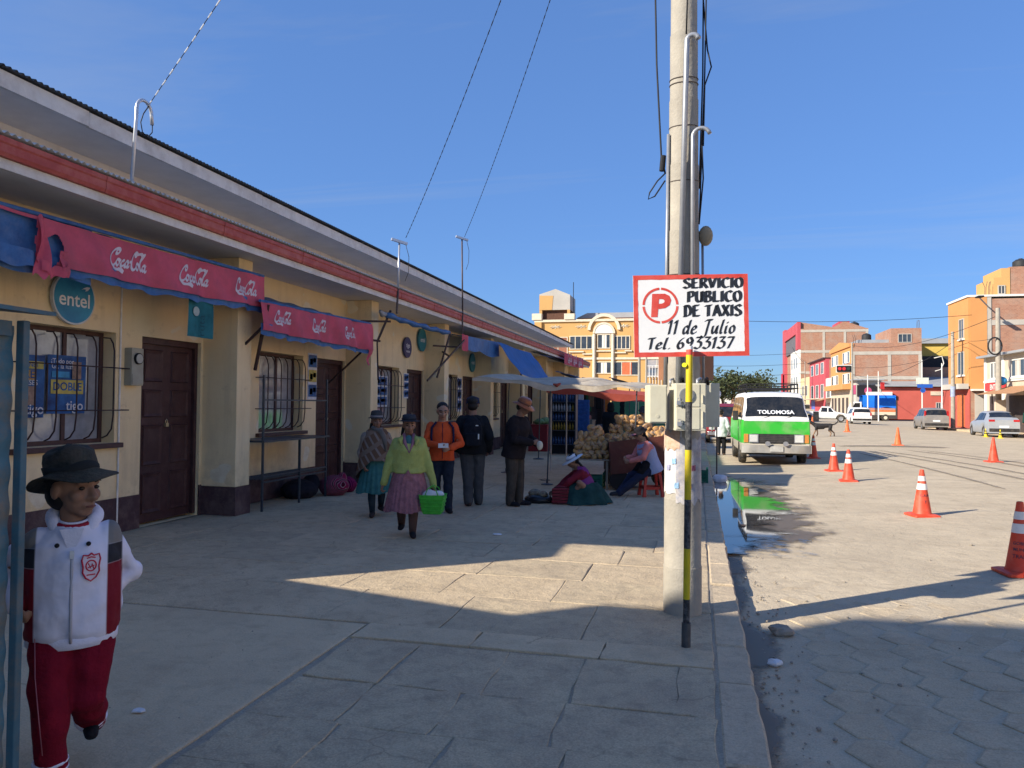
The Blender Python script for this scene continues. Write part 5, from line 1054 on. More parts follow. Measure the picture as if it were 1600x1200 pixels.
for i, zf in ((0, .80), (1, .80)):
    e = boy.kn[i] + (boy.feet[i] - boy.kn[i]) * zf; d = (boy.feet[i] - boy.kn[i]).normalized(); x = d.cross(Vector((0, 1, 0))).normalized(); y = d.cross(x)
    for o_ in (0, .03): MB().tube([e + d * o_ + (x * math.cos(a) + y * math.sin(a)) * .062 for a in [2 * math.pi * k / 16 for k in range(17)]], .007, 6).build('ankle_stripe', M_bw, boy.root, smooth=True)
mbw = MB().rings([boy.ring(t, .133 + g_, .102 + g_, n=28) for t, g_ in ((-.080, -.010), (-.076, -.001), (-.045, .001), (-.038, -.006))], caps=False); mbw.build('waistband', M_bw, boy.root, smooth=True)
boy.hair(HAIR)
M_hat = mat('hat_camo', (.016, .020, .018), .97, .4, 9, .5, 60, col2=(.06, .062, .05), dirt=((.075, .055, .04), .75, 13))
boy.hat(M_hat, .50, .43, .74, mat('hat_band_dark', (.016, .018, .017), .95), z=.73, droop=.12, tilt=-14, fn=lambda p, a: Vector((p.x * (1 + .05 * math.sin(3 * a + p.z * 5) * (p.z > .1)), p.y * (1 + .05 * math.cos(2 * a + p.z * 6) * (p.z > .1)), p.z + (.13 * math.cos(2 * a + .4) * (Vector((p.x, p.y)).length / .8) ** 3) + .035 * math.sin(a * 4 + 1) * (Vector((p.x, p.y)).length / .8) ** 2 + .05 * math.sin(3 * a + p.z * 4) * (1 if p.z > .1 else 0))), n=40)
bp_ = thing('school_bag', 'dark bag hanging behind the right hip of the boy', 'bag', (-2.82, 2.88, .62)); blob(MB().ell((-.02, .08, .10), (.10, .09, .17)).ell((0, .06, .02), (.11, .08, .08)), 'bag_body', fabric('bag_black', (.018, .02, .03)), bp_, .012, 3)

# ---------------------------------------------------------------- woman in green cardigan
gw = Person('woman in lime cardigan, pink pleated skirt and dark hat walking towards the camera', (-3.40, 8.62, 0), 20, 1.45, SK2, hip=(0, 0, .745), lean=2, feet=((-.08, .12, .10), (.06, -.14, .045)), toes=(-4, 6), hands=((-.30, -.04, .62), (.31, -.02, .58)), elbow=((-.8, .7, 0), (.8, .7, 0)), head=(10, 6), girth=1.35, fingers=.9)
gw.jacket(fabric('cardigan_lime', (.34, .40, .13), .12, 14, .6, 120), 'cardigan', .01, .004, folds=.03)
skirt(gw, fabric('skirt_pink', (.27, .125, .15), .28, 16, .4, 60), .30, .80, .165, .275, pleats=26, amp=.085, sway=(.0, -.03))
MB().prism([(-.035, -.40), (.035, -.40), (.06, 0), (0, .10), (-.06, 0)], (0, -.178, .70), (1, 0, 0), (0, -.03, 1), -.02).build('apron_front', fabric('skirt_pink', (.27, .125, .15)), gw.root)
nk = gw.neck
MB().tube([nk + Vector((-.055, -.06, .02)), nk + Vector((-.045, -.125, -.08)), nk + Vector((.01, -.165, -.2)), nk + Vector((.055, -.125, -.08)), nk + Vector((.055, -.06, .02))], [.02, .022, .012, .022, .02], 8).build('scarf', fabric('scarf_mauve', (.26, .13, .17)), gw.root, smooth=True)
MB().ell(nk + Vector((0, -.095, -.07)), (.05, .035, .08)).build('blouse', fabric('blouse_teal', (.05, .14, .16)), gw.root, smooth=True)
for x in (-1, 1): MB().limb([nk + Vector((x * .06, -.03, .0)), nk + Vector((x * .10, -.125, -.05)), nk + Vector((x * .09, -.155, -.10))], [.022, .030, .012], 8).build('collar', fabric('cardigan_lime', (.34, .40, .13)), gw.root, smooth=True)
gw.shoes(fabric('shoe_black', (.02, .02, .024))); gw.hair(HAIR, braids=True)
M_felt = fabric('felt_slate', (.035, .042, .055), .2, 20); gw.hat(M_felt, .40, .42, .68, fabric('felt_band', (.02, .022, .03)), z=.76, droop=.0, tilt=-4)
for i in (0, 1): MB().limb([gw.kn[i] + Vector((0, 0, -.02)), gw.kn[i] + (gw.feet[i] - gw.kn[i]) * .35, gw.feet[i]], [.058, .060, .040]).build('stocking', fabric('stocking_brown', (.10, .06, .052)), gw.root, smooth=True)
# basket
bk_ = thing('market_basket', 'bright green plastic shopping basket full of white bags carried by woman in lime cardigan', 'basket', (-3.06, 8.56, .28), R(8))
M_gp = mat('basket_green', (.06, .42, .05), .45, .2, 20, trans=.1)
def bask(p, a):
    k = max(abs(math.cos(a)), abs(math.sin(a))) ** .8; r = Vector((p.x, p.y, 0)) / k; return Vector((r.x * .95, r.y * .75, p.z))
MB().lathe([(.11, 0), (.125, .02), (.165, .22), (.17, .23), (.16, .22), (.12, .03), (.02, .02)], 32, fn=bask).build('basket_body', M_gp, bk_, smooth='auto')
for k in range(4): MB().tube([(p_.x, p_.y, p_.z) for p_ in [bask(Vector(((.135 + k * .009) * math.cos(a), (.135 + k * .009) * math.sin(a), .05 + k * .045)), a) for a in [2 * math.pi * j / 32 for j in range(33)]]], .006, 5).build('woven_strip', M_gp, bk_, smooth=True)
for x in (-.08, .08): MB().tube([(x, -.10, .22), (x * .6, -.09, .30), (0, -.03, .335), (0, .03, .335), (x * .6, .09, .30), (x, .10, .22)], .006, 6).build('handle', M_gp, bk_, smooth=True)
blob(MB().ell((-.03, 0, .22), (.10, .08, .06)).ell((.06, .02, .22), (.07, .07, .055)), 'plastic_bag', M_pbag, bk_, .012, 2, .03)

# ---------------------------------------------------------------- woman in shawl
tw = Person('woman in checked brown shawl, teal skirt and grey hat walking beside the doors', (-4.42, 9.95, 0), 30, 1.46, SK2, hip=(0, 0, .75), lean=4, feet=((-.05, -.10, .045), (.09, .10, .10)), toes=(-10, 12), hands=((-.18, -.10, .72), (.24, .02, .72)), head=(6, 2), girth=1.15)
tw.jacket(fabric('blouse_grey', (.25, .22, .19)), 'blouse', .0)
def check_mat():
    m = bpy.data.materials.new('shawl_check'); m.use_nodes = True; t = m.node_tree; p = t.nodes['Principled BSDF']; p.inputs['Roughness'].default_value = .95; p.inputs['Specular IOR Level'].default_value = .1
    tcn = nn(t, 'ShaderNodeTexCoord'); mp_ = nn(t, 'ShaderNodeMapping'); mp_.inputs['Rotation'].default_value = (0, R(35), R(20)); t.links.new(tcn.outputs['Object'], mp_.inputs[0])
    w1 = nn(t, 'ShaderNodeTexWave'); w1.inputs['Scale'].default_value = 3.6; w1.bands_direction = 'X'; w2 = nn(t, 'ShaderNodeTexWave'); w2.inputs['Scale'].default_value = 1.7; w2.bands_direction = 'Z'
    r_ = []
    for w in (w1, w2):
        t.links.new(mp_.outputs[0], w.inputs['Vector']); r = nn(t, 'ShaderNodeMapRange'); r.inputs[1].default_value = .72; r.inputs[2].default_value = .84; t.links.new(w.outputs['Fac'], r.inputs[0]); r_.append(r.outputs[0])
    a = nn(t, 'ShaderNodeMixRGB'); a.inputs[1].default_value = (.13, .078, .052, 1); a.inputs[2].default_value = (.21, .175, .155, 1); t.links.new(r_[0], a.inputs[0])
    b = nn(t, 'ShaderNodeMixRGB'); b.inputs[2].default_value = (.185, .135, .105, 1); t.links.new(a.outputs[0], b.inputs[1]); t.links.new(r_[1], b.inputs[0]); t.links.new(b.outputs[0], p.inputs['Base Color']); return m
M_shawl = check_mat(); nk = tw.neck
rr = []
for j in range(10):
    v = j / 9; ring_ = []
    for k in range(40):
        a = 2 * math.pi * k / 40; rx = .075 + .20 * v ** .55; ry = .07 + .12 * v ** .6; drop = (.46 + .22 * max(0, -math.cos(a + .3)) + .10 * max(0, math.sin(a))) * v ** 1.3
        ring_.append(nk + Vector((rx * math.cos(a) * (1 + .03 * v * math.sin(a * 9)), ry * math.sin(a) * (1 + .04 * v * math.sin(a * 7)), .035 - drop)))
    rr.append(ring_)
MB().rings(rr, caps=False).build('shawl', M_shawl, tw.root, smooth=True, fix=False)
MB().limb([nk + Vector((-.06, -.085, .03)), nk + Vector((.05, -.10, -.02)), nk + Vector((.10, -.13, -.14)), nk + Vector((.12, -.15, -.28))], [.028, .038, .036, .02], 8).build('scarf_end', fabric('scarf_grey', (.13, .12, .11)), tw.root, smooth=True)
skirt(tw, fabric('skirt_teal', (.045, .155, .155), .25, 9, .25), .33, .80, .15, .26, pleats=20, amp=.09)
for i in (0, 1): MB().limb([tw.kn[i], tw.kn[i] + (tw.feet[i] - tw.kn[i]) * .4, tw.feet[i]], [.052, .054, .036]).build('stocking', fabric('stocking_navy', (.02, .035, .05)), tw.root, smooth=True)
tw.shoes(fabric('shoe_brown', (.045, .035, .035))); tw.hair(HAIR, braids=True); tw.hat(fabric('felt_grey', (.05, .055, .06)), .50, .42, .60, fabric('felt_band_light', (.20, .20, .21)), z=.74, droop=.02)

# ---------------------------------------------------------------- man in orange jacket
om = Person('man in orange jacket looking at a phone behind the green cardigan woman', (-3.66, 10.6, 0), 22, 1.62, SK3, feet=((-.09, .06, .05), (.10, -.08, .045)), toes=(-6, 8), hands=((-.06, -.27, .985), (.10, -.24, .94)), elbow=((-.8, .4, -.5), (.8, .4, -.5)), head=(4, 16), girth=1.08, fingers=.8)
om.jacket(fabric('jacket_orange', (.56, .085, .028), .1, 9), 'jacket', -.05, .003); om.trousers(fabric('jeans_dark', (.016, .024, .04), .3), wide=1.0); om.shoes(fabric('shoe_black', (.02, .02, .024))); om.hair(HAIR)
MB().box(-.07, .075, -.335, -.322, .955, 1.02).build('phone_case', mat('phone_white', (.62, .63, .66), .35), om.root)
M_nv = fabric('piping_navy', (.018, .018, .05))
for x in (-1, 1): MB().tube([om.P(.30, x * .055, .055), om.P(.25, x * .095, .062), om.P(.17, x * .10, .080), om.P(.08, x * .095, .075)], .016, 6).build('piping', M_nv, om.root, smooth=True)
MB().tube([om.P(.29, 0, .068), om.P(.2, 0, .093), om.P(.1, 0, .088), om.P(-.03, 0, .092)], .005, 5).build('zip', M_nv, om.root, smooth=True)
# ---------------------------------------------------------------- man with backpack
bm_ = Person('man in black jacket and navy cap seen from behind wearing a backpack', (-3.43, 11.4, 0), 196, 1.72, SK2, lean=2, feet=((-.10, -.06, .045), (.05, .10, .05)), toes=(-8, 6), hands=((-.25, -.1, .86), (.25, -.06, .86)), girth=1.16, head=(-6, 4))
bm_.jacket(fabric('jacket_black', (.014, .016, .020), .3), 'jacket', -.05, .008); bm_.trousers(fabric('trousers_slate', (.065, .07, .078), .2), wide=1.12, folds=.024); bm_.shoes(fabric('shoe_brown', (.045, .035, .035))); bm_.hair(HAIR)
bm_.hat(fabric('cap_navy', (.022, .03, .065)), .42, .43, .46, z=.58, dome=True, name='cap'); MB().lathe([(.10, 0), (.10, .02), (.01, .025)], 16, bm_.q(0, -.55, .62), lambda p, a: bm_.HM @ (Vector((p.x * 3.2, p.y * 2.4, p.z)) * bm_.hs)).build('cap_peak', fabric('cap_navy', (.022, .03, .065)), bm_.root, smooth=True)
def at_person(p, v): return p.root.matrix_basis @ Vector(v)
bpk = thing('backpack', 'black backpack with small grey tags worn by man in navy cap', 'backpack', at_person(bm_, (0, .17, .95)), R(196))
blob(MB().ell((0, .05, .20), (.16, .11, .25)).obox((0, .045, .16), (.27, .17, .34)).obox((0, .14, .09), (.21, .08, .18)), 'pack', fabric('pack_black', (.012, .015, .022), .3, 20), bpk, .012, 4)
MB().box(-.09, -.05, .168, .176, .30, .315).build('tag', M_galv, bpk); MB().box(-.105, -.085, .182, .19, .10, .18).build('tag', M_galv, bpk)
for x in (-.10, .10): MB().tube([(x, -.02, .40), (x, -.16, .44), (x * 1.1, -.27, .34), (x * 1.2, -.22, .1), (x, -.04, .02)], .017, 6, flat=.5).build('strap', fabric('pack_black', (.012, .015, .022)), bpk, smooth=True)
# ---------------------------------------------------------------- man in brown hat
hmn = Person('man in dark jacket and orange-brown leather hat leaning forward, holding something pale', (-2.80, 11.6, 0), 74, 1.72, SK2, lean=10, feet=((-.10, .02, .045), (.09, -.04, .045)), toes=(-8, 12), hands=((-.06, -.34, 1.0), (.08, -.36, .98)), elbow=((-.7, .6, -.5), (.7, .6, -.5)), girth=1.18, head=(0, 24), fingers=.7)
hmn.jacket(fabric('jacket_dark_brown', (.020, .017, .020), .3), 'jacket', -.08, .008); hmn.trousers(fabric('trousers_olive', (.060, .052, .044), .2), wide=1.08, folds=.02); hmn.shoes(fabric('shoe_black', (.02, .02, .024))); hmn.hair(HAIR)
M_leather = mat('hat_leather', (.26, .085, .035), .35, .2, 14, .2, 40); hmn.hat(M_leather, .46, .44, .80, mat('hat_leather_band', (.12, .04, .02), .5), z=.62, droop=.10, fn=lambda p, a: Vector((p.x, p.y, p.z + .06 * math.cos(2 * a) * (Vector((p.x, p.y)).length / .8) ** 3)))
pbg = thing('pale_bundle', 'small pale paper bundle in hands of man with leather hat', 'bundle', at_person(hmn, (0, -.45, .92))); blob(MB().ell((0, 0, .03), (.05, .045, .07)), 'wrap', mat('bundle_cream', (.55, .52, .42), .9), pbg, .009, 1, .02)
# ---------------------------------------------------------------- seller sitting on the ground in white hat
ws = Person('seated street seller in white brimmed hat, red blouse and purple shawl', (-1.80, 12.25, 0), -72, 1.46, SK2, hip=(0, .10, .15), lean=26, feet=((-.12, -.20, .05), (.12, -.18, .05)), toes=(-30, 30), hands=((-.24, -.44, .16), (.08, -.42, .22)), elbow=((-.8, 0, .4), (.8, 0, .2)), knee=((-.6, -.2, .9), (.6, -.2, .9)), head=(0, 30), girth=1.2)
ws.jacket(fabric('blouse_crimson', (.16, .016, .030)), 'blouse', .0, .004)
def shaw(u, v):
    a = R(200 - 220 * u); t = v; nk = ws.neck; rx = .08 + .16 * t ** .6; ry = .09 + .20 * t ** .7
    return nk + Vector((rx * math.cos(a) * (1 + .04 * math.sin(u * 30) * t), .02 + .10 * t + ry * max(-.35, math.sin(a)), .03 - (.34 + .26 * math.sin(u * math.pi) ** 3) * t ** 1.15))
MB().sheet(shaw, 36, 14).build('shawl', fabric('shawl_purple', (.155, .035, .16), .12, 7), ws.root, smooth=True, fix=False)
mb = MB(); rr = []
for j in range(8):
    v = j / 7; rr.append([Vector((.02 * v, -.02, .34 - .33 * v ** 1.3)) + Vector(((.20 + .18 * v) * math.cos(a) * (1 + .07 * v * math.sin(a * 11)), (.24 + .24 * v) * math.sin(a) * (1 + .07 * v * math.sin(a * 11)), .012 * math.sin(a * 7) * v)) for a in [2 * math.pi * k / 66 for k in range(66)]])
mb.rings(rr, caps=False).build('skirt', fabric('skirt_bottle_green', (.018, .055, .052), .3, 8), ws.root, smooth=True, fix=False)
ws.hair(HAIR, braids=True); ws.hat(fabric('straw_white', (.62, .64, .68), .06, 20), .36, .44, .95, fabric('hat_band_grey', (.33, .34, .38)), z=.64, droop=.04, dome=False)
def goods(name, label, loc, parts):
    t = thing(name, label, 'goods', loc)
    for (nm, mb_, m, f) in parts: blob(mb_, nm, m, t, .012, 2, f)
    return t
M_str = mat('aguayo_red', (.20, .03, .045), .9, .2, 9)
def stripe_mat(name, c1, c2, sc, d='Z', rot=(0, 0, 0)):
    m = bpy.data.materials.new(name); m.use_nodes = True; t = m.node_tree; p = t.nodes['Principled BSDF']; p.inputs['Roughness'].default_value = .95; p.inputs['Specular IOR Level'].default_value = .1
    tcn = nn(t, 'ShaderNodeTexCoord'); mpn = nn(t, 'ShaderNodeMapping'); mpn.inputs['Rotation'].default_value = rot; w = nn(t, 'ShaderNodeTexWave'); w.bands_direction = d; w.inputs['Scale'].default_value = sc; w.inputs['Distortion'].default_value = 1.2; w.inputs['Detail'].default_value = 1
    t.links.new(tcn.outputs['Object'], mpn.inputs[0]); t.links.new(mpn.outputs[0], w.inputs['Vector']); r = nn(t, 'ShaderNodeValToRGB'); t.links.new(w.outputs['Fac'], r.inputs[0]); e = r.color_ramp.elements; e[0].color = (*c1, 1); e[1].color = (*c2, 1); e[0].position = .35; e[1].position = .55
    x = r.color_ramp.elements.new(.8); x.color = (*[c * .3 for c in c1], 1); t.links.new(r.outputs[0], p.inputs['Base Color']); return m
M_ag = stripe_mat('aguayo_stripe', (.16, .018, .03), (.34, .10, .10), 6.5)
goods('striped_bundle', 'red striped woven cloth bundle beside the seated seller in the white hat', (-2.12, 12.0, 0), [('cloth', MB().obox((0, 0, .13), (.26, .24, .24)).ell((0, 0, .24), (.13, .11, .06)), M_ag, .02)])
goods('goods_tray', 'black plastic bundle of small goods on the pavement before the seated seller', (-2.50, 12.05, 0), [('black_bag', MB().ell((0, 0, .05), (.24, .19, .09)), mat('bag_plastic_black', (.015, .016, .02), .25), .03), ('wares', MB().ell((-.06, .02, .14), (.12, .1, .07)).ell((.08, -.02, .13), (.09, .1, .06)), mat('wares_mixed', (.10, .14, .16), .6, .8, 18, col2=(.34, .26, .16)), .04)])
# ---------------------------------------------------------------- seller on the stool
ss = Person('seller on a red stool in pale blue apron and dark hat, reaching into bread cart', (-.80, 13.5, 0), -64, 1.52, SK3, hip=(0, .02, .52), lean=20, feet=((-.12, -.52, .05), (.10, -.62, .07)), toes=(-8, 8), hands=((-.02, -.44, .66), (.12, -.42, .62)), elbow=((-.6, .5, -.5), (.9, .4, -.3)), knee=((-.2, -.3, 1), (.2, -.3, 1)), head=(0, 20), girth=1.2)
ss.jacket(fabric('blouse_pink', (.58, .20, .18), .08), 'blouse', .0, .003)
ap = MB(); rows_ = ((-.07, .150, .118), (.0, .142, .110), (.1, .128, .100), (.2, .142, .104), (.262, .120, .080), (.29, .085, .068))
ap.rings([ss.ring(t, a, b) for t, a, b in rows_]); blob(ap, 'apron', fabric('apron_blue', (.33, .38, .56), .08), ss.root, .012, 3, .01)
ss.trousers(fabric('trousers_navy', (.018, .024, .05)), wide=1.1); ss.shoes(fabric('shoe_dark', (.03, .03, .035))); ss.hair(HAIR, braids=True)
MB().limb([ss.hj[0] + Vector((0, -.1, .06)), ss.kn[0] + Vector((0, .05, .03))], [.10, .07]).limb([ss.hj[1] + Vector((0, -.1, .06)), ss.kn[1] + Vector((0, .05, .03))], [.10, .07]).build('skirt', fabric('skirt_black', (.013, .013, .015)), ss.root, smooth=True)
ss.hat(fabric('hat_black', (.014, .013, .016)), .36, .42, .70, z=.62, droop=.06, tilt=6); MB().ell(ss.q(0, -.52, .58), (.36 * ss.hs, .26 * ss.hs, .05 * ss.hs), ss.HM).build('hat_peak', fabric('visor_pink', (.42, .17, .20)), ss.root, smooth=True)
stl = thing('plastic_stool', 'red plastic stool under the bread seller', 'stool', (-.79, 13.48, 0), R(20)); M_rp = mat('stool_red', (.42, .035, .025), .4, .1, 5)
def sq(w, z): return [(-w, -w, z), (w, -w, z), (w, w, z), (-w, w, z)]
MB().rings([sq(.135, .40), sq(.15, .405), sq(.155, .43), sq(.145, .44)]).build('seat', M_rp, stl, bevel=.008)
for x in (-1, 1):
    for y in (-1, 1): MB().rings([[(x * a + dx, y * a + dy, z) for dx, dy in ((-w, -w), (w, -w), (w, w), (-w, w))] for a, w, z in ((.115, .030, .41), (.145, .022, .2), (.165, .030, 0))]).build('leg', M_rp, stl, bevel=.006)
for (a, b) in (((-.14, -.142), (.14, -.142)), ((-.14, .142), (.14, .142)), ((-.142, -.12), (-.142, .12)), ((.142, -.12), (.142, .12))): MB().bar((*a, .15), (*b, .15), .012, .05).build('stretcher', M_rp, stl)
# ---------------------------------------------------------------- people in the background
hp = Person('person in black hooded jacket seen from behind at the far stalls', (-2.62, 23.6, 0), 175, 1.66, SK2, girth=1.4, voxel=.014)
hp.jacket(fabric('hoodie_black', (.010, .012, .014)), 'jacket', -.06, .01, voxel=.016); hp.trousers(fabric('trousers_dark', (.02, .022, .03)), voxel=.016); hp.shoes(fabric('shoe_black', (.02, .02, .024)))
blob(MB().ell(hp.q(0, .1, .55), (.50 * hp.hs, .56 * hp.hs, .62 * hp.hs)).ell(hp.q(0, .15, .1), (.55 * hp.hs, .5 * hp.hs, .4 * hp.hs)), 'hood', fabric('hoodie_black', (.010, .012, .014)), hp.root, .016, 3); MB().box(-.08, .08, .165, .17, 1.18, 1.22).build('back_print', mat('print_pale', (.4, .42, .3), .8), hp.root)
cp = Person('person in blue-grey cap bending behind the bread pile', (-1.18, 16.3, 0), 30, 1.6, SK3, lean=14, head=(0, 20), voxel=.013, girth=1.15)
cp.jacket(fabric('coat_brown', (.09, .06, .045)), 'coat', -.06, .006, voxel=.016); cp.trousers(fabric('trousers_dark', (.02, .022, .03)), voxel=.016); cp.shoes(fabric('shoe_black', (.02, .02, .024))); cp.hair(HAIR); cp.hat(fabric('cap_grey_blue', (.06, .075, .13)), .42, .44, .56, z=.58, name='cap')
bgp = Person('person in white top and black trousers standing in the gutter by the green van', (.80, 27.2, ROADZ), 170, 1.62, SK2, feet=((-.09, -.05, .05), (.07, .1, .06)), hands=((-.26, -.1, .8), (.3, .1, .9)), girth=1.1, voxel=.013)
bgp.jacket(fabric('coat_white', (.56, .57, .60), .08), 'coat', -.12, .008, voxel=.016); bgp.trousers(fabric('trousers_black', (.014, .014, .017)), voxel=.016); bgp.shoes(fabric('shoe_tan', (.13, .09, .07))); bgp.hair(HAIR)
cf = thing('candy_floss', 'bundle of pale blue and lilac plastic bags on a stick beside the meter boxes', 'plastic bags', (.42, 17.4, .3)); MB().cyl((.42, 17.4, .0), (.42, 17.4, 1.7), .015, n=8).build('stick', M_iron, cf, world=True); blob(MB().ell((.42, 17.4, 1.75), (.17, .15, .17)).ell((.50, 17.42, 1.85), (.1, .1, .1)).ell((.33, 17.38, 1.72), (.1, .1, .1)), 'bags', mat('bag_lilac', (.42, .45, .66), .4, .3, 20, col2=(.6, .68, .78)), cf, .016, 1, .08)
frp = Person('person in dark green jacket standing on the far pavement behind the silver car', (18.9, 50.6, 0), -70, 1.62, SK2, voxel=.016); frp.jacket(fabric('jacket_green', (.012, .06, .045)), 'jacket', -.05, .01, voxel=.018); frp.trousers(fabric('trousers_dark', (.02, .022, .03)), voxel=.018); frp.shoes(fabric('shoe_black', (.02, .02, .024))); frp.hair(HAIR)
# ================================================================ stalls, bread, tarpaulins
M_wt = mat('tarp_white', (.56, .49, .39), .85, .16, 3, .3, 12, dirt=((.33, .26, .19), .75, 2.5), trans=.2)
M_ot = mat('tarp_orange', (.38, .075, .05), .8, .15, 3, .2, 10, trans=.15)
sc_ = thing('stall_canopy', 'sagging off-white tarpaulin canopy on thin poles over the bread stall', 'canopy', (-2.8, 15.5, 0))
MB().sheet(lambda u, v: (-4.35 + 3.25 * u + .25 * v * u, 14.4 + .25 * u + v * 2.6, 2.10 - .19 * u + .03 * math.sin(u * 9 + v * 3) - .10 * math.sin(u * 3.14) * math.sin(v * 3.14) + .18 * v + .02 * math.sin(u * 23)), 50, 20).build('cloth', M_wt, sc_, world=True, smooth=True, fix=False)
MB().sheet(lambda u, v: (-4.35 + 3.25 * u + .02 * math.sin(u * 40), 14.39 + .25 * u + .02 * math.sin(u * 31), 2.095 - .19 * u + .03 * math.sin(u * 9) + .02 * math.sin(u * 23) - v * (.05 + .05 * math.sin(u * 3.1) + .025 * math.sin(u * 19))), 60, 3).build('front_edge', M_wt, sc_, world=True, smooth=True, fix=False)
for (x, y, h) in ((-2.89, 14.76, 1.97), (-1.2, 14.8, 1.88), (-4.3, 17, 2.2), (-1.0, 17.2, 2.0)):
    MB().cyl((x, y, 0), (x + .06, y, h), .014, n=8).build('pole', M_rack, sc_, world=True); MB().lathe([(.12, .0), (.12, .012), (.02, .03), (.02, .1), (.0, .1)], 20, (x, y, 0)).build('pole_base', M_rack, sc_, world=True, smooth='auto')
MB().tube([(-2.87, 14.74, .10), (-2.80, 14.62, .10), (-2.92, 14.5, .10), (-3.02, 14.66, .10), (-2.95, 14.84, .10), (-2.87, 14.74, .10)], .006, 6).build('ring', M_rack, sc_, world=True, smooth=True)
MB().limb([(-2.72, 14.5, 1.98), (-2.66, 14.5, 1.96), (-2.60, 14.5, 1.99)], [.02, .035, .02]).build('knot', M_ot, sc_, world=True, smooth=True)
rc = thing('orange_canopy', 'red-orange tarpaulin canopy behind the white one', 'canopy', (-2.2, 19, 0))
MB().sheet(lambda u, v: (-3.5 + 2.9 * u, 17.7 + .5 * u + v * 2.3, 2.02 - .27 * u + .02 * math.sin(u * 9) + .12 * v - .08 * math.sin(u * 3.14) * math.sin(v * 3.14)), 30, 14).build('cloth', M_ot, rc, world=True, smooth=True, fix=False)
MB().sheet(lambda u, v: (-3.5 + 2.9 * u, 17.69 + .5 * u, 2.02 - .27 * u + .02 * math.sin(u * 9) - v * (.15 + .03 * math.sin(u * 14))), 30, 3).build('valance', M_ot, rc, world=True, smooth=True, fix=False)
for (x, y) in ((-3.4, 17.8), (-.7, 18.3), (-3.4, 20), (-.7, 20.3)): MB().cyl((x, y, 0), (x, y, 1.9), .016, n=8).build('pole', mat('pole_pale', (.45, .43, .40), .6), rc, world=True)
# bread table and cart
M_wood = mat('cart_wood_red', (.105, .030, .022), .6, .2, 7, .15, 30, dirt=((.17, .08, .05), .4, 6)); M_tbl = mat('table_plank', (.25, .2, .15), .8)
tb = thing('bread_table', 'low plank table stacked with round loaves beside the red cart', 'table', (-1.95, 14.45, 0))
for k in range(4): MB().box(-2.32, -1.58, 14.16 + k * .16, 14.31 + k * .16, .54, .565).build('plank', M_tbl, tb, world=True)
for (x, y) in ((-2.28, 14.2), (-1.64, 14.2), (-2.28, 14.72), (-1.64, 14.72)): MB().bar((x, y, 0), (x, y, .54), .04).build('leg', M_tbl, tb, world=True)
ct = thing('bread_cart', 'dark red wooden cart with slanted side holding bread bags', 'cart', (-1.05, 14.6, 0), R(14))
MB().prism([(-.60, .30), (.62, .42), (.66, 1.06), (-.66, .90)], (0, -.36, 0), (1, 0, 0), (0, 0, 1), .03).build('side_board', M_wood, ct)
MB().prism([(-.60, .30), (.62, .42), (.66, 1.06), (-.66, .90)], (0, .60, 0), (1, 0, 0), (0, 0, 1), .03).build('side_board', M_wood, ct)
MB().prism([(-.36, .32), (.57, .32), (.57, .92), (-.36, .90)], (-.63, 0, 0), (0, 1, 0), (0, 0, 1), .03).build('end_board', M_wood, ct); MB().prism([(-.36, .42), (.57, .42), (.57, 1.07), (-.36, 1.06)], (.63, 0, 0), (0, 1, 0), (0, 0, 1), .03).build('end_board', M_wood, ct)
MB().box(-.60, .62, -.38, .58, .46, .49).build('floor_board', M_wood, ct)
for x in (-.45, .5):
    for y in (-.34, .56):
        w = MB().tube([(x, y - .03, .19), (x, y + .03, .19)], .19, 20); w.build('wheel', M_dark, ct)
for x in (-.52, .55): MB().bar((x, -.33, .40), (x, -.33, .10), .05).build('prop', M_wood, ct)
# loaves in clear bags: each bag a thing of four to six round loaves
M_brd = mat('bread_crust', (.46, .235, .075), .7, .25, 5, .3, 22, col2=(.60, .35, .13)); M_film = mat('bag_film', (.75, .75, .74), .15, .05, 4, spec=.6)
def film_mat():
    m = bpy.data.materials.new('clear_film'); m.use_nodes = True; t = m.node_tree; p = t.nodes['Principled BSDF']; p.inputs['Base Color'].default_value = (.8, .78, .74, 1); p.inputs['Roughness'].default_value = .2
    tr = nn(t, 'ShaderNodeBsdfTransparent'); mx = nn(t, 'ShaderNodeMixShader'); lw_ = nn(t, 'ShaderNodeTexNoise'); lw_.inputs['Scale'].default_value = 14; tcn = nn(t, 'ShaderNodeTexCoord'); t.links.new(tcn.outputs['Object'], lw_.inputs['Vector'])
    r = nn(t, 'ShaderNodeMapRange'); r.inputs[1].default_value = .4; r.inputs[2].default_value = .75; r.inputs[3].default_value = .0; r.inputs[4].default_value = .16; t.links.new(lw_.outputs[0], r.inputs[0]); t.links.new(r.outputs[0], mx.inputs[0]); t.links.new(tr.outputs[0], mx.inputs[1]); t.links.new(p.outputs[0], mx.inputs[2]); t.links.new(mx.outputs[0], t.nodes['Material Output'].inputs[0]); return m
M_film = film_mat(); loafs = []
for k in range(4):
    mb = MB().ell((0, 0, 0), (.072, .068, .036), None, 14, 9); mb.v = [tuple(Vector(q) * (1 + .10 * noise.noise(Vector(q) * 14 + Vector((k * 7, 0, 0))))) for q in mb.v]; me = mb.mesh('loaf'); me.materials.append(M_brd); me.polygons.foreach_set('use_smooth', [True] * len(me.polygons)); loafs.append(me)
fm = MB().ell((0, 0, .085), (.165, .115, .11), None, 18, 10); fm.v = [tuple(Vector(q) * (1 + .12 * noise.noise(Vector(q) * 11))) for q in fm.v]; fme = fm.mesh('film'); fme.materials.append(M_film); fme.polygons.foreach_set('use_smooth', [True] * len(fme.polygons))
GB = 'bags of round bread heaped on the table and cart'
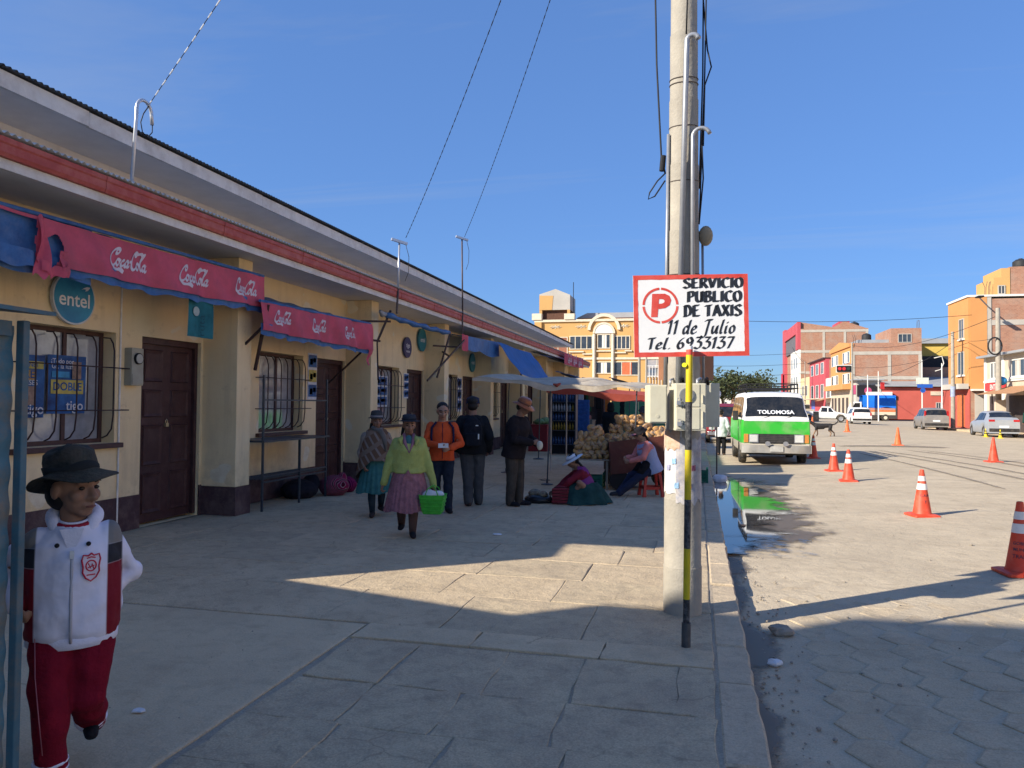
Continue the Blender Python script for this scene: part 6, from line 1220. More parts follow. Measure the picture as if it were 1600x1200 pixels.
def bread(x, y, z, rz, lab):
    t = thing('bread_bag', lab, 'bread', (x, y, z), rz, GB)
    for k, (a, b, c) in enumerate(((-.07, -.035, .045), (.07, -.035, .045), (-.07, .06, .05), (.07, .06, .05), (0, -.02, .125), (-.09, 0, .13), (.08, .03, .128))):
        o = obj('loaf', loafs[(k + int(x * 10)) % 4], t); o.location = (a + random.uniform(-.008, .008), b + random.uniform(-.008, .008), c); o.rotation_euler = (R(55 + random.uniform(-30, 30)), random.uniform(-.3, .3), random.uniform(0, 6))
    obj('film', fme, t)
L1, L2, L3 = 'bag of round loaves stacked on the low table by the seated seller', 'bag of golden loaves heaped on top of the red cart', 'bag of round loaves lying along the edge of the red cart'
for row, (z, xs) in enumerate(((.565, (-2.16, -1.95, -1.74)), (.735, (-2.14, -1.94, -1.76)), (.90, (-2.06, -1.84)), (1.02, (-1.86,)))):
    for x in xs:
        bread(x + random.uniform(-.02, .02), 14.32, z, random.uniform(-.3, .3), L1)
        if row < 2: bread(x + random.uniform(-.02, .02), 14.6, z, random.uniform(-.3, .3), L1)
cmx = ct.matrix_basis
for (x, y, z) in ((-.5, -.2, .84), (-.22, -.2, .87), (.1, -.2, .9), (.4, -.2, .93)): p_ = cmx @ Vector((x, y, z)); bread(p_.x, p_.y, p_.z, R(14) + random.uniform(-.3, .3), L3)
for (x, y, z) in ((-.5, .25, .86), (-.25, .25, .9), (0, .25, .9), (.27, .25, .92), (-.42, .3, 1.04), (-.14, .3, 1.07), (.14, .3, 1.07), (-.3, .32, 1.21), (-.02, .32, 1.22), (.42, .25, 1.0)): p_ = cmx @ Vector((x, y, z)); bread(p_.x, p_.y, p_.z, R(14) + random.uniform(-.4, .4), L2)
M_crate = mat('crate_green', (.012, .11, .07), .5, .1, 8); M_crr = mat('crate_red', (.24, .02, .03), .5); M_cry = mat('crate_yellow', (.45, .32, .03), .5)
def crate(label, loc, m, w=.42, d=.32, h=.26, rz=0):
    t = thing('plastic_crate', label, 'crate', loc, R(rz), None)
    MB().box(-w / 2, w / 2, -d / 2, d / 2, 0, .02).build('base', m, t)
    for z in (.05, .13, .21):
        for (x0, x1, y0, y1) in ((-w / 2, w / 2, -d / 2, -d / 2 + .015), (-w / 2, w / 2, d / 2 - .015, d / 2), (-w / 2, -w / 2 + .015, -d / 2 + .016, d / 2 - .016), (w / 2 - .015, w / 2, -d / 2 + .016, d / 2 - .016)): MB().box(x0, x1, y0, y1, z - .022, z + .032).build('slat', m, t)
    for x in (-1, 1):
        for y in (-1, 1): MB().box(x * w / 2 - .02, x * w / 2 + .02, y * d / 2 - .02, y * d / 2 + .02, 0.001, h).build('corner_post', m, t)
    return t
crate('green plastic crate standing behind the bread pile', (-2.05, 15.5, .72), M_crate); crate('green plastic crate on the kerb behind the utility pole', (.05, 16.2, 0), M_crate, .3, .3, .3)
crate('green crate lower one under the bread table', (-2.0, 14.45, 0), M_crate, .5, .4, .28)
# sacks wrapped in striped cloth in front of the second door
M_ag2 = stripe_mat('aguayo_pink', (.22, .02, .06), (.40, .30, .32), 9, 'X', (0, R(20), R(25)))
goods('cloth_sack', 'bundle wrapped in pink and red striped cloth lying before the second door', (-6.08, 11.95, 0), [('cloth', MB().ell((0, 0, .15), (.27, .24, .19)).ell((.1, .1, .28), (.09, .08, .11)), M_ag2, .03)])
goods('cloth_sack', 'dark bundle lying against the wall beside the striped bundle', (-6.45, 11.45, 0), [('cloth', MB().ell((0, 0, .13), (.30, .34, .18)).ell((.1, .2, .22), (.16, .14, .16)), fabric('sack_dark', (.020, .020, .028)), .03)])
goods('cloth_sack', 'small magenta striped bundle leaning on the second door', (-6.05, 12.42, 0), [('cloth', MB().ell((0, 0, .13), (.16, .15, .15)), stripe_mat('aguayo_magenta', (.28, .02, .10), (.05, .02, .08), 10, 'Y'), .03)])
# bottle shelf of the far shop, hung clothes and bags
sh_ = thing('bottle_shelf', 'market shelf packed with blue bottles behind the man in the hat', 'shelf', (-4.15, 23.8, 0))
for x in (-4.55, -3.75): MB().box(x, x + .03, 23.6, 24.0, 0, 1.9).build('upright', M_rack, sh_, world=True)
for z in (.3, .75, 1.05, 1.35, 1.65): MB().box(-4.52, -3.75, 23.6, 24.0, z, z + .02).build('board', M_rack, sh_, world=True)
MB().box(-4.56, -3.74, 24.0, 24.02, 0, 1.9).build('back_panel', mat('shelf_back', (.02, .03, .05), .8), sh_, world=True)
bme = []
for c in ((.025, .06, .15), (.22, .25, .28), (.03, .09, .05), (.20, .15, .03)):
    q = MB().lathe([(.035, 0), (.035, .15), (.014, .2), (.014, .24), (.0, .24)], 10); me = q.mesh('bottle'); me.materials.append(mat('bottle_%.2f' % c[0], c, .25)); me.polygons.foreach_set('use_smooth', [True] * len(me.polygons)); bme.append(me)
for z, k in ((.32, 2), (.77, 3), (1.07, 0), (1.37, 1), (1.67, 0)):
    for j in range(8):
        o = obj('bottle', bme[k if random.random() < .8 else random.randint(0, 3)]); o.location = (-4.46 + j * .09, 23.7, z); tag(o, 'small bottle standing on the market shelf behind the man in the hat', 'bottle', 'bottles on the market shelf')
gw_ = thing('green_hoarding', 'plain dark green hoarding closing the far end of the stalls', 'hoarding', (-3, 36, 0)); 
for k in range(4): MB().box(-3.95 + k * .62, -3.95 + k * .62 + .612, 36.2, 36.25, 0, 1.98).build('panel', mat('hoarding_green', (.055, .23, .14), .7, .12, 2), gw_, world=True)
def cloth_item(name, label, cat, loc, size, m, folds=.05):
    t = thing(name, label, cat, loc); blob(MB().obox((0, 0, -size[2] / 2), size), 'fabric', m, t, .02, 2, folds); return t
cloth_item('hung_garment', 'blue garment hanging in the far stall left of the hooded person', 'clothing', (-4.0, 26.9, 1.75), (.5, .12, 1.1), fabric('garment_blue', (.025, .07, .22)))
cloth_item('hung_garment', 'dark red bag hanging in the far stall below the orange canopy', 'clothing', (-4.55, 27.2, 1.25), (.34, .2, .55), fabric('garment_red', (.16, .02, .03)))
cloth_item('hung_garment', 'black garment hanging on a pole in front of the green hoarding', 'clothing', (-2.9, 30.2, 1.75), (.18, .08, .75), fabric('garment_black', (.012, .013, .016)))
for k, (x, y, w, h, m, lab) in enumerate(((-5.2, 25.4, .7, .9, M_crr, 'low dark red stall counter against the market wall'), (-5.0, 29.5, .8, .7, M_rack, 'dark stall counter under the far awnings'), (-4.9, 33.5, .9, .9, M_tbl, 'pale stall counter near the end of the market'))):
    t = thing('stall_counter', lab, 'counter', (x, y, 0)); MB().box(x - w / 2, x + w / 2, y - .6, y + .6, h - .04, h).build('top', m, t, world=True); MB().box(x - w / 2 + .03, x + w / 2 - .03, y - .57, y + .57, 0.0, h - .041).build('front', m, t, world=True)
    blob(MB().ell((x, y - .3, h + .08), (.18, .2, .12)).ell((x + .1, y + .2, h + .1), (.2, .25, .14)), 'wares', mat('wares_%d' % k, ((.14, .22, .10), (.30, .20, .10), (.24, .10, .08))[k], .8, .6, 14), t, .03, 1, .06).matrix_parent_inverse = t.matrix_basis.inverted()
fu = thing('red_parasol', 'small red stall parasol behind the left meter box', 'parasol', (-1.6, 30, 0)); MB().lathe([(.9, 1.72), (.45, 1.98), (.03, 2.15), (.0, 2.15)], 8, (-1.6, 30, 0), caps=False).build('canopy', mat('parasol_red', (.50, .03, .04), .7, trans=.3), fu, world=True); MB().cyl((-1.6, 30, 0), (-1.6, 30, 2.12), .02, n=8).build('pole', M_rack, fu, world=True)
db = thing('tarp_shelter', 'jumble of dark blue and grey tarpaulin roofs at the end of the market', 'tarpaulin', (-4.8, 38, 2.5))
for (x0, x1, y, z0, z1, m) in ((-5.6, -3.6, 30, 2.9, 2.25, mat('tarp_dark', (.02, .05, .12), .7)), (-5.2, -3.0, 34.5, 2.8, 2.4, mat('tarp_grey', (.22, .21, .20), .8)), (-4.4, -2.2, 38.5, 2.95, 2.35, mat('tarp_dark', (.02, .05, .12), .7)), (-3.4, -1.7, 40, 2.75, 2.2, mat('tarp_maroon', (.14, .02, .03), .8))):
    MB().sheet(lambda u, v: (x0 + (x1 - x0) * u, y + 3 * v, z0 + (z1 - z0) * u + .06 * math.sin(v * 7 + u * 5)), 12, 12).build('sheet', m, db, world=True, smooth=True, fix=False)
    for yy in (y + .1, y + 2.9): MB().cyl((x1, yy, 0), (x1, yy, z1), .02, n=6).build('pole', M_rack, db, world=True)

# deeper clutter of the far stalls: dark back cloths, stacked boxes, hanging wares
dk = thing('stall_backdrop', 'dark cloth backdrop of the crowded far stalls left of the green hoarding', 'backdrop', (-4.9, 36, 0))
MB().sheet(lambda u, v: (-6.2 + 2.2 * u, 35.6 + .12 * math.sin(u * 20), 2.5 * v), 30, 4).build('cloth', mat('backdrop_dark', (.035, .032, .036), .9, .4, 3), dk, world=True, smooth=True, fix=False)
rb = random.Random(5)
for k in range(22):
    x = rb.uniform(-5.9, -3.7); y = rb.uniform(27, 34); w = rb.uniform(.3, .6); h = rb.uniform(.25, .6); z = 0 if k < 14 else rb.uniform(.3, .55)
    c = ((.16, .10, .05), (.05, .07, .12), (.22, .03, .03), (.10, .10, .10), (.06, .14, .07), (.30, .26, .20))[k % 6]
    t = thing('wares_box', ('brown carton', 'navy carton', 'red carton', 'grey carton', 'green carton', 'pale carton')[k % 6] + ' stacked among the far market stalls', 'box', (x, y, z), rb.uniform(-.3, .3), 'cartons stacked among the far stalls')
    m = mat('carton_%d' % (k % 6), c, .85); MB().box(-w / 2, w / 2, -w / 2.4, w / 2.4, 0, h).build('carton', m, t, bevel=.01); MB().box(-w / 2 - .004, w / 2 + .004, -.03, .03, h * .3, h + .003).build('tape', mat('tape_tan', (.3, .22, .13), .5), t)
for k in range(9):
    cloth_item('hung_garment', ('dark', 'blue', 'maroon', 'grey', 'white', 'green', 'brown', 'black', 'orange')[k] + ' garment hanging from the far stall rail', 'clothing', (-5.5 + k * .24, 29.6 + (k % 3) * .5, 2.05), (.22, .06, .55 + .1 * (k % 3)), fabric('hung_%d' % k, ((.02, .02, .03), (.03, .07, .2), (.14, .02, .03), (.12, .12, .13), (.4, .4, .42), (.03, .1, .05), (.12, .07, .04), (.01, .01, .012), (.4, .12, .03))[k]), .03)
for (x, lab, m) in ((-5.0, 'second parasol pole with base standing near the far shelf', 24.9), ):
    t = thing('parasol_stand', lab, 'stand', (-4.45, 21.4, 0)); MB().cyl((-4.45, 21.4, 0), (-4.4, 21.4, 2.2), .016, n=8).build('pole', M_rack, t, world=True); MB().lathe([(.16, 0), (.16, .015), (.03, .04), (.0, .05)], 18, (-4.45, 21.4, 0)).build('base', M_rack, t, world=True)
t = thing('parasol_stand', 'pale leaning pole in a dark base among the far stalls', 'stand', (-4.3, 26.0, 0)); MB().cyl((-4.3, 26, 0), (-4.12, 26, 2.1), .022, n=8).build('pole', mat('pole_pale', (.45, .43, .40), .6), t, world=True); MB().lathe([(.2, 0), (.17, .12), (.04, .16), (.0, .16)], 16, (-4.3, 26, 0)).build('base', M_rack, t, world=True)
# ================================================================ vehicles, cones, dog
M_tyre = mat('tyre', (.022, .022, .022), .85, .2, 20, dirt=((.28, .23, .17), .5, 9)); M_rim = mat('rim', (.35, .35, .36), .4, .1, 9, metal=.6)
M_cglass = mat('car_glass', (.012, .014, .017), .06, .3, 3, spec=.6, dirt=((.10, .09, .075), .35, 4)); M_black = mat('car_trim', (.02, .02, .022), .6, .2, 9, dirt=((.2, .17, .13), .3, 5))
M_lamp = mat('lamp_clear', (.55, .55, .52), .15); M_amber = mat('lamp_amber', (.55, .22, .05), .3); M_tail = mat('lamp_red', (.38, .012, .015), .25); M_plate = mat('number_plate', (.62, .64, .66), .5); M_chrome = mat('chrome_dull', (.45, .45, .46), .3, metal=.7, dirt=((.35, .3, .24), .4, 6))
def lerp_tab(tab, t):
    for (a, va), (b, vb) in zip(tab, tab[1:]):
        if t <= b: return va + (vb - va) * ((t - a) / (b - a) if b > a else 0)
    return tab[-1][1]
def vehicle(name, label, cat, loc, rz_, L, Wd, belt, roof, wtop, wend, paint, wheels, sill=.28, side_win=(), wscreen=None, rscreen=None, belt_drop=.0):
    t = thing(name, label, cat, loc, R(rz_)); N = 64; yf, yr, rw = wheels; hw = Wd / 2
    def sec(k):
        y = -L / 2 + L * k; w = hw * lerp_tab(wend, k); zs = lerp_tab(belt, k); zr_ = max(lerp_tab(roof, k), zs + .004); wt = hw * lerp_tab(wtop, k)
        zb = sill
        for yw in (yf, yr):
            d = abs(y - yw); ra = rw * 1.16
            if d < ra: zb = max(zb, rw * .98 + math.sqrt(ra * ra - d * d) * .98)
        zb = min(zb, zs - .05); tall = min(1, (zr_ - zs) / .3)
        wt = w * .97 + (wt - w * .97) * tall
        return y, [(w * .93, zb), (w * .985, zb + .06), (w, zb + (zs - zb) * .55), (w * .985, zs - .02), (w * .965, zs), (wt, zs + (zr_ - zs) * .90), (wt * .93, zs + (zr_ - zs) * .985), (wt * .6, zr_ + .012), (0, zr_ + .02)]
    rings_ = []
    for i in range(N + 1):
        y, p = sec(i / N); rings_.append([(x, y, z) for x, z in p] + [(-x, y, z) for x, z in reversed(p[:-1])])
    b = MB().rings(rings_, caps=False, closed=True)
    n = len(rings_[0]); b.f.append(tuple(range(n))); b.m.append(0); b.f.append(tuple(N * n + k for k in range(n))); b.m.append(0)
    b.build('body', paint, t, smooth='auto')
    MB().box(-hw * .8, hw * .8, -L / 2 + .15, L / 2 - .15, sill - .06, sill + .25).build('underbody', M_black, t)
    for s_ in (1, -1):
        for yw in (yf, yr):
            x0 = s_ * (hw - .20); x1 = s_ * (hw - .015)
            w_ = MB().lathe([(rw * .6, 0), (rw * .93, 0), (rw, .03), (rw, abs(x1 - x0) - .03), (rw * .93, abs(x1 - x0)), (rw * .62, abs(x1 - x0) - .004), (rw * .6, abs(x1 - x0) - .03)], 24, fn=lambda p, a: Vector((x0 + s_ * p.z, yw + p.x, rw + p.y)), caps=False)
            w_ = w_.build('wheel', M_tyre, t, smooth='auto'); MB().lathe([(rw * .61, .03), (rw * .58, .0), (rw * .3, .02), (.0, .012)], 14, fn=lambda p, a: Vector((x1 - s_ * (.03 - 0) + s_ * (-p.z + .01), yw + p.x, rw + p.y)), caps=False).build('rim', M_rim, w_, smooth='auto')
    def side_pt(k, v, s_):
        y, p = sec(k); a, c = p[4], p[5]; return Vector((s_ * (a[0] + (c[0] - a[0]) * v + .007), y, a[1] + (c[1] - a[1]) * v))
    for (k0, k1, c0, c1) in side_win:      # k range along the length at the bottom; c0 / c1: range at the top
        for s_ in (1, -1): MB().sheet(lambda u, v: side_pt((k0 + (k1 - k0) * u) * (1 - v) + (c0 + (c1 - c0) * u) * v, .06 + .86 * v, s_), 8, 4).build('side_window', M_cglass, t, smooth=True)
    def top_pt(k, u, off):
        y, p = sec(k); q = p[5:]; x = u * q[0][0] * .96; ax = abs(x)
        for (a, b2) in zip(q, q[1:]):
            if b2[0] <= ax <= a[0]: z = a[1] + (b2[1] - a[1]) * ((a[0] - ax) / max(1e-6, a[0] - b2[0])); break
        else: z = q[0][1]
        return Vector((x, y + off[0], z + off[1]))
    for nm, scr, off in (('windscreen', wscreen, (-.012, .010)), ('rear_window', rscreen, (.012, .010))):
        if scr: MB().sheet(lambda u, v: top_pt(scr[0] + (scr[1] - scr[0]) * v, (u * 2 - 1), off), 12, 6).build(nm, M_cglass, t, smooth=True)
    return t, sec
# ---------------------------------------------------------------- green and white minibus facing the camera
def van_mat():
    m = bpy.data.materials.new('van_paint'); m.use_nodes = True; t = m.node_tree; p = t.nodes['Principled BSDF']; p.inputs['Roughness'].default_value = .35
    tcn = nn(t, 'ShaderNodeTexCoord'); s = nn(t, 'ShaderNodeSeparateXYZ'); t.links.new(tcn.outputs['Object'], s.inputs[0]); r = nn(t, 'ShaderNodeValToRGB'); mr = nn(t, 'ShaderNodeMapRange'); mr.inputs[2].default_value = 2.2; t.links.new(s.outputs[2], mr.inputs[0]); t.links.new(mr.outputs[0], r.inputs[0])
    r.color_ramp.interpolation = 'CONSTANT'; e = r.color_ramp.elements; e[0].color = (.50, .46, .38, 1); e[0].position = 0; e[1].color = (.035, .42, .035, 1); e[1].position = .60 / 2.2
    x = e.new(1.235 / 2.2); x.color = (.74, .74, .72, 1)
    n = nn(t, 'ShaderNodeTexNoise'); n.inputs['Scale'].default_value = 3; n.inputs['Detail'].default_value = 6; t.links.new(tcn.outputs['Object'], n.inputs['Vector']); m2 = nn(t, 'ShaderNodeMapRange'); m2.inputs[1].default_value = .5; m2.inputs[2].default_value = .8; m2.inputs[4].default_value = .45; t.links.new(n.outputs[0], m2.inputs[0])
    mx = nn(t, 'ShaderNodeMixRGB'); mx.inputs[2].default_value = (.42, .36, .27, 1); t.links.new(m2.outputs[0], mx.inputs[0]); t.links.new(r.outputs[0], mx.inputs[1]); t.links.new(mx.outputs[0], p.inputs['Base Color']); return m
VP = van_mat(); VL, VW = 4.4, 1.74
van, vsec = vehicle('minibus', 'green and white minibus with roof rack parked by the kerb facing the camera', 'minibus', (2.10, 24.75, -.09), 1.5, VL, VW,
    [(0, 1.24), (.12, 1.25), (1, 1.25)], [(0, 1.22), (.012, 1.28), (.105, 1.88), (.15, 1.97), (.3, 2.01), (.9, 2.0), (.97, 1.95), (1, 1.80)], [(0, .86), (.12, .84), (.95, .84), (1, .80)], [(0, .94), (.03, .985), (.08, 1), (.95, 1), (1, .96)], VP, (-1.18, 1.22, .31), .34,
    side_win=((.075, .25, .135, .25), (.27, .50, .27, .50), (.52, .75, .52, .75), (.77, .95, .77, .94)), wscreen=(.018, .100), rscreen=None)
fy_ = -VL / 2
MB().box(-.60, .60, fy_ - .018, fy_ + .03, .60, .86).build('grille', M_black, van)
for z in (.65, .70, .75, .80): MB().box(-.40, .40, fy_ - .026, fy_ - .019, z - .008, z + .008).build('grille_bar', mat('grille_grey', (.06, .06, .06), .5), van)
for s_ in (-1, 1):
    MB().box(s_ * .56 - .12, s_ * .56 + .12, fy_ - .035, fy_ - .019, .62, .85).build('headlight_frame', M_chrome, van); MB().box(s_ * .56 - .10, s_ * .56 + .10, fy_ - .045, fy_ - .036, .64, .83).build('headlight', M_lamp, van, bevel=.01)
    MB().box(min(s_ * .69, s_ * .80), max(s_ * .69, s_ * .80), fy_ - .02, fy_ + .06, .62, .85).build('indicator', M_amber, van, bevel=.008)
    MB().tube([(s_ * .22, fy_ - .16, .60), (s_ * .22, fy_ - .10, .60)], .065, 16).build('fog_lamp', M_chrome, van); MB().tube([(s_ * .84, fy_ + .35, 1.32), (s_ * .98, fy_ + .22, 1.36)], .012, 6).build('mirror_arm', M_black, van); MB().box(s_ * 1.0 - .07, s_ * 1.0 + .07, fy_ + .16, fy_ + .20, 1.22, 1.48).build('mirror', M_black, van, bevel=.01)
MB().rings([[(x, fy_ - .09 + .10 * abs(x / .86) ** 6, z) for z in (.34,)][0:1] + [(x, fy_ - .10 + .12 * abs(x / .86) ** 6, .35), (x, fy_ - .10 + .12 * abs(x / .86) ** 6, .55), (x, fy_ + .02, .56), (x, fy_ + .02, .34)] for x in [-.87 + 1.74 * k / 16 for k in range(17)]]).build('bumper', mat('bumper_grey', (.30, .29, .27), .55, .15, 6, dirt=((.40, .34, .26), .5, 4)), van, smooth='auto')
MB().box(-.16, .16, fy_ - .125, fy_ - .102, .385, .53).build('number_plate', mat('plate_grey', (.42, .41, .38), .6), van)
MB().text('TOLOMOSA', (0, fy_ + .066, 1.40), (1, 0, 0), (0, .564, .826), .165, .012, bold=.03).build('lettering', mat('decal_white', (.72, .74, .76), .5), van, fix=False)
for s_ in (-.35, .2): MB().bar((s_, fy_ + .02, 1.27), (s_ + .28, fy_ + .10, 1.37), .012).build('wiper', M_dark, van)
MB().box(-.12, -.05, fy_ + .02, fy_ + .03, .74, .76).build('badge', M_chrome, van)
MB().ell((-.05, fy_ + .37, 1.62), (.06, .02, .10)).build('mirror_charm', mat('charm', (.5, .45, .35), .7), van, smooth=True)
MB().box(-.80, .80, fy_ + .002 - .01, fy_ + .008 - .01, 1.205, 1.232).build('white_stripe', mat('decal_white', (.72, .74, .76), .5), van)
for z in (2.12, 2.24):
    for (a, b) in (((-.66, -1.25), (.66, -1.25)), ((-.66, 1.5), (.66, 1.5)), ((-.66, -1.25), (-.66, 1.5)), ((.66, -1.25), (.66, 1.5))): MB().bar((*a, z), (*b, z), .032).build('rack_rail', M_dark, van)
for y in (-1.25, -.6, .1, .8, 1.5):
    MB().bar((-.66, y, 2.12), (.66, y, 2.12), .03).build('rack_slat', M_dark, van)
    for x in (-.66, .66): MB().bar((x, y, 1.97), (x, y, 2.24), .03).build('rack_post', M_dark, van)
MB().sheet(lambda u, v: (-.5 + u * 1.0, fy_ + .6 + v * 3.2, .62 + .0 * v), 2, 2).build('cabin_floor', M_black, van)
van.scale = (1.09, 1.03, 1.04)
for k in range(5): MB().box(-.875, -.868, fy_ + .95 + k * .01, fy_ + .96 + k * .01, .4, 1.2).build('door_gap', M_dark, van) if k == 0 else None
MB().box(-.879, -.868, fy_ + .80, fy_ + .90, .98, 1.02).build('door_handle', M_chrome, van)
# ---------------------------------------------------------------- other vehicles
def lights(t, L, hw, rear_z, w=.16, h=.12, plate_z=.6, yo=0):
    for s_ in (-1, 1): MB().box(min(s_ * (hw - .04), s_ * (hw - .04 - w)), max(s_ * (hw - .04), s_ * (hw - .04 - w)), L / 2 - .10 + yo, L / 2 + .012 + yo, rear_z, rear_z + h).build('tail_light', M_tail, t, bevel=.01)
    MB().box(-.24, .24, L / 2 + .004, L / 2 + .016, plate_z, plate_z + .13).build('number_plate', M_plate, t); MB().box(-hw * .93, hw * .93, L / 2 - .12, L / 2 + .03, .33, .52).build('rear_bumper', M_black, t, bevel=.02)
M_silv = mat('paint_silver', (.36, .39, .43), .35, .06, 3, metal=.3, dirt=((.42, .37, .30), .35, 2.5)); M_taup = mat('paint_taupe', (.24, .225, .215), .4, .06, 3, metal=.2, dirt=((.42, .36, .28), .45, 2.5)); M_carw = mat('paint_white', (.72, .72, .70), .4, .04, 3, dirt=((.50, .44, .35), .35, 2.5)); M_carr = mat('paint_dark_red', (.20, .015, .02), .4, .1, 3)
car1, s1 = vehicle('silver_car', 'silver hatchback with red tail lights parked at the far kerb', 'car', (17.0, 50.2, rz(17)), 176, 4.1, 1.72, [(0, .62), (.2, .84), (.5, .92), (1, .98)], [(0, .64), (.24, .90), (.27, .93), (.42, 1.42), (.55, 1.50), (.78, 1.45), (.95, 1.10), (1, .98)], [(0, .8), (.3, .72), (.5, .70), (.8, .68), (1, .76)], [(0, .72), (.06, .92), (.15, 1), (.9, 1), (1, .90)], M_silv, (-1.28, 1.24, .31), .24, side_win=((.34, .52, .42, .52), (.53, .72, .53, .68), (.73, .82, .69, .75)), wscreen=(.29, .41), rscreen=(.80, .93)); lights(car1, 4.1, .80, .90, .30, .12, .55)
car2, s2 = vehicle('minivan', 'dusty grey-brown minivan parked ahead of the silver car', 'minivan', (17.2, 63.4, rz(17)), 176, 4.2, 1.72, [(0, .68), (.18, .92), (.5, .98), (1, 1.02)], [(0, .70), (.2, .96), (.23, 1.0), (.38, 1.55), (.55, 1.63), (.85, 1.60), (.95, 1.52), (1, 1.05)], [(0, .8), (.3, .76), (.9, .74), (1, .80)], [(0, .75), (.06, .94), (.15, 1), (.95, 1), (1, .94)], M_taup, (-1.3, 1.3, .31), .24, side_win=((.28, .48, .37, .48), (.5, .72, .5, .72), (.74, .93, .74, .90)), wscreen=(.25, .37), rscreen=(.955, .995)); lights(car2, 4.2, .84, 1.0, .12, .42, .62, -.02)
car3, s3 = vehicle('white_wagon', 'white estate car seen from behind near the crossing', 'car', (14.6, 76.4, rz(14.6)), 178, 4.3, 1.74, [(0, .66), (.2, .88), (1, .96)], [(0, .68), (.26, .92), (.3, .95), (.42, 1.40), (.5, 1.52), (.88, 1.52), (.95, 1.42), (1, 1.0)], [(0, .8), (.3, .74), (.9, .74), (1, .8)], [(0, .75), (.06, .94), (.15, 1), (.95, 1), (1, .94)], M_carw, (-1.3, 1.3, .32), .26, side_win=((.34, .5, .43, .5), (.52, .7, .52, .7), (.72, .92, .72, .88)), wscreen=(.31, .42), rscreen=(.955, .992)); lights(car3, 4.3, .84, .78, .13, .30, .68)
car4, s4 = vehicle('white_pickup', 'white pickup side-on at the crossing, partly behind the minibus', 'pickup', (12.2, 80, rz(12)), 80, 4.8, 1.75, [(0, .72), (.22, .95), (1, 1.0)], [(0, .74), (.25, .98), (.28, 1.0), (.38, 1.5), (.55, 1.52), (.60, 1.04), (1, 1.02)], [(0, .85), (.4, .76), (.6, .76), (.65, .95), (1, .95)], [(0, .8), (.06, .95), (.15, 1), (1, .97)], M_carw, (-1.5, 1.45, .36), .36, side_win=((.30, .42, .38, .42), (.44, .57, .44, .55)), wscreen=(.285, .375), rscreen=None); lights(car4, 4.8, .84, .75)
car5, s5 = vehicle('red_wagon', 'dark red vehicle parked behind the green minibus', 'car', (1.25, 37.5, rz(1.2)), 0, 4.3, 1.75, [(0, .8), (.2, 1.02), (1, 1.05)], [(0, .82), (.22, 1.05), (.25, 1.08), (.36, 1.65), (.5, 1.78), (.92, 1.78), (1, 1.2)], [(0, .85), (.3, .8), (.9, .8), (1, .8)], [(0, .85), (.06, .96), (.15, 1), (1, .97)], M_carr, (-1.3, 1.35, .35), .34, side_win=((.3, .5, .37, .5), (.52, .75, .52, .75)), wscreen=(.265, .355))
for s_ in (-1, 1): MB().box(s_ * .62 - .12, s_ * .62 + .12, -2.18, -2.14, .62, .78).build('headlight', M_lamp, car5)
MB().box(-.45, .45, -2.175, -2.15, .60, .78).build('grille', M_chrome, car5); MB().box(-.8, .8, -2.22, -2.12, .36, .54).build('bumper', M_chrome, car5, bevel=.02)
# lorry with blue tarpaulin
tk = thing('small_lorry', 'small lorry with blue tarpaulin over its load at the crossing', 'lorry', (20.8, 100.5, ROADZ), R(0)); M_crm = mat('lorry_cream', (.62, .55, .42), .5, .08, 4)
MB().prism([(-2.7, .5), (-1.35, .5), (-1.35, 2.3), (-2.2, 2.3), (-2.6, 1.5)], (0, -.95, 0), (1, 0, 0), (0, 0, 1), -1.9).build('cab', M_carw, tk, bevel=.04); MB().prism([(-2.45, 1.5), (-1.55, 1.5), (-1.55, 2.15), (-2.12, 2.15)], (0, -.957, 0), (1, 0, 0), (0, 0, 1), .006).build('cab_window', M_cglass, tk)
MB().box(-1.2, 2.4, -1.0, 1.0, .72, .86).build('bed', M_crm, tk)
for k, z in enumerate((.87, 1.10, 1.33)): MB().box(-1.2, 2.4, -1.0, -.96, z, z + .22).build('side_board', (M_crm, mat('lorry_orange', (.58, .17, .06), .6), mat('lorry_white_red', (.62, .5, .45), .6, .4, 5, col2=(.5, .14, .1)))[k], tk)
MB().box(-1.2, 2.4, .96, 1.0, .87, 1.55).build('side_board', M_crm, tk); MB().box(2.36, 2.4, -.95, .95, .87, 1.55).build('tail_board', M_crm, tk)
MB().sheet(lambda u, v: (-1.25 + 3.7 * u, [-1.03, -1.03, -1.0, 0, 1.0, 1.03][min(5, int(v * 5 + .01))], [1.62 + .08 * math.sin(u * 11), 2.3, 3.05 - .03 * math.sin(u * 12), 3.13, 3.05, 1.6][min(5, int(v * 5 + .01))]), 24, 5).build('tarpaulin', mat('tarp_vivid_blue', (.01, .15, .62), .6, .12, 3, .2, 6), tk, smooth=True, fix=False)
MB().box(2.41, 2.43, -.95, .95, 1.56, 3.0).build('tarpaulin_end', mat('tarp_end_dark', (.08, .07, .065), .8), tk)
for x in (-2.0, 1.3):
    for y in (-.9, .9): w_ = MB().tube([(x, y - .1, .4), (x, y + .1, .4)], .4, 20).build('wheel', M_tyre, tk); MB().tube([(x, y - .115, .4), (x, y + .115, .4)], .2, 14).build('rim', M_crm, w_)
jp = thing('white_jeep', 'boxy cream off-road car on the far side of the crossing', 'car', (14.2, 112, rz(14)), R(20)); MB().box(-.85, .85, -1.9, 1.9, .5, 1.15).build('body', M_crm, jp, bevel=.06); MB().box(-.78, .78, -.8, 1.85, 1.152, 1.9).build('cabin', M_crm, jp, bevel=.06); MB().box(-.66, .66, -.82, -.801, 1.25, 1.75).build('windscreen', M_cglass, jp)
MB().box(-.79, -.781, -.6, 1.6, 1.28, 1.74).build('side_window', M_cglass, jp)
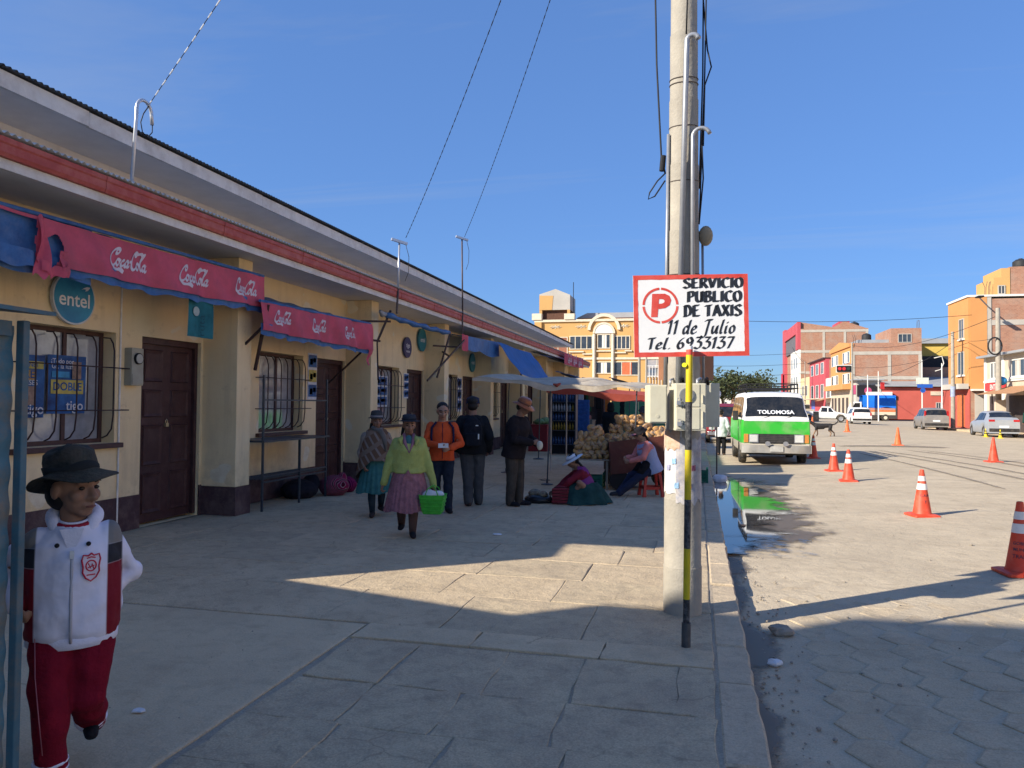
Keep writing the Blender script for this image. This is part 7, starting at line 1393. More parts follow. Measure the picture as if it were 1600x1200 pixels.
for x in (-.75, .75):
    for y in (-1.25, 1.25): MB().tube([(x - .1, y, .36), (x + .1, y, .36)], .36, 18).build('wheel', M_tyre, jp)
# ---------------------------------------------------------------- traffic cones
M_cone = mat('cone_red', (.66, .065, .030), .5, .08, 4, dirt=((.50, .30, .2), .3, 7)); M_cone2 = mat('cone_orange', (.72, .13, .035), .5, .1, 4, dirt=((.55, .33, .2), .3, 7)); M_refl = mat('cone_reflective', (.74, .73, .70), .45, .08, 8, dirt=((.5, .44, .36), .4, 9)); M_cy = mat('cone_yellow', (.70, .52, .02), .5)
def cone(label, x, y, h, banded=True, rot=0, script=None, m=None, base=True):
    t = thing('traffic_cone', label, 'traffic cone', (x, y, rz(x)), R(rot), 'traffic cones set out along the road'); k = h / .7; m = m or M_cone
    rr = lambda z: (.135 - (.135 - .028) * z / .7) * k
    if base: MB().rings([[(a * w, b * w, z) for a, b in ((-1, -.9), (-.9, -1), (.9, -1), (1, -.9), (1, .9), (.9, 1), (-.9, 1), (-1, .9))] for w, z in ((.19 * k, .0), (.19 * k, .025 * k), (.15 * k, .04 * k))]).build('base', m, t)
    MB().lathe([(rr(0) * 1.06, .03 * k), (rr(.05), .06 * k), (rr(.35), .35 * k), (rr(.66), .66 * k), (rr(.69), .695 * k), (rr(.7) * .7, .7 * k), (rr(.7) * .6, .66 * k)], 24, caps=False).build('cone_body', m, t, smooth='auto')
    if banded:
        for (a, b) in banded if isinstance(banded, tuple) else ((.40, .49), (.53, .605)): MB().lathe([(rr(a) + .003, a * k), (rr(b) + .003, b * k)], 24, caps=False).build('reflective_band', M_refl if m is not M_cy else M_black, t, smooth=True)
    if script:
        for (s, z, sz) in script:
            q = MB(); me = text_mesh(s, .01, 'CENTER', 0); q.add([(math.sin(p[0] * sz / rr(z / k)) * (rr((z + p[1] * sz) / k) + .003), -math.cos(p[0] * sz / rr(z / k)) * (rr((z + p[1] * sz) / k) + .003), z + p[1] * sz) for p in me[0]], me[1]); q.build('lettering', mat('cone_ink', (.10, .05, .07), .7), t, fix=False)
    return t
cone('large red cone with white bands and lettering cut off by the right edge', 3.13, 8.56, .72, True, 5, (('GOBIERNO', .30, .042), ('MUNICIPAL', .24, .042), ('TRANSITO', .17, .05)))
cone('red cone with two white bands standing alone in the middle of the road', 3.31, 12.64, .70, True, 12, (('G.A.M.', .30, .05), ('T', .2, .06)))
cone('front one of the pair of banded cones near the minibus', 3.24, 17.99, .70, True, -5); cone('rear one of the pair of banded cones near the minibus', 3.37, 20.64, .70, True, 8)
cone('banded cone right beside the minibus front wheel', 3.55, 25.4, .72, True, 0)
cone('plain red cone in the road towards the right edge, in front of the silver car', 8.12, 23.99, .70, False, 10); cone('plain orange cone on the damp patch in mid road', 7.77, 32.97, .72, False, 0, None, M_cone2); cone('plain orange cone right of the dog', 8.71, 48.69, .74, False, 0, None, M_cone2); cone('far orange cone above the back of the dog', 9.4, 67.74, .72, False, 0, None, M_cone2)
cone('left small yellow and black cone behind the silver car', 15.69, 47.48, .48, ((.25, .33), (.45, .55)), 0, None, M_cy); cone('right small yellow and black cone behind the silver car', 15.95, 46.13, .48, ((.25, .33), (.45, .55)), 0, None, M_cy)
# ---------------------------------------------------------------- dog
dg = thing('dog', 'black dog with tan legs walking left across the road', 'dog', (6.3, 41.73, rz(6.3)), R(-88)); k = 1.12
mb = MB()
def L_(pts, rs): mb.limb([Vector(p) * k for p in pts], [r * k for r in rs])
L_([(0, -.30, .50), (0, -.12, .48), (0, .12, .50), (0, .32, .51)], [.115, .125, .105, .10])            # trunk: deep chest, tucked belly
L_([(0, -.22, .42), (0, .0, .42)], [.10, .09])
L_([(0, -.36, .54), (0, -.48, .62), (0, -.56, .66)], [.09, .075, .075]); L_([(0, -.56, .655), (0, -.66, .625), (0, -.74, .60)], [.075, .050, .034])   # neck, head, muzzle
for s_ in (-1, 1): L_([(s_ * .05, -.54, .71), (s_ * .07, -.52, .76)], [.028, .012])
L_([(.065, -.30, .44), (.07, -.34, .26), (.07, -.42, .10), (.07, -.45, .03)], [.062, .036, .028, .030]); L_([(-.065, -.28, .44), (-.07, -.24, .26), (-.07, -.22, .12), (-.07, -.26, .03)], [.062, .036, .028, .030])
L_([(.07, .32, .46), (.075, .24, .28), (.075, .34, .17), (.075, .30, .03)], [.08, .045, .028, .030]); L_([(-.07, .34, .46), (-.075, .36, .29), (-.075, .50, .17), (-.075, .50, .03)], [.08, .045, .028, .030])
L_([(0, .38, .55), (0, .52, .58), (0, .62, .66), (0, .64, .74)], [.035, .032, .028, .018])
def dog_mat():
    m = bpy.data.materials.new('dog_coat'); m.use_nodes = True; t = m.node_tree; p = t.nodes['Principled BSDF']; p.inputs['Roughness'].default_value = .8; tcn = nn(t, 'ShaderNodeTexCoord'); s = nn(t, 'ShaderNodeSeparateXYZ'); t.links.new(tcn.outputs['Object'], s.inputs[0]); n = nn(t, 'ShaderNodeTexNoise'); n.inputs['Scale'].default_value = 9; t.links.new(tcn.outputs['Object'], n.inputs['Vector'])
    ad = nn(t, 'ShaderNodeMath'); ad.operation = 'MULTIPLY_ADD'; ad.inputs[1].default_value = .16; t.links.new(n.outputs[0], ad.inputs[0]); t.links.new(s.outputs[2], ad.inputs[2]); r = nn(t, 'ShaderNodeMapRange'); r.inputs[1].default_value = .36; r.inputs[2].default_value = .44; t.links.new(ad.outputs[0], r.inputs[0]); mx = nn(t, 'ShaderNodeMixRGB'); mx.inputs[1].default_value = (.22, .13, .075, 1); mx.inputs[2].default_value = (.016, .015, .016, 1); t.links.new(r.outputs[0], mx.inputs[0]); t.links.new(mx.outputs[0], p.inputs['Base Color']); return m
blob(mb, 'body', dog_mat(), dg, .014, 4)
# ================================================================ far buildings, trees, street furniture, wires
M_brick = brick_mat('far_brick', (.40, .195, .12), (.31, .145, .09), (.36, .30, .24)); M_cband = mat('concrete_band', (.44, .40, .34), .9, .12, 1.5, world=True)
M_orange = mat('paint_orange', (.58, .27, .095), .85, .07, .5, world=True); M_amb = mat('paint_amber', (.56, .325, .12), .85, .06, .5, world=True); M_cream = mat('paint_cream', (.56, .47, .36), .85, .12, .6, dirt=((.42, .34, .26), .5, 1.1), world=True); M_pink = mat('paint_pink_red', (.46, .075, .095), .8, .12, .5, dirt=((.34, .10, .10), .4, 1.0), world=True); M_redw = mat('paint_brick_red', (.46, .10, .075), .85, .1, .7, world=True); M_whitew = mat('paint_white_wall', (.70, .68, .62), .85, .06, .6, world=True); M_grayw = mat('grey_render', (.46, .43, .38), .9, .1, .6, world=True); M_yellow = mat('paint_yellow', (.60, .42, .10), .85, .1, .7, world=True)
M_wframe = mat('frame_white', (.66, .66, .64), .6); M_wdark = mat('far_glass', (.045, .055, .07), .12, .4, 1.2, spec=.6, world=True); M_tin2 = mat('grey_tin_roof', (.36, .37, .38), .5, .12, 1, metal=.2, world=True); M_sill = mat('sill_pale', (.66, .58, .44), .8)
def bld(name, label, loc): return thing(name, label, 'building', loc)
def part(t, nm, m, *b, **k): return MB().box(*b).build(nm, m, t, world=True, **k)
def win(t, face, a0, a1, z0, z1, frame=None, mull=1, glass=None, curtain=None, sill=None):
    """window on a face ('-X', x) or ('-Y', y): proud frame, pane, mullions"""
    ax, c = face; frame = frame or M_wframe
    def bx(mb, a, b, z, zz, d0, d1):
        return mb.box(c - d1, c - d0, a, b, z, zz) if ax == '-X' else mb.box(a, b, c - d1, c - d0, z, zz)
    f = MB(); w = .07
    for (a, b, z, zz) in ((a0, a1, z0, z0 + w), (a0, a1, z1 - w, z1), (a0, a0 + w, z0 + w, z1 - w), (a1 - w, a1, z0 + w, z1 - w)): bx(f, a, b, z, zz, .0, .07)
    for k in range(mull):
        q = a0 + (a1 - a0) * (k + 1) / (mull + 1); bx(f, q - .03, q + .03, z0 + w, z1 - w, .0, .055)
    o = f.build('window', frame, t, world=True); bx(MB(), a0 + w, a1 - w, z0 + w, z1 - w, .0, .03).build('pane', glass or M_wdark, o)
    if curtain: bx(MB(), a0 + w + (a1 - a0) * .3, a1 - w - (a1 - a0) * .25, z0 + w, z1 - w, .031, .036).build('curtain', curtain, o)
    if sill: bx(MB(), a0 - .1, a1 + .1, z0 - .12, z0 - .002, -.02, .14).build('sill', sill, o)
    return o
# --- yellow arched building at the end of the market
yb = bld('arched_building', 'amber three-storey building with arched window and parapet beyond the market roof', (-8, 64.5, 0)); Y0 = 64.5
part(yb, 'wall', M_amb, -13.8, -2.1, Y0, Y0 + 12, 0, 8.7); part(yb, 'cornice', M_sill, -13.85, -2.05, Y0 - .15, Y0 + .2, 8.702, 8.9)
part(yb, 'corner_pier', M_sill, -14.05, -13.2, Y0 - .25, Y0 + .4, 8.902, 9.45); part(yb, 'corner_pier', M_sill, -11.2, -10.3, Y0 - .25, Y0 + .4, 8.902, 9.4); part(yb, 'corner_pilaster', M_amb, -13.82, -13.2, Y0 - .2, Y0 - .001, 0, 8.7)
tw_ = MB().prism([(-13.65, 9.9), (-10.9, 9.9), (-10.9, 11.2), (-12.2, 11.75), (-13.65, 11.3)], (0, Y0 + 1.0, 0), (1, 0, 0), (0, 0, 1), -3).build('roof_tower', M_grayw, yb, world=True)
MB().prism([(-13.65, 9.9), (-12.5, 9.9), (-12.4, 11.15), (-13.65, 11.2)], (0, Y0 + .995, 0), (1, 0, 0), (0, 0, 1), .02).build('tower_paint', M_amb, yb, world=True)
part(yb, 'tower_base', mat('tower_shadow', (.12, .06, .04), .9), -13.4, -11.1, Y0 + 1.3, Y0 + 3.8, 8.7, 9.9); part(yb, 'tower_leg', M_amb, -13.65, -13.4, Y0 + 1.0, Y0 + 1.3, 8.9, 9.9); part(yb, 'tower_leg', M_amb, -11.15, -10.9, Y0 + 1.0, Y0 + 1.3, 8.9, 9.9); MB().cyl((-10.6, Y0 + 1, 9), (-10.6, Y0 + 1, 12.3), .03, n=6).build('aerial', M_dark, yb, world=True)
part(yb, 'penthouse', M_redw, -10.2, -2.3, Y0 + 3, Y0 + 10, 8.7, 9.3); MB().prism([(-10.6, 9.3), (-2.1, 9.3), (-2.1, 9.75), (-9.6, 9.75)], (0, Y0 + 2.6, 0), (1, 0, 0), (0, 0, 1), -7).build('penthouse_roof', M_tin2, yb, world=True); win(yb, ('-Y', Y0 + 3), -6.1, -4.9, 8.75, 9.2)
win(yb, ('-Y', Y0), -10.75, -8.74, 6.30, 7.48, M_sill, 3); win(yb, ('-Y', Y0), -7.0, -5.55, 6.28, 7.44, M_sill, 3); win(yb, ('-Y', Y0), -8.35, -7.2, 6.36, 7.6, M_sill, 1, None, M_whitew)
AR = [(math.cos(a) * .78, math.sin(a) * .78) for a in [math.pi * k / 14 for k in range(15)]]; MB().prism(AR, (-7.77, Y0 - .06, 7.66), (1, 0, 0), (0, 0, 1), .05).build('arch_panel', M_whitew, yb, world=True)
for r0, r1, zc, dd, nm in ((.80, .95, 7.66, .14, 'arch_moulding'), (1.15, 1.4, 7.95, .18, 'parapet_arch')): MB().rings([[(-7.77 + r * math.cos(a), y, zc + r * math.sin(a)) for r, y in ((r0, Y0 - dd), (r1, Y0 - dd), (r1, Y0 + .05), (r0, Y0 + .05))] for a in [math.pi * k / 18 for k in range(19)]]).build(nm, M_sill, yb, world=True)
MB().prism([(math.cos(a) * 1.14, math.sin(a) * 1.14) for a in [math.pi * k / 14 for k in range(15)]], (-7.77, Y0 - .02, 7.96), (1, 0, 0), (0, 0, 1), -.3).build('parapet_infill', M_amb, yb, world=True)
for x in (-8.6, -7.0): MB().cyl((x, Y0 - .12, 3.0), (x, Y0 - .12, 7.6), .13, n=12).build('column', M_sill, yb, world=True)
for (a, b, z) in ((-10.8, -9.5, 6.15), (-9.6, -8.75, 5.95), (-7.0, -5.9, 6.05), (-6.0, -5.4, 6.2), (-8.4, -7.15, 6.2)): part(yb, 'ledge', M_sill, a, b, Y0 - .14, Y0 + .02, z - .1, z)
part(yb, 'floor_band', M_sill, -13.83, -2.07, Y0 - .1, Y0 - .002, 5.42, 5.6)
win(yb, ('-Y', Y0), -8.5, -7.1, 4.2, 5.25, M_sill, 1, None, M_whitew); win(yb, ('-Y', Y0), -6.98, -4.8, 4.05, 5.25, M_sill, 2, None, mat('curtain_orange', (.58, .14, .06), .8)); win(yb, ('-Y', Y0), -12.6, -10.9, 5.9, 7.4, M_sill, 1, mat('brick_glass', (.30, .12, .07), .6)); win(yb, ('-Y', Y0), -13, -9, .6, 2.6); win(yb, ('-Y', Y0), -7, -4, .4, 2.6)
win(yb, ('-Y', Y0), -4.2, -2.4, 3.9, 5.6, M_sill, 1, mat('mural_blue', (.20, .36, .55), .6, .5, 1.2, col2=(.55, .45, .38), world=True))
for k in range(8): MB().bar((-4.15 + k * .24, Y0 - .3, 2.6), (-4.15 + k * .24, Y0 - .3, 4.9), .04).build('balcony_bar', M_wframe, yb, world=True)
for z in (2.7, 4.0, 4.85): MB().bar((-4.2, Y0 - .3, z), (-2.3, Y0 - .3, z), .05).build('balcony_rail', M_wframe, yb, world=True)
for x in (-12.0, -9.75, -6.1):
    o = MB()
    for a in range(0, 180, 45): o.bar((x - .5 * math.cos(R(a)), Y0 - .02, 8.28 - .16 * math.sin(R(a))), (x + .5 * math.cos(R(a)), Y0 - .02, 8.28 + .16 * math.sin(R(a))), .09, .03)
    o.build('rosette', M_sill, yb, world=True)
# --- orange corner building, right
ob = bld('orange_house', 'orange two-storey corner house with brick side wall on the right', (20, 66, 0)); part(ob, 'wall', M_brick, 20.01, 36, 63.62, 68.3, 0, 9.8)
part(ob, 'facade', M_orange, 19.9, 20.008, 63.58, 68.32, 3.2, 9.95); part(ob, 'painted_return', M_orange, 20.009, 21.15, 63.54, 63.618, 2.9, 9.95); part(ob, 'coping', M_whitew, 19.8, 36, 63.5, 68.4, 9.952, 10.1); part(ob, 'corner_column', M_cband, 21.152, 21.45, 63.56, 63.618, 0, 9.95)
for z in (5.4, 7.8): part(ob, 'concrete_beam', M_cband, 21.46, 36, 63.585, 63.619, z, z + .4)
win(ob, ('-X', 19.9), 64.5, 65.6, 6.9, 8.45, M_cband, 1, None, None, M_whitew); win(ob, ('-X', 19.9), 64.5, 65.9, 4.1, 5.9, M_cband, 1, None, None, M_whitew)
part(ob, 'upper_block', M_brick, 23.0, 30, 64.4, 68.2, 10.102, 12.3); part(ob, 'upper_facade', M_amb, 21.9, 22.998, 64.35, 68.1, 10.102, 11.5); part(ob, 'upper_facade', M_amb, 22.4, 22.997, 64.352, 68.1, 11.502, 12.2); win(ob, ('-Y', 64.35), 22.15, 22.65, 10.2, 10.9, M_cband)
part(ob, 'balcony', M_grayw, 19.2, 19.899, 63.6, 67.5, 3.0, 3.4); part(ob, 'ground_wall', M_redw, 19.92, 20.006, 63.6, 68.3, .02, 2.99); part(ob, 'roller_door', mat('roller_orange', (.60, .16, .05), .6), 19.88, 19.919, 64.6, 66.2, .1, 2.6); part(ob, 'door', M_grayw, 20.3, 20.9, 63.57, 63.615, .1, 2.7); part(ob, 'awning', M_whitew, 20.0, 21.3, 62.9, 63.53, 2.85, 2.98)
wl = thing('wall_lamp', 'dark street lamp arm jutting from the orange house', 'lamp', (21.1, 63.5, 9.3)); MB().tube([(21.2, 63.5, 9.2), (20.6, 62.5, 9.4), (20.0, 61.6, 9.65)], .05, 8).build('arm', M_grayw, wl, world=True); MB().box(19.75, 20.15, 61.0, 61.7, 9.6, 9.72).build('head', M_dark, wl, world=True, bevel=.03)
# --- cream shop nearer on the right
cb = bld('cream_shop', 'cream two-storey shop with red sign at the right edge', (20, 57, 0)); part(cb, 'wall', M_cream, 20, 32, 40, 60.6, 0, 5.1); part(cb, 'eave', M_tin2, 19.5, 32, 39.8, 60.8, 5.102, 5.25); part(cb, 'string_course', M_whitew, 19.9, 19.998, 40, 60.6, 3.35, 3.5)
for (a, b) in ((58.2, 59.4), (53.6, 55.8), (49.2, 51.4)): win(cb, ('-X', 20), a, b, 3.6, 4.75, M_whitew, 1, None, M_grayw, M_whitew)
for y in (60.2, 57.0, 52.6, 48.2): part(cb, 'pilaster', M_whitew, 19.93, 19.999, y, y + .35, 0, 5.1)
part(cb, 'shop_sign', mat('sign_bright_red', (.62, .045, .045), .5), 19.8, 19.92, 56.6, 60.0, 2.75, 3.3); MB().text('ENTEL', (19.79, 58.3, 2.85), (0, -1, 0), (0, 0, 1), .5, .004, .02).build('lettering', M_whitew, cb, world=True, fix=False)
for (a, b) in ((58.0, 59.6), (53.8, 56.2), (49, 51.5)): part(cb, 'shop_opening', mat('shop_dark', (.07, .055, .05), .8), 19.96, 19.999, a, b, .05, 2.4)
MB().sheet(lambda u, v: (19.9 - 1.9 * v, 50 + 6.3 * u, 3.0 - .55 * v), 8, 4).build('awning', mat('awning_rust', (.42, .22, .11), .8), cb, world=True, fix=False); MB().ell((19.3, 55.6, 3.35), (.35, .35, .3)).build('blue_ball', mat('ball_blue', (.02, .25, .6), .5), cb, world=True, smooth=True)
for y in (50.2, 56): MB().cyl((18.9, y, 0), (18.9, y, 2.7), .04, n=8).build('awning_post', M_iron, cb, world=True)
st_ = thing('street_stall', 'tan street stall cabinet on the far pavement', 'stall', (19, 48.5, 0)); part(st_, 'cabinet', M_cream, 18.7, 19.6, 47.5, 49.4, .02, 1.5); part(st_, 'top', M_sill, 18.6, 19.7, 47.4, 49.5, 1.502, 1.58)
# --- long red wall, brick houses round the crossing
rw_ = bld('red_shed', 'long low brick-red wall under a grey tin roof at the crossing', (28, 106, 0)); part(rw_, 'wall', M_redw, 23.2, 46, 106, 113, 0, 4.1); MB().prism([(106 - .6, 4.2), (113, 5.6), (113, 5.7), (106 - .6, 4.35)], (22.4, 0, 0), (0, 1, 0), (0, 0, 1), 24).build('roof', M_tin2, rw_, world=True); part(rw_, 'upper_wall', M_brick, 22.4, 46, 113.02, 114, 4, 7.0); part(rw_, 'doorway', mat('shop_dark', (.07, .055, .05), .8), 23.4, 24.9, 105.95, 105.998, .05, 2.9); part(rw_, 'shop_fascia', M_whitew, 21.2, 24.2, 105.3, 105.95, 3.0, 3.5); win(rw_, ('-Y', 106), 29.4, 30, 1.2, 2.2, M_grayw); part(rw_, 'plaque', M_cream, 28.8, 30.2, 105.9, 105.98, 3.1, 3.6)
bb = bld('brick_house', 'large bare brick house with concrete bands and orange front at the crossing', (22, 115, 0)); part(bb, 'side_wall', M_brick, 20.02, 28.6, 109, 124, 0, 10.1); part(bb, 'roof_room', M_brick, 24.9, 28.6, 109.03, 118, 10.102, 12.0); part(bb, 'lean_to', M_tin2, 21, 24.88, 110, 118, 10.102, 10.6)
for (z, a, b) in ((8.5, 20.03, 28.58), (5.2, 20.03, 28.58)): part(bb, 'concrete_beam', M_cband, a, b, 108.95, 108.998, z, z + .45)
for x in (20.03, 24.5, 28.2): part(bb, 'concrete_column', M_cband, x, x + .4, 108.94, 108.997, 0, 8.49)
win(bb, ('-Y', 109.03), 25.75, 27.4, 10.1, 11.25, M_grayw, 2); part(bb, 'facade', M_orange, 19.9, 20.018, 108.96, 124.2, 3.9, 10.0); MB().prism([(108.9, 9.6), (124.3, 9.6), (124.3, 10.05), (116, 10.7), (108.9, 10.05)], (19.7, 0, 0), (0, 1, 0), (0, 0, 1), .6).build('gable_front', M_orange, bb, world=True)
for (z0, z1) in ((7.5, 9.05), (4.7, 6.1)):
    for (a, b) in ((109.5, 114.2), (118, 123.3)): win(bb, ('-X', 19.9), a, b, z0, z1, M_wframe, 3, None, M_whitew)
part(bb, 'balcony', M_orange, 18.9, 19.898, 109, 124, 3.9, 4.6); part(bb, 'ground_floor', M_cream, 19.92, 20.015, 109, 124, .02, 3.88)
for y in (110.5, 113.5, 116.5, 119.5, 122): part(bb, 'shop_opening', mat('shop_dark', (.07, .055, .05), .8), 19.88, 19.919, y, y + 1.5, .1, 2.8)
hs1 = bld('poster_house', 'grey shop house with black and pink billboard beside the red wall', (21, 107, 0)); part(hs1, 'wall', M_grayw, 20.1, 23.1, 106.3, 108.9, 0, 5.0); part(hs1, 'roof', M_tin2, 19.6, 23.3, 105.6, 108.92, 5.002, 5.15); part(hs1, 'billboard', mat('billboard_black', (.02, .018, .022), .5), 20.2, 22.6, 106.2, 106.29, 2.9, 4.4); part(hs1, 'billboard', mat('billboard_pink', (.42, .06, .15), .5), 20.02, 20.09, 106.4, 108.5, 3.2, 4.4); MB().prism(circle(20, .45), (21.5, 106.19, 3.65), (1, 0, 0), (0, 0, 1), .01).build('billboard_emblem', mat('billboard_pink', (.42, .06, .15), .5), hs1, world=True); part(hs1, 'shop_opening', mat('shop_dark', (.07, .055, .05), .8), 20.4, 22.8, 106.25, 106.298, .05, 2.5)
bk2 = bld('dark_roofed_house', 'yellow house with dark netting between brick house and orange house', (31, 118, 0)); part(bk2, 'wall', M_yellow, 28.7, 44, 118, 126, 0, 10.6); part(bk2, 'roof', M_tin2, 28.7, 44.3, 117.5, 126, 10.602, 11.3); part(bk2, 'dark_netting', mat('net_dark', (.05, .048, .05), .9), 28.65, 43, 117.6, 117.9, 0, 8.8)
lw_ = bld('low_white_house', 'low white house between brick house and pink house', (20, 128, 0)); part(lw_, 'wall', M_whitew, 20, 27, 124.4, 129.6, 0, 6.0); win(lw_, ('-X', 20), 125.4, 128.6, 2.9, 4.4, M_wframe, 2); win(lw_, ('-X', 20), 125.4, 128.6, .6, 2.0, M_redw, 1); MB().sheet(lambda u, v: (20 - 1.8 * v, 124.5 + 5 * u, 2.9 - .5 * v), 3, 2).build('awning', mat('awning_rust', (.42, .22, .11), .8), lw_, world=True, fix=False)
pk = bld('pink_house', 'pink-red two-storey house with white window frames', (20, 140, 0)); part(pk, 'wall', M_pink, 20, 28, 130, 147.5, 0, 9.3); part(pk, 'side_wall', M_brick, 20.6, 28, 129.95, 129.999, 3, 9.0); part(pk, 'eave', M_iron, 19.6, 28, 129.9, 147.6, 9.302, 9.45)
for (a, b) in ((131.5, 134.5), (137, 140), (142.5, 145.5)): win(pk, ('-X', 20), a, b, 6.9, 8.8, M_wframe, 1); win(pk, ('-X', 20), a, b, 2.9, 5.2, M_wframe, 1)
part(pk, 'door', mat('door_blue', (.12, .16, .5), .6), 19.94, 19.999, 141, 145, .1, 2.6); part(pk, 'shop_awning', M_cream, 18.2, 19.93, 131, 146, 2.7, 2.85)
ye = bld('yellow_house', 'narrow pale yellow house beside the tall pink tower block', (20, 153, 0)); part(ye, 'wall', mat('paint_pale_yellow', (.60, .50, .28), .85, world=True), 20, 27, 148, 159.5, 0, 7.0); win(ye, ('-X', 20), 150, 153, 3.5, 5.5); win(ye, ('-X', 20), 155, 158, 3.5, 5.5)
pt_ = bld('pink_tower_block', 'tall brick block with bright pink front at the end of the street', (22, 170, 0)); part(pt_, 'side_wall', M_brick, 20.02, 32.5, 160, 186, 0, 17.0); part(pt_, 'front_frame', M_pink, 19.4, 20.018, 160, 163, 12.9, 18.4); part(pt_, 'front_frame', M_pink, 19.4, 20.017, 163.01, 182.9, 16.2, 18.4); part(pt_, 'front_frame', M_pink, 19.4, 20.018, 183, 187, 0, 19.0); part(pt_, 'lower_front', M_whitew, 19.6, 20.016, 160, 173, .02, 12.85); part(pt_, 'recess', mat('recess_grey', (.13, .12, .13), .7), 19.7, 20.015, 163.1, 182.8, 12.86, 16.19)
MB().prism([(20, 17.0), (32.4, 17.0), (28.2, 18.5), (26.2, 17.3), (20, 18.4)], (0, 160.5, 0), (1, 0, 0), (0, 0, 1), -.4).build('roof_gable', M_brick, pt_, world=True); part(pt_, 'roof_ridge', M_pink, 27.2, 29.2, 160.6, 168, 17.002, 18.4)
for z in (16.3, 12.2, 8.0): part(pt_, 'concrete_beam', M_cband, 20.03, 32.5, 159.94, 159.999, z, z + .5)
for x in (24.1, 28.0, 32.0): part(pt_, 'concrete_column', M_cband, x, x + .45, 159.93, 159.998, 0, 16.29)
for z in (9.2, 5.4, 1.6):
    for y in (161, 165, 169): win(pt_, ('-X', 19.6), y, y + 2.6, z, z + 2.2, M_wframe, 1)
part(pt_, 'banner', mat('banner_red', (.5, .03, .05), .7), 19.0, 19.1, 183.5, 186.5, 2, 9)
# more of the right-hand street towards the camera, outside the frame, closing the street as it does in life
nr = bld('street_row', 'row of pale two-storey houses continuing the right side of the street', (20, 20, 0))
for k, (a, b, h, m) in enumerate(((26, 39.7, 6.2, M_whitew), (12, 25.9, 7.5, M_orange), (-4, 11.9, 6.4, M_cream), (-22, -4.1, 7.8, M_whitew))):
    part(nr, 'house_wall', m, 20, 30, a, b, 0, h); part(nr, 'roof_edge', M_tin2, 19.6, 30, a, b, h + .002, h + .15)
    for j in range(3): q = a + 1.6 + j * (b - a - 3) / 3; win(nr, ('-X', 20), q, q + 1.8, h - 2.6, h - 1.2); win(nr, ('-X', 20), q, q + 1.8, .5, 2.4, M_grayw)
# ---------------------------------------------------------------- trees at the street's end
M_leaf = mat('foliage', (.055, .075, .03), .8, .35, .25, col2=(.105, .125, .05), world=True, trans=.25); M_bark = mat('bark', (.12, .085, .06), .9)
def tree(label, x, y, h, r, seed):
    rnd = random.Random(seed); t = thing('tree', label, 'tree', (x, y, 0), 0, 'trees at the end of the street')
    tr = MB().tube([(0, 0, 0), (.1, 0, h * .25), (-.1, .1, h * .5), (0, 0, h * .8)], [r * .09, r * .07, r * .05, r * .02], 8)
    for k in range(7): a = rnd.uniform(0, 6.28); tr.tube([(0, 0, h * rnd.uniform(.25, .5)), (math.cos(a) * r * .5, math.sin(a) * r * .5, h * rnd.uniform(.55, .8))], [r * .04, r * .012], 6)
    tr.build('trunk', M_bark, t); cl = [(rnd.gauss(0, r * .42), rnd.gauss(0, r * .42), h * rnd.uniform(.45, .9), r * rnd.uniform(.22, .42)) for _ in range(26)]; mb = MB()
    for (a, b, c, rr_) in cl:
        for _ in range(110):
            d = Vector((rnd.gauss(0, 1), rnd.gauss(0, 1), rnd.gauss(0, .8))).normalized() * rr_ * rnd.uniform(.55, 1.08); p = Vector((a, b, c)) + d; s_ = r * rnd.uniform(.025, .06); u = Vector((rnd.uniform(-1, 1), rnd.uniform(-1, 1), rnd.uniform(-1, 1))).normalized(); v = u.orthogonal()
            mb.add([p + u * s_, p + v * s_ * .6, p - u * s_, p - v * s_ * .6], [(0, 1, 2, 3)])
    kind(mb.build('crown', M_leaf, t, fix=False), 'stuff')
for k, (x, y, h, r, lab) in enumerate(((9.5, 177, 9.0, 6.6, 'broad leafy tree rising behind the minibus roof rack'), (2.6, 182, 7.2, 5.0, 'lower tree just right of the meter boxes'), (14.0, 190, 8.0, 4.6, 'tree behind the right end of the roof rack'), (5.8, 186, 8.2, 4.6, 'tree between the meter boxes and the minibus'), (17.5, 205, 6.5, 3.5, 'small distant tree next to the pink tower block'), (-4.5, 190, 6.0, 4.5, 'distant tree hidden behind the utility pole'))): tree(lab, x, y, h, r, k)
# low houses closing the far end of the street
fe = bld('far_terrace', 'low terrace of houses closing the far end of the street', (5, 215, 0))
for (a, b, h, m) in ((-30, -12, 4.2, M_cream), (-12, -1, 4.8, M_grayw), (-1, 9, 3.8, M_whitew), (9, 19, 4.6, M_brick)):
    part(fe, 'house_wall', m, a, b - .05, 215, 222, 0, h); part(fe, 'roof', M_tin2, a, b - .05, 214.7, 222, h + .002, h + .2)
    for j in range(3): win(fe, ('-Y', 215), a + 1.5 + j * 3, a + 2.9 + j * 3, 1, 2.6)
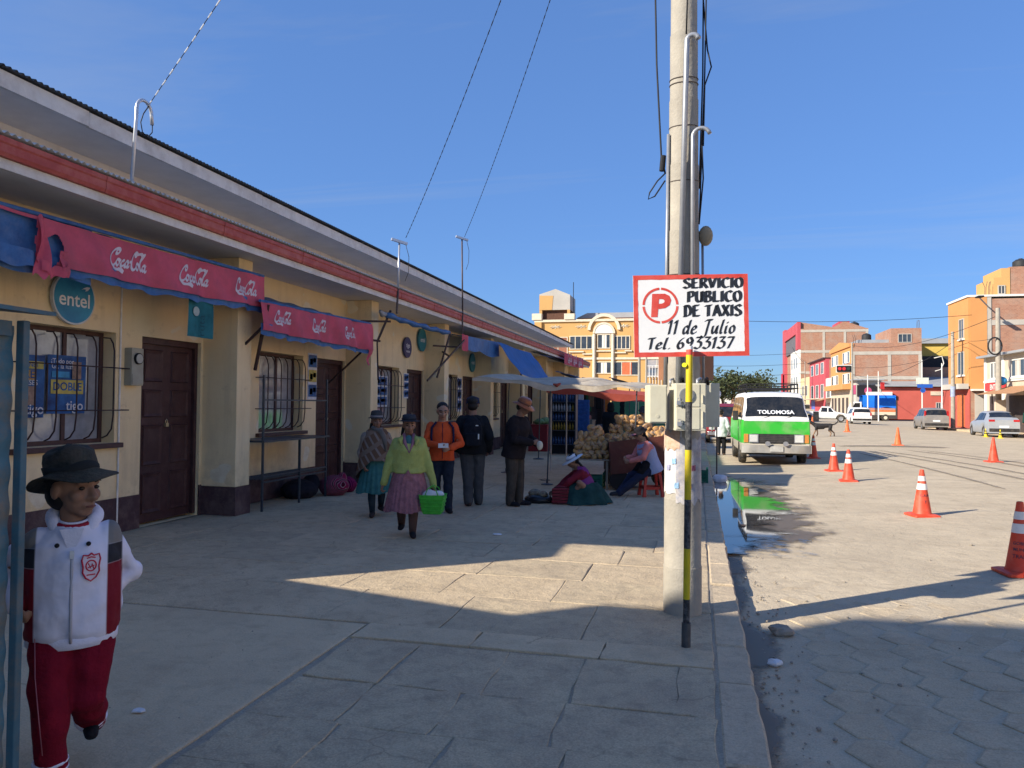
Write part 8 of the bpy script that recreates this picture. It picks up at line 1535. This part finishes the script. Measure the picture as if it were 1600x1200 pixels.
# ---------------------------------------------------------------- poles, signs, traffic light
def pole(label, x, y, h, r=.14, m=None, extra=None):
    t = thing('street_pole', label, 'pole', (x, y, -.05)); MB().cyl((x, y, -.1), (x, y, h), r, r * .65, 12).build('shaft', m or M_pole, t, world=True, smooth='auto'); return t
p1_ = pole('concrete pole with blue band in front of the orange house', 19.0, 64.2, 7.4, .17); MB().cyl((19, 64.2, 2.4), (19, 64.2, 3.2), .175, .165, 12).build('painted_band', mat('band_blue', (.30, .36, .50), .7), p1_, world=True)
p2_ = pole('leaning concrete pole with coiled cable before the cream shop', 19.0, 55.2, 8.1, .2); MB().tube([(18.75 + .4 * math.cos(a), 55.0, 5.6 + .55 * math.sin(a)) for a in [2 * math.pi * k / 20 for k in range(21)]], .05, 6).build('cable_coil', M_cable, p2_, world=True, smooth=True); part(p2_, 'box', M_cream, 18.7, 19.3, 54.8, 55.05, 1.3, 2.1)
p3_ = pole('tall white lamp mast with curved bracket at the crossing', 27.0, 95, 6.6, .09, M_whitew); MB().tube([(26.2, 95, 7.2), (27.0, 95, 7.4), (27.2, 95, 6.6), (26.9, 95, 5.9), (26.3, 95, 5.7)], .05, 6).build('bracket', M_whitew, p3_, world=True, smooth=True)
p4_ = pole('white post with blue street-name plates at the crossing', 24.95, 95, 7.0, .075, M_whitew); part(p4_, 'sign_panel', mat('panel_pale', (.58, .62, .52), .6), 24.3, 25.6, 94.85, 94.9, 4.25, 4.95); part(p4_, 'name_plate', mat('plate_blue', (.02, .10, .42), .5), 24.4, 26.0, 94.83, 94.88, 3.8, 4.2); MB().prism(circle(16, .28), (24.97, 94.8, 3.5), (1, 0, 0), (0, 0, 1), .03).build('round_sign', mat('plate_blue', (.02, .10, .42), .5), p4_, world=True)
p5_ = pole('white traffic post left of the blue lorry', 18.8, 93, 5.2, .075, M_whitew); p6_ = pole('second white post behind the lorry tarpaulin', 20.35, 95, 5.7, .075, M_whitew); part(p6_, 'signal_head', mat('signal_red', (.45, .03, .03), .5), 20.55, 20.95, 94.8, 95, 3.6, 4.4)
p7_ = pole('thin concrete pole in front of the brick house', 17.9, 97, 9.2, .15); p8_ = pole('thin pole before the pale yellow house', 18.6, 143, 9.5, .13)
tl = thing('traffic_light', 'horizontal traffic light with red lamps hanging over the crossing', 'traffic light', (16.6, 95, 5.7)); part(tl, 'backboard', M_whitew, 15.78, 17.5, 95.05, 95.1, 5.55, 6.45, bevel=.02); part(tl, 'housing', M_dark, 15.85, 17.43, 94.85, 95.049, 5.65, 6.35, bevel=.05)
for k, m in enumerate((mat('signal_lit_red', (.6, .03, .04), .4), mat('signal_lit_red', (.6, .03, .04), .4), mat('signal_dark', (.03, .05, .04), .4))): MB().tube([(16.15 + k * .48, 94.80, 6.0), (16.15 + k * .48, 94.849, 6.0)], .19, 18).build('lamp', m, tl, world=True)
MB().tube([(17.9, 96.7, 6.6), (16.6, 95.2, 6.6), (16.6, 95.12, 6.4)], .05, 6).build('arm', M_galv, tl, world=True)
yp = thing('lamp_standard', 'slim pale pole in front of the arched building', 'pole', (-5.6, 58, 0)); MB().cyl((-4.3, 58, 0), (-4.3, 58, 7.4), .13, .09, 10).build('shaft', M_pole, yp, world=True); MB().cyl((-3.9, 60, 0), (-3.9, 60, 5.5), .1, .07, 10).build('stay', M_pole, yp, world=True)
# overhead wires down the street
def wire(label, a, b, sag, r=.018): striped('overhead_wire', label, a, b, sag, r, False, None, 24)
wire('overhead wire from the leaning pole to the crossing', (19, 55.2, 7.6), (17.9, 97, 8.9), 1.0); wire('lower overhead wire between the two right-hand poles', (19, 55.2, 6.2), (19, 64.2, 6.9), .25, .014)
wire('overhead wire crossing the sky right of the sign', (-4.3, 58, 8.4), (19, 60, 8.2), .5); wire('wire leading to the brick house wall', (19, 64.2, 6.6), (20, 109, 6.0), 1.4, .02); wire('wire across the front of the red shed', (17.9, 97, 6.2), (30, 105, 8.2), .5, .02)
for k, z in enumerate((10.5, 8.9, 7.4, 6.2, 5.4, 4.6)): wire(('topmost', 'second', 'third', 'fourth', 'fifth', 'lowest')[k] + ' of six distant wires spanning the street end', (-14, 120 + k, z), (18.6, 143, z + .6 - .3 * k), .8, .03)
wire('wire sagging from the street pole across to the pink tower block', (18.6, 143, 9.3), (20, 178, 16), .8, .03)

# rooftop clutter of the unfinished houses: water tanks, reinforcement bars, aerials
M_tank = mat('tank_black', (.03, .03, .032), .6)
for (x, y, z, r, lab) in ((22.5, 112, 10.6, .6, 'black water tank on the brick house roof'), (24.5, 66.5, 12.3, .55, 'black water tank on the upper block of the orange house'), (30.5, 163, 17.0, .9, 'black water tank on the tall pink block'), (-4.2, 68, 9.76, .6, 'black water tank on the arched building')):
    t = thing('water_tank', lab, 'water tank', (x, y, z)); MB().lathe([(r, 0), (r * 1.02, r * .3), (r, r * 1.3), (r * .6, r * 1.6), (r * .25, r * 1.65), (r * .25, r * 1.75), (0, r * 1.75)], 20).build('tank', M_tank, t, smooth='auto'); MB().lathe([(r * 1.03, r * .6), (r * 1.05, r * .64), (r * 1.03, r * .7)], 20, caps=False).build('hoop', M_tank, t)
for (x0, y0, z0, n, lab) in ((20.4, 109.4, 10.1, 4, 'bent reinforcement bars on the near corner of the brick house'), (28.2, 109.5, 12.0, 4, 'reinforcement bars above the roof room of the brick house'), (21.3, 64.2, 10.1, 4, 'reinforcement bars above the orange house corner')):
    t = thing('rebar_stub', lab, 'rebar', (x0, y0, z0))
    for k in range(n): MB().tube([(k % 2 * .25, k // 2 * .25, -.05), (k % 2 * .25 + .02, k // 2 * .25, .7), (k % 2 * .25 + random.uniform(-.15, .15), k // 2 * .25, 1.1)], .02, 5).build('bar', M_rust, t)
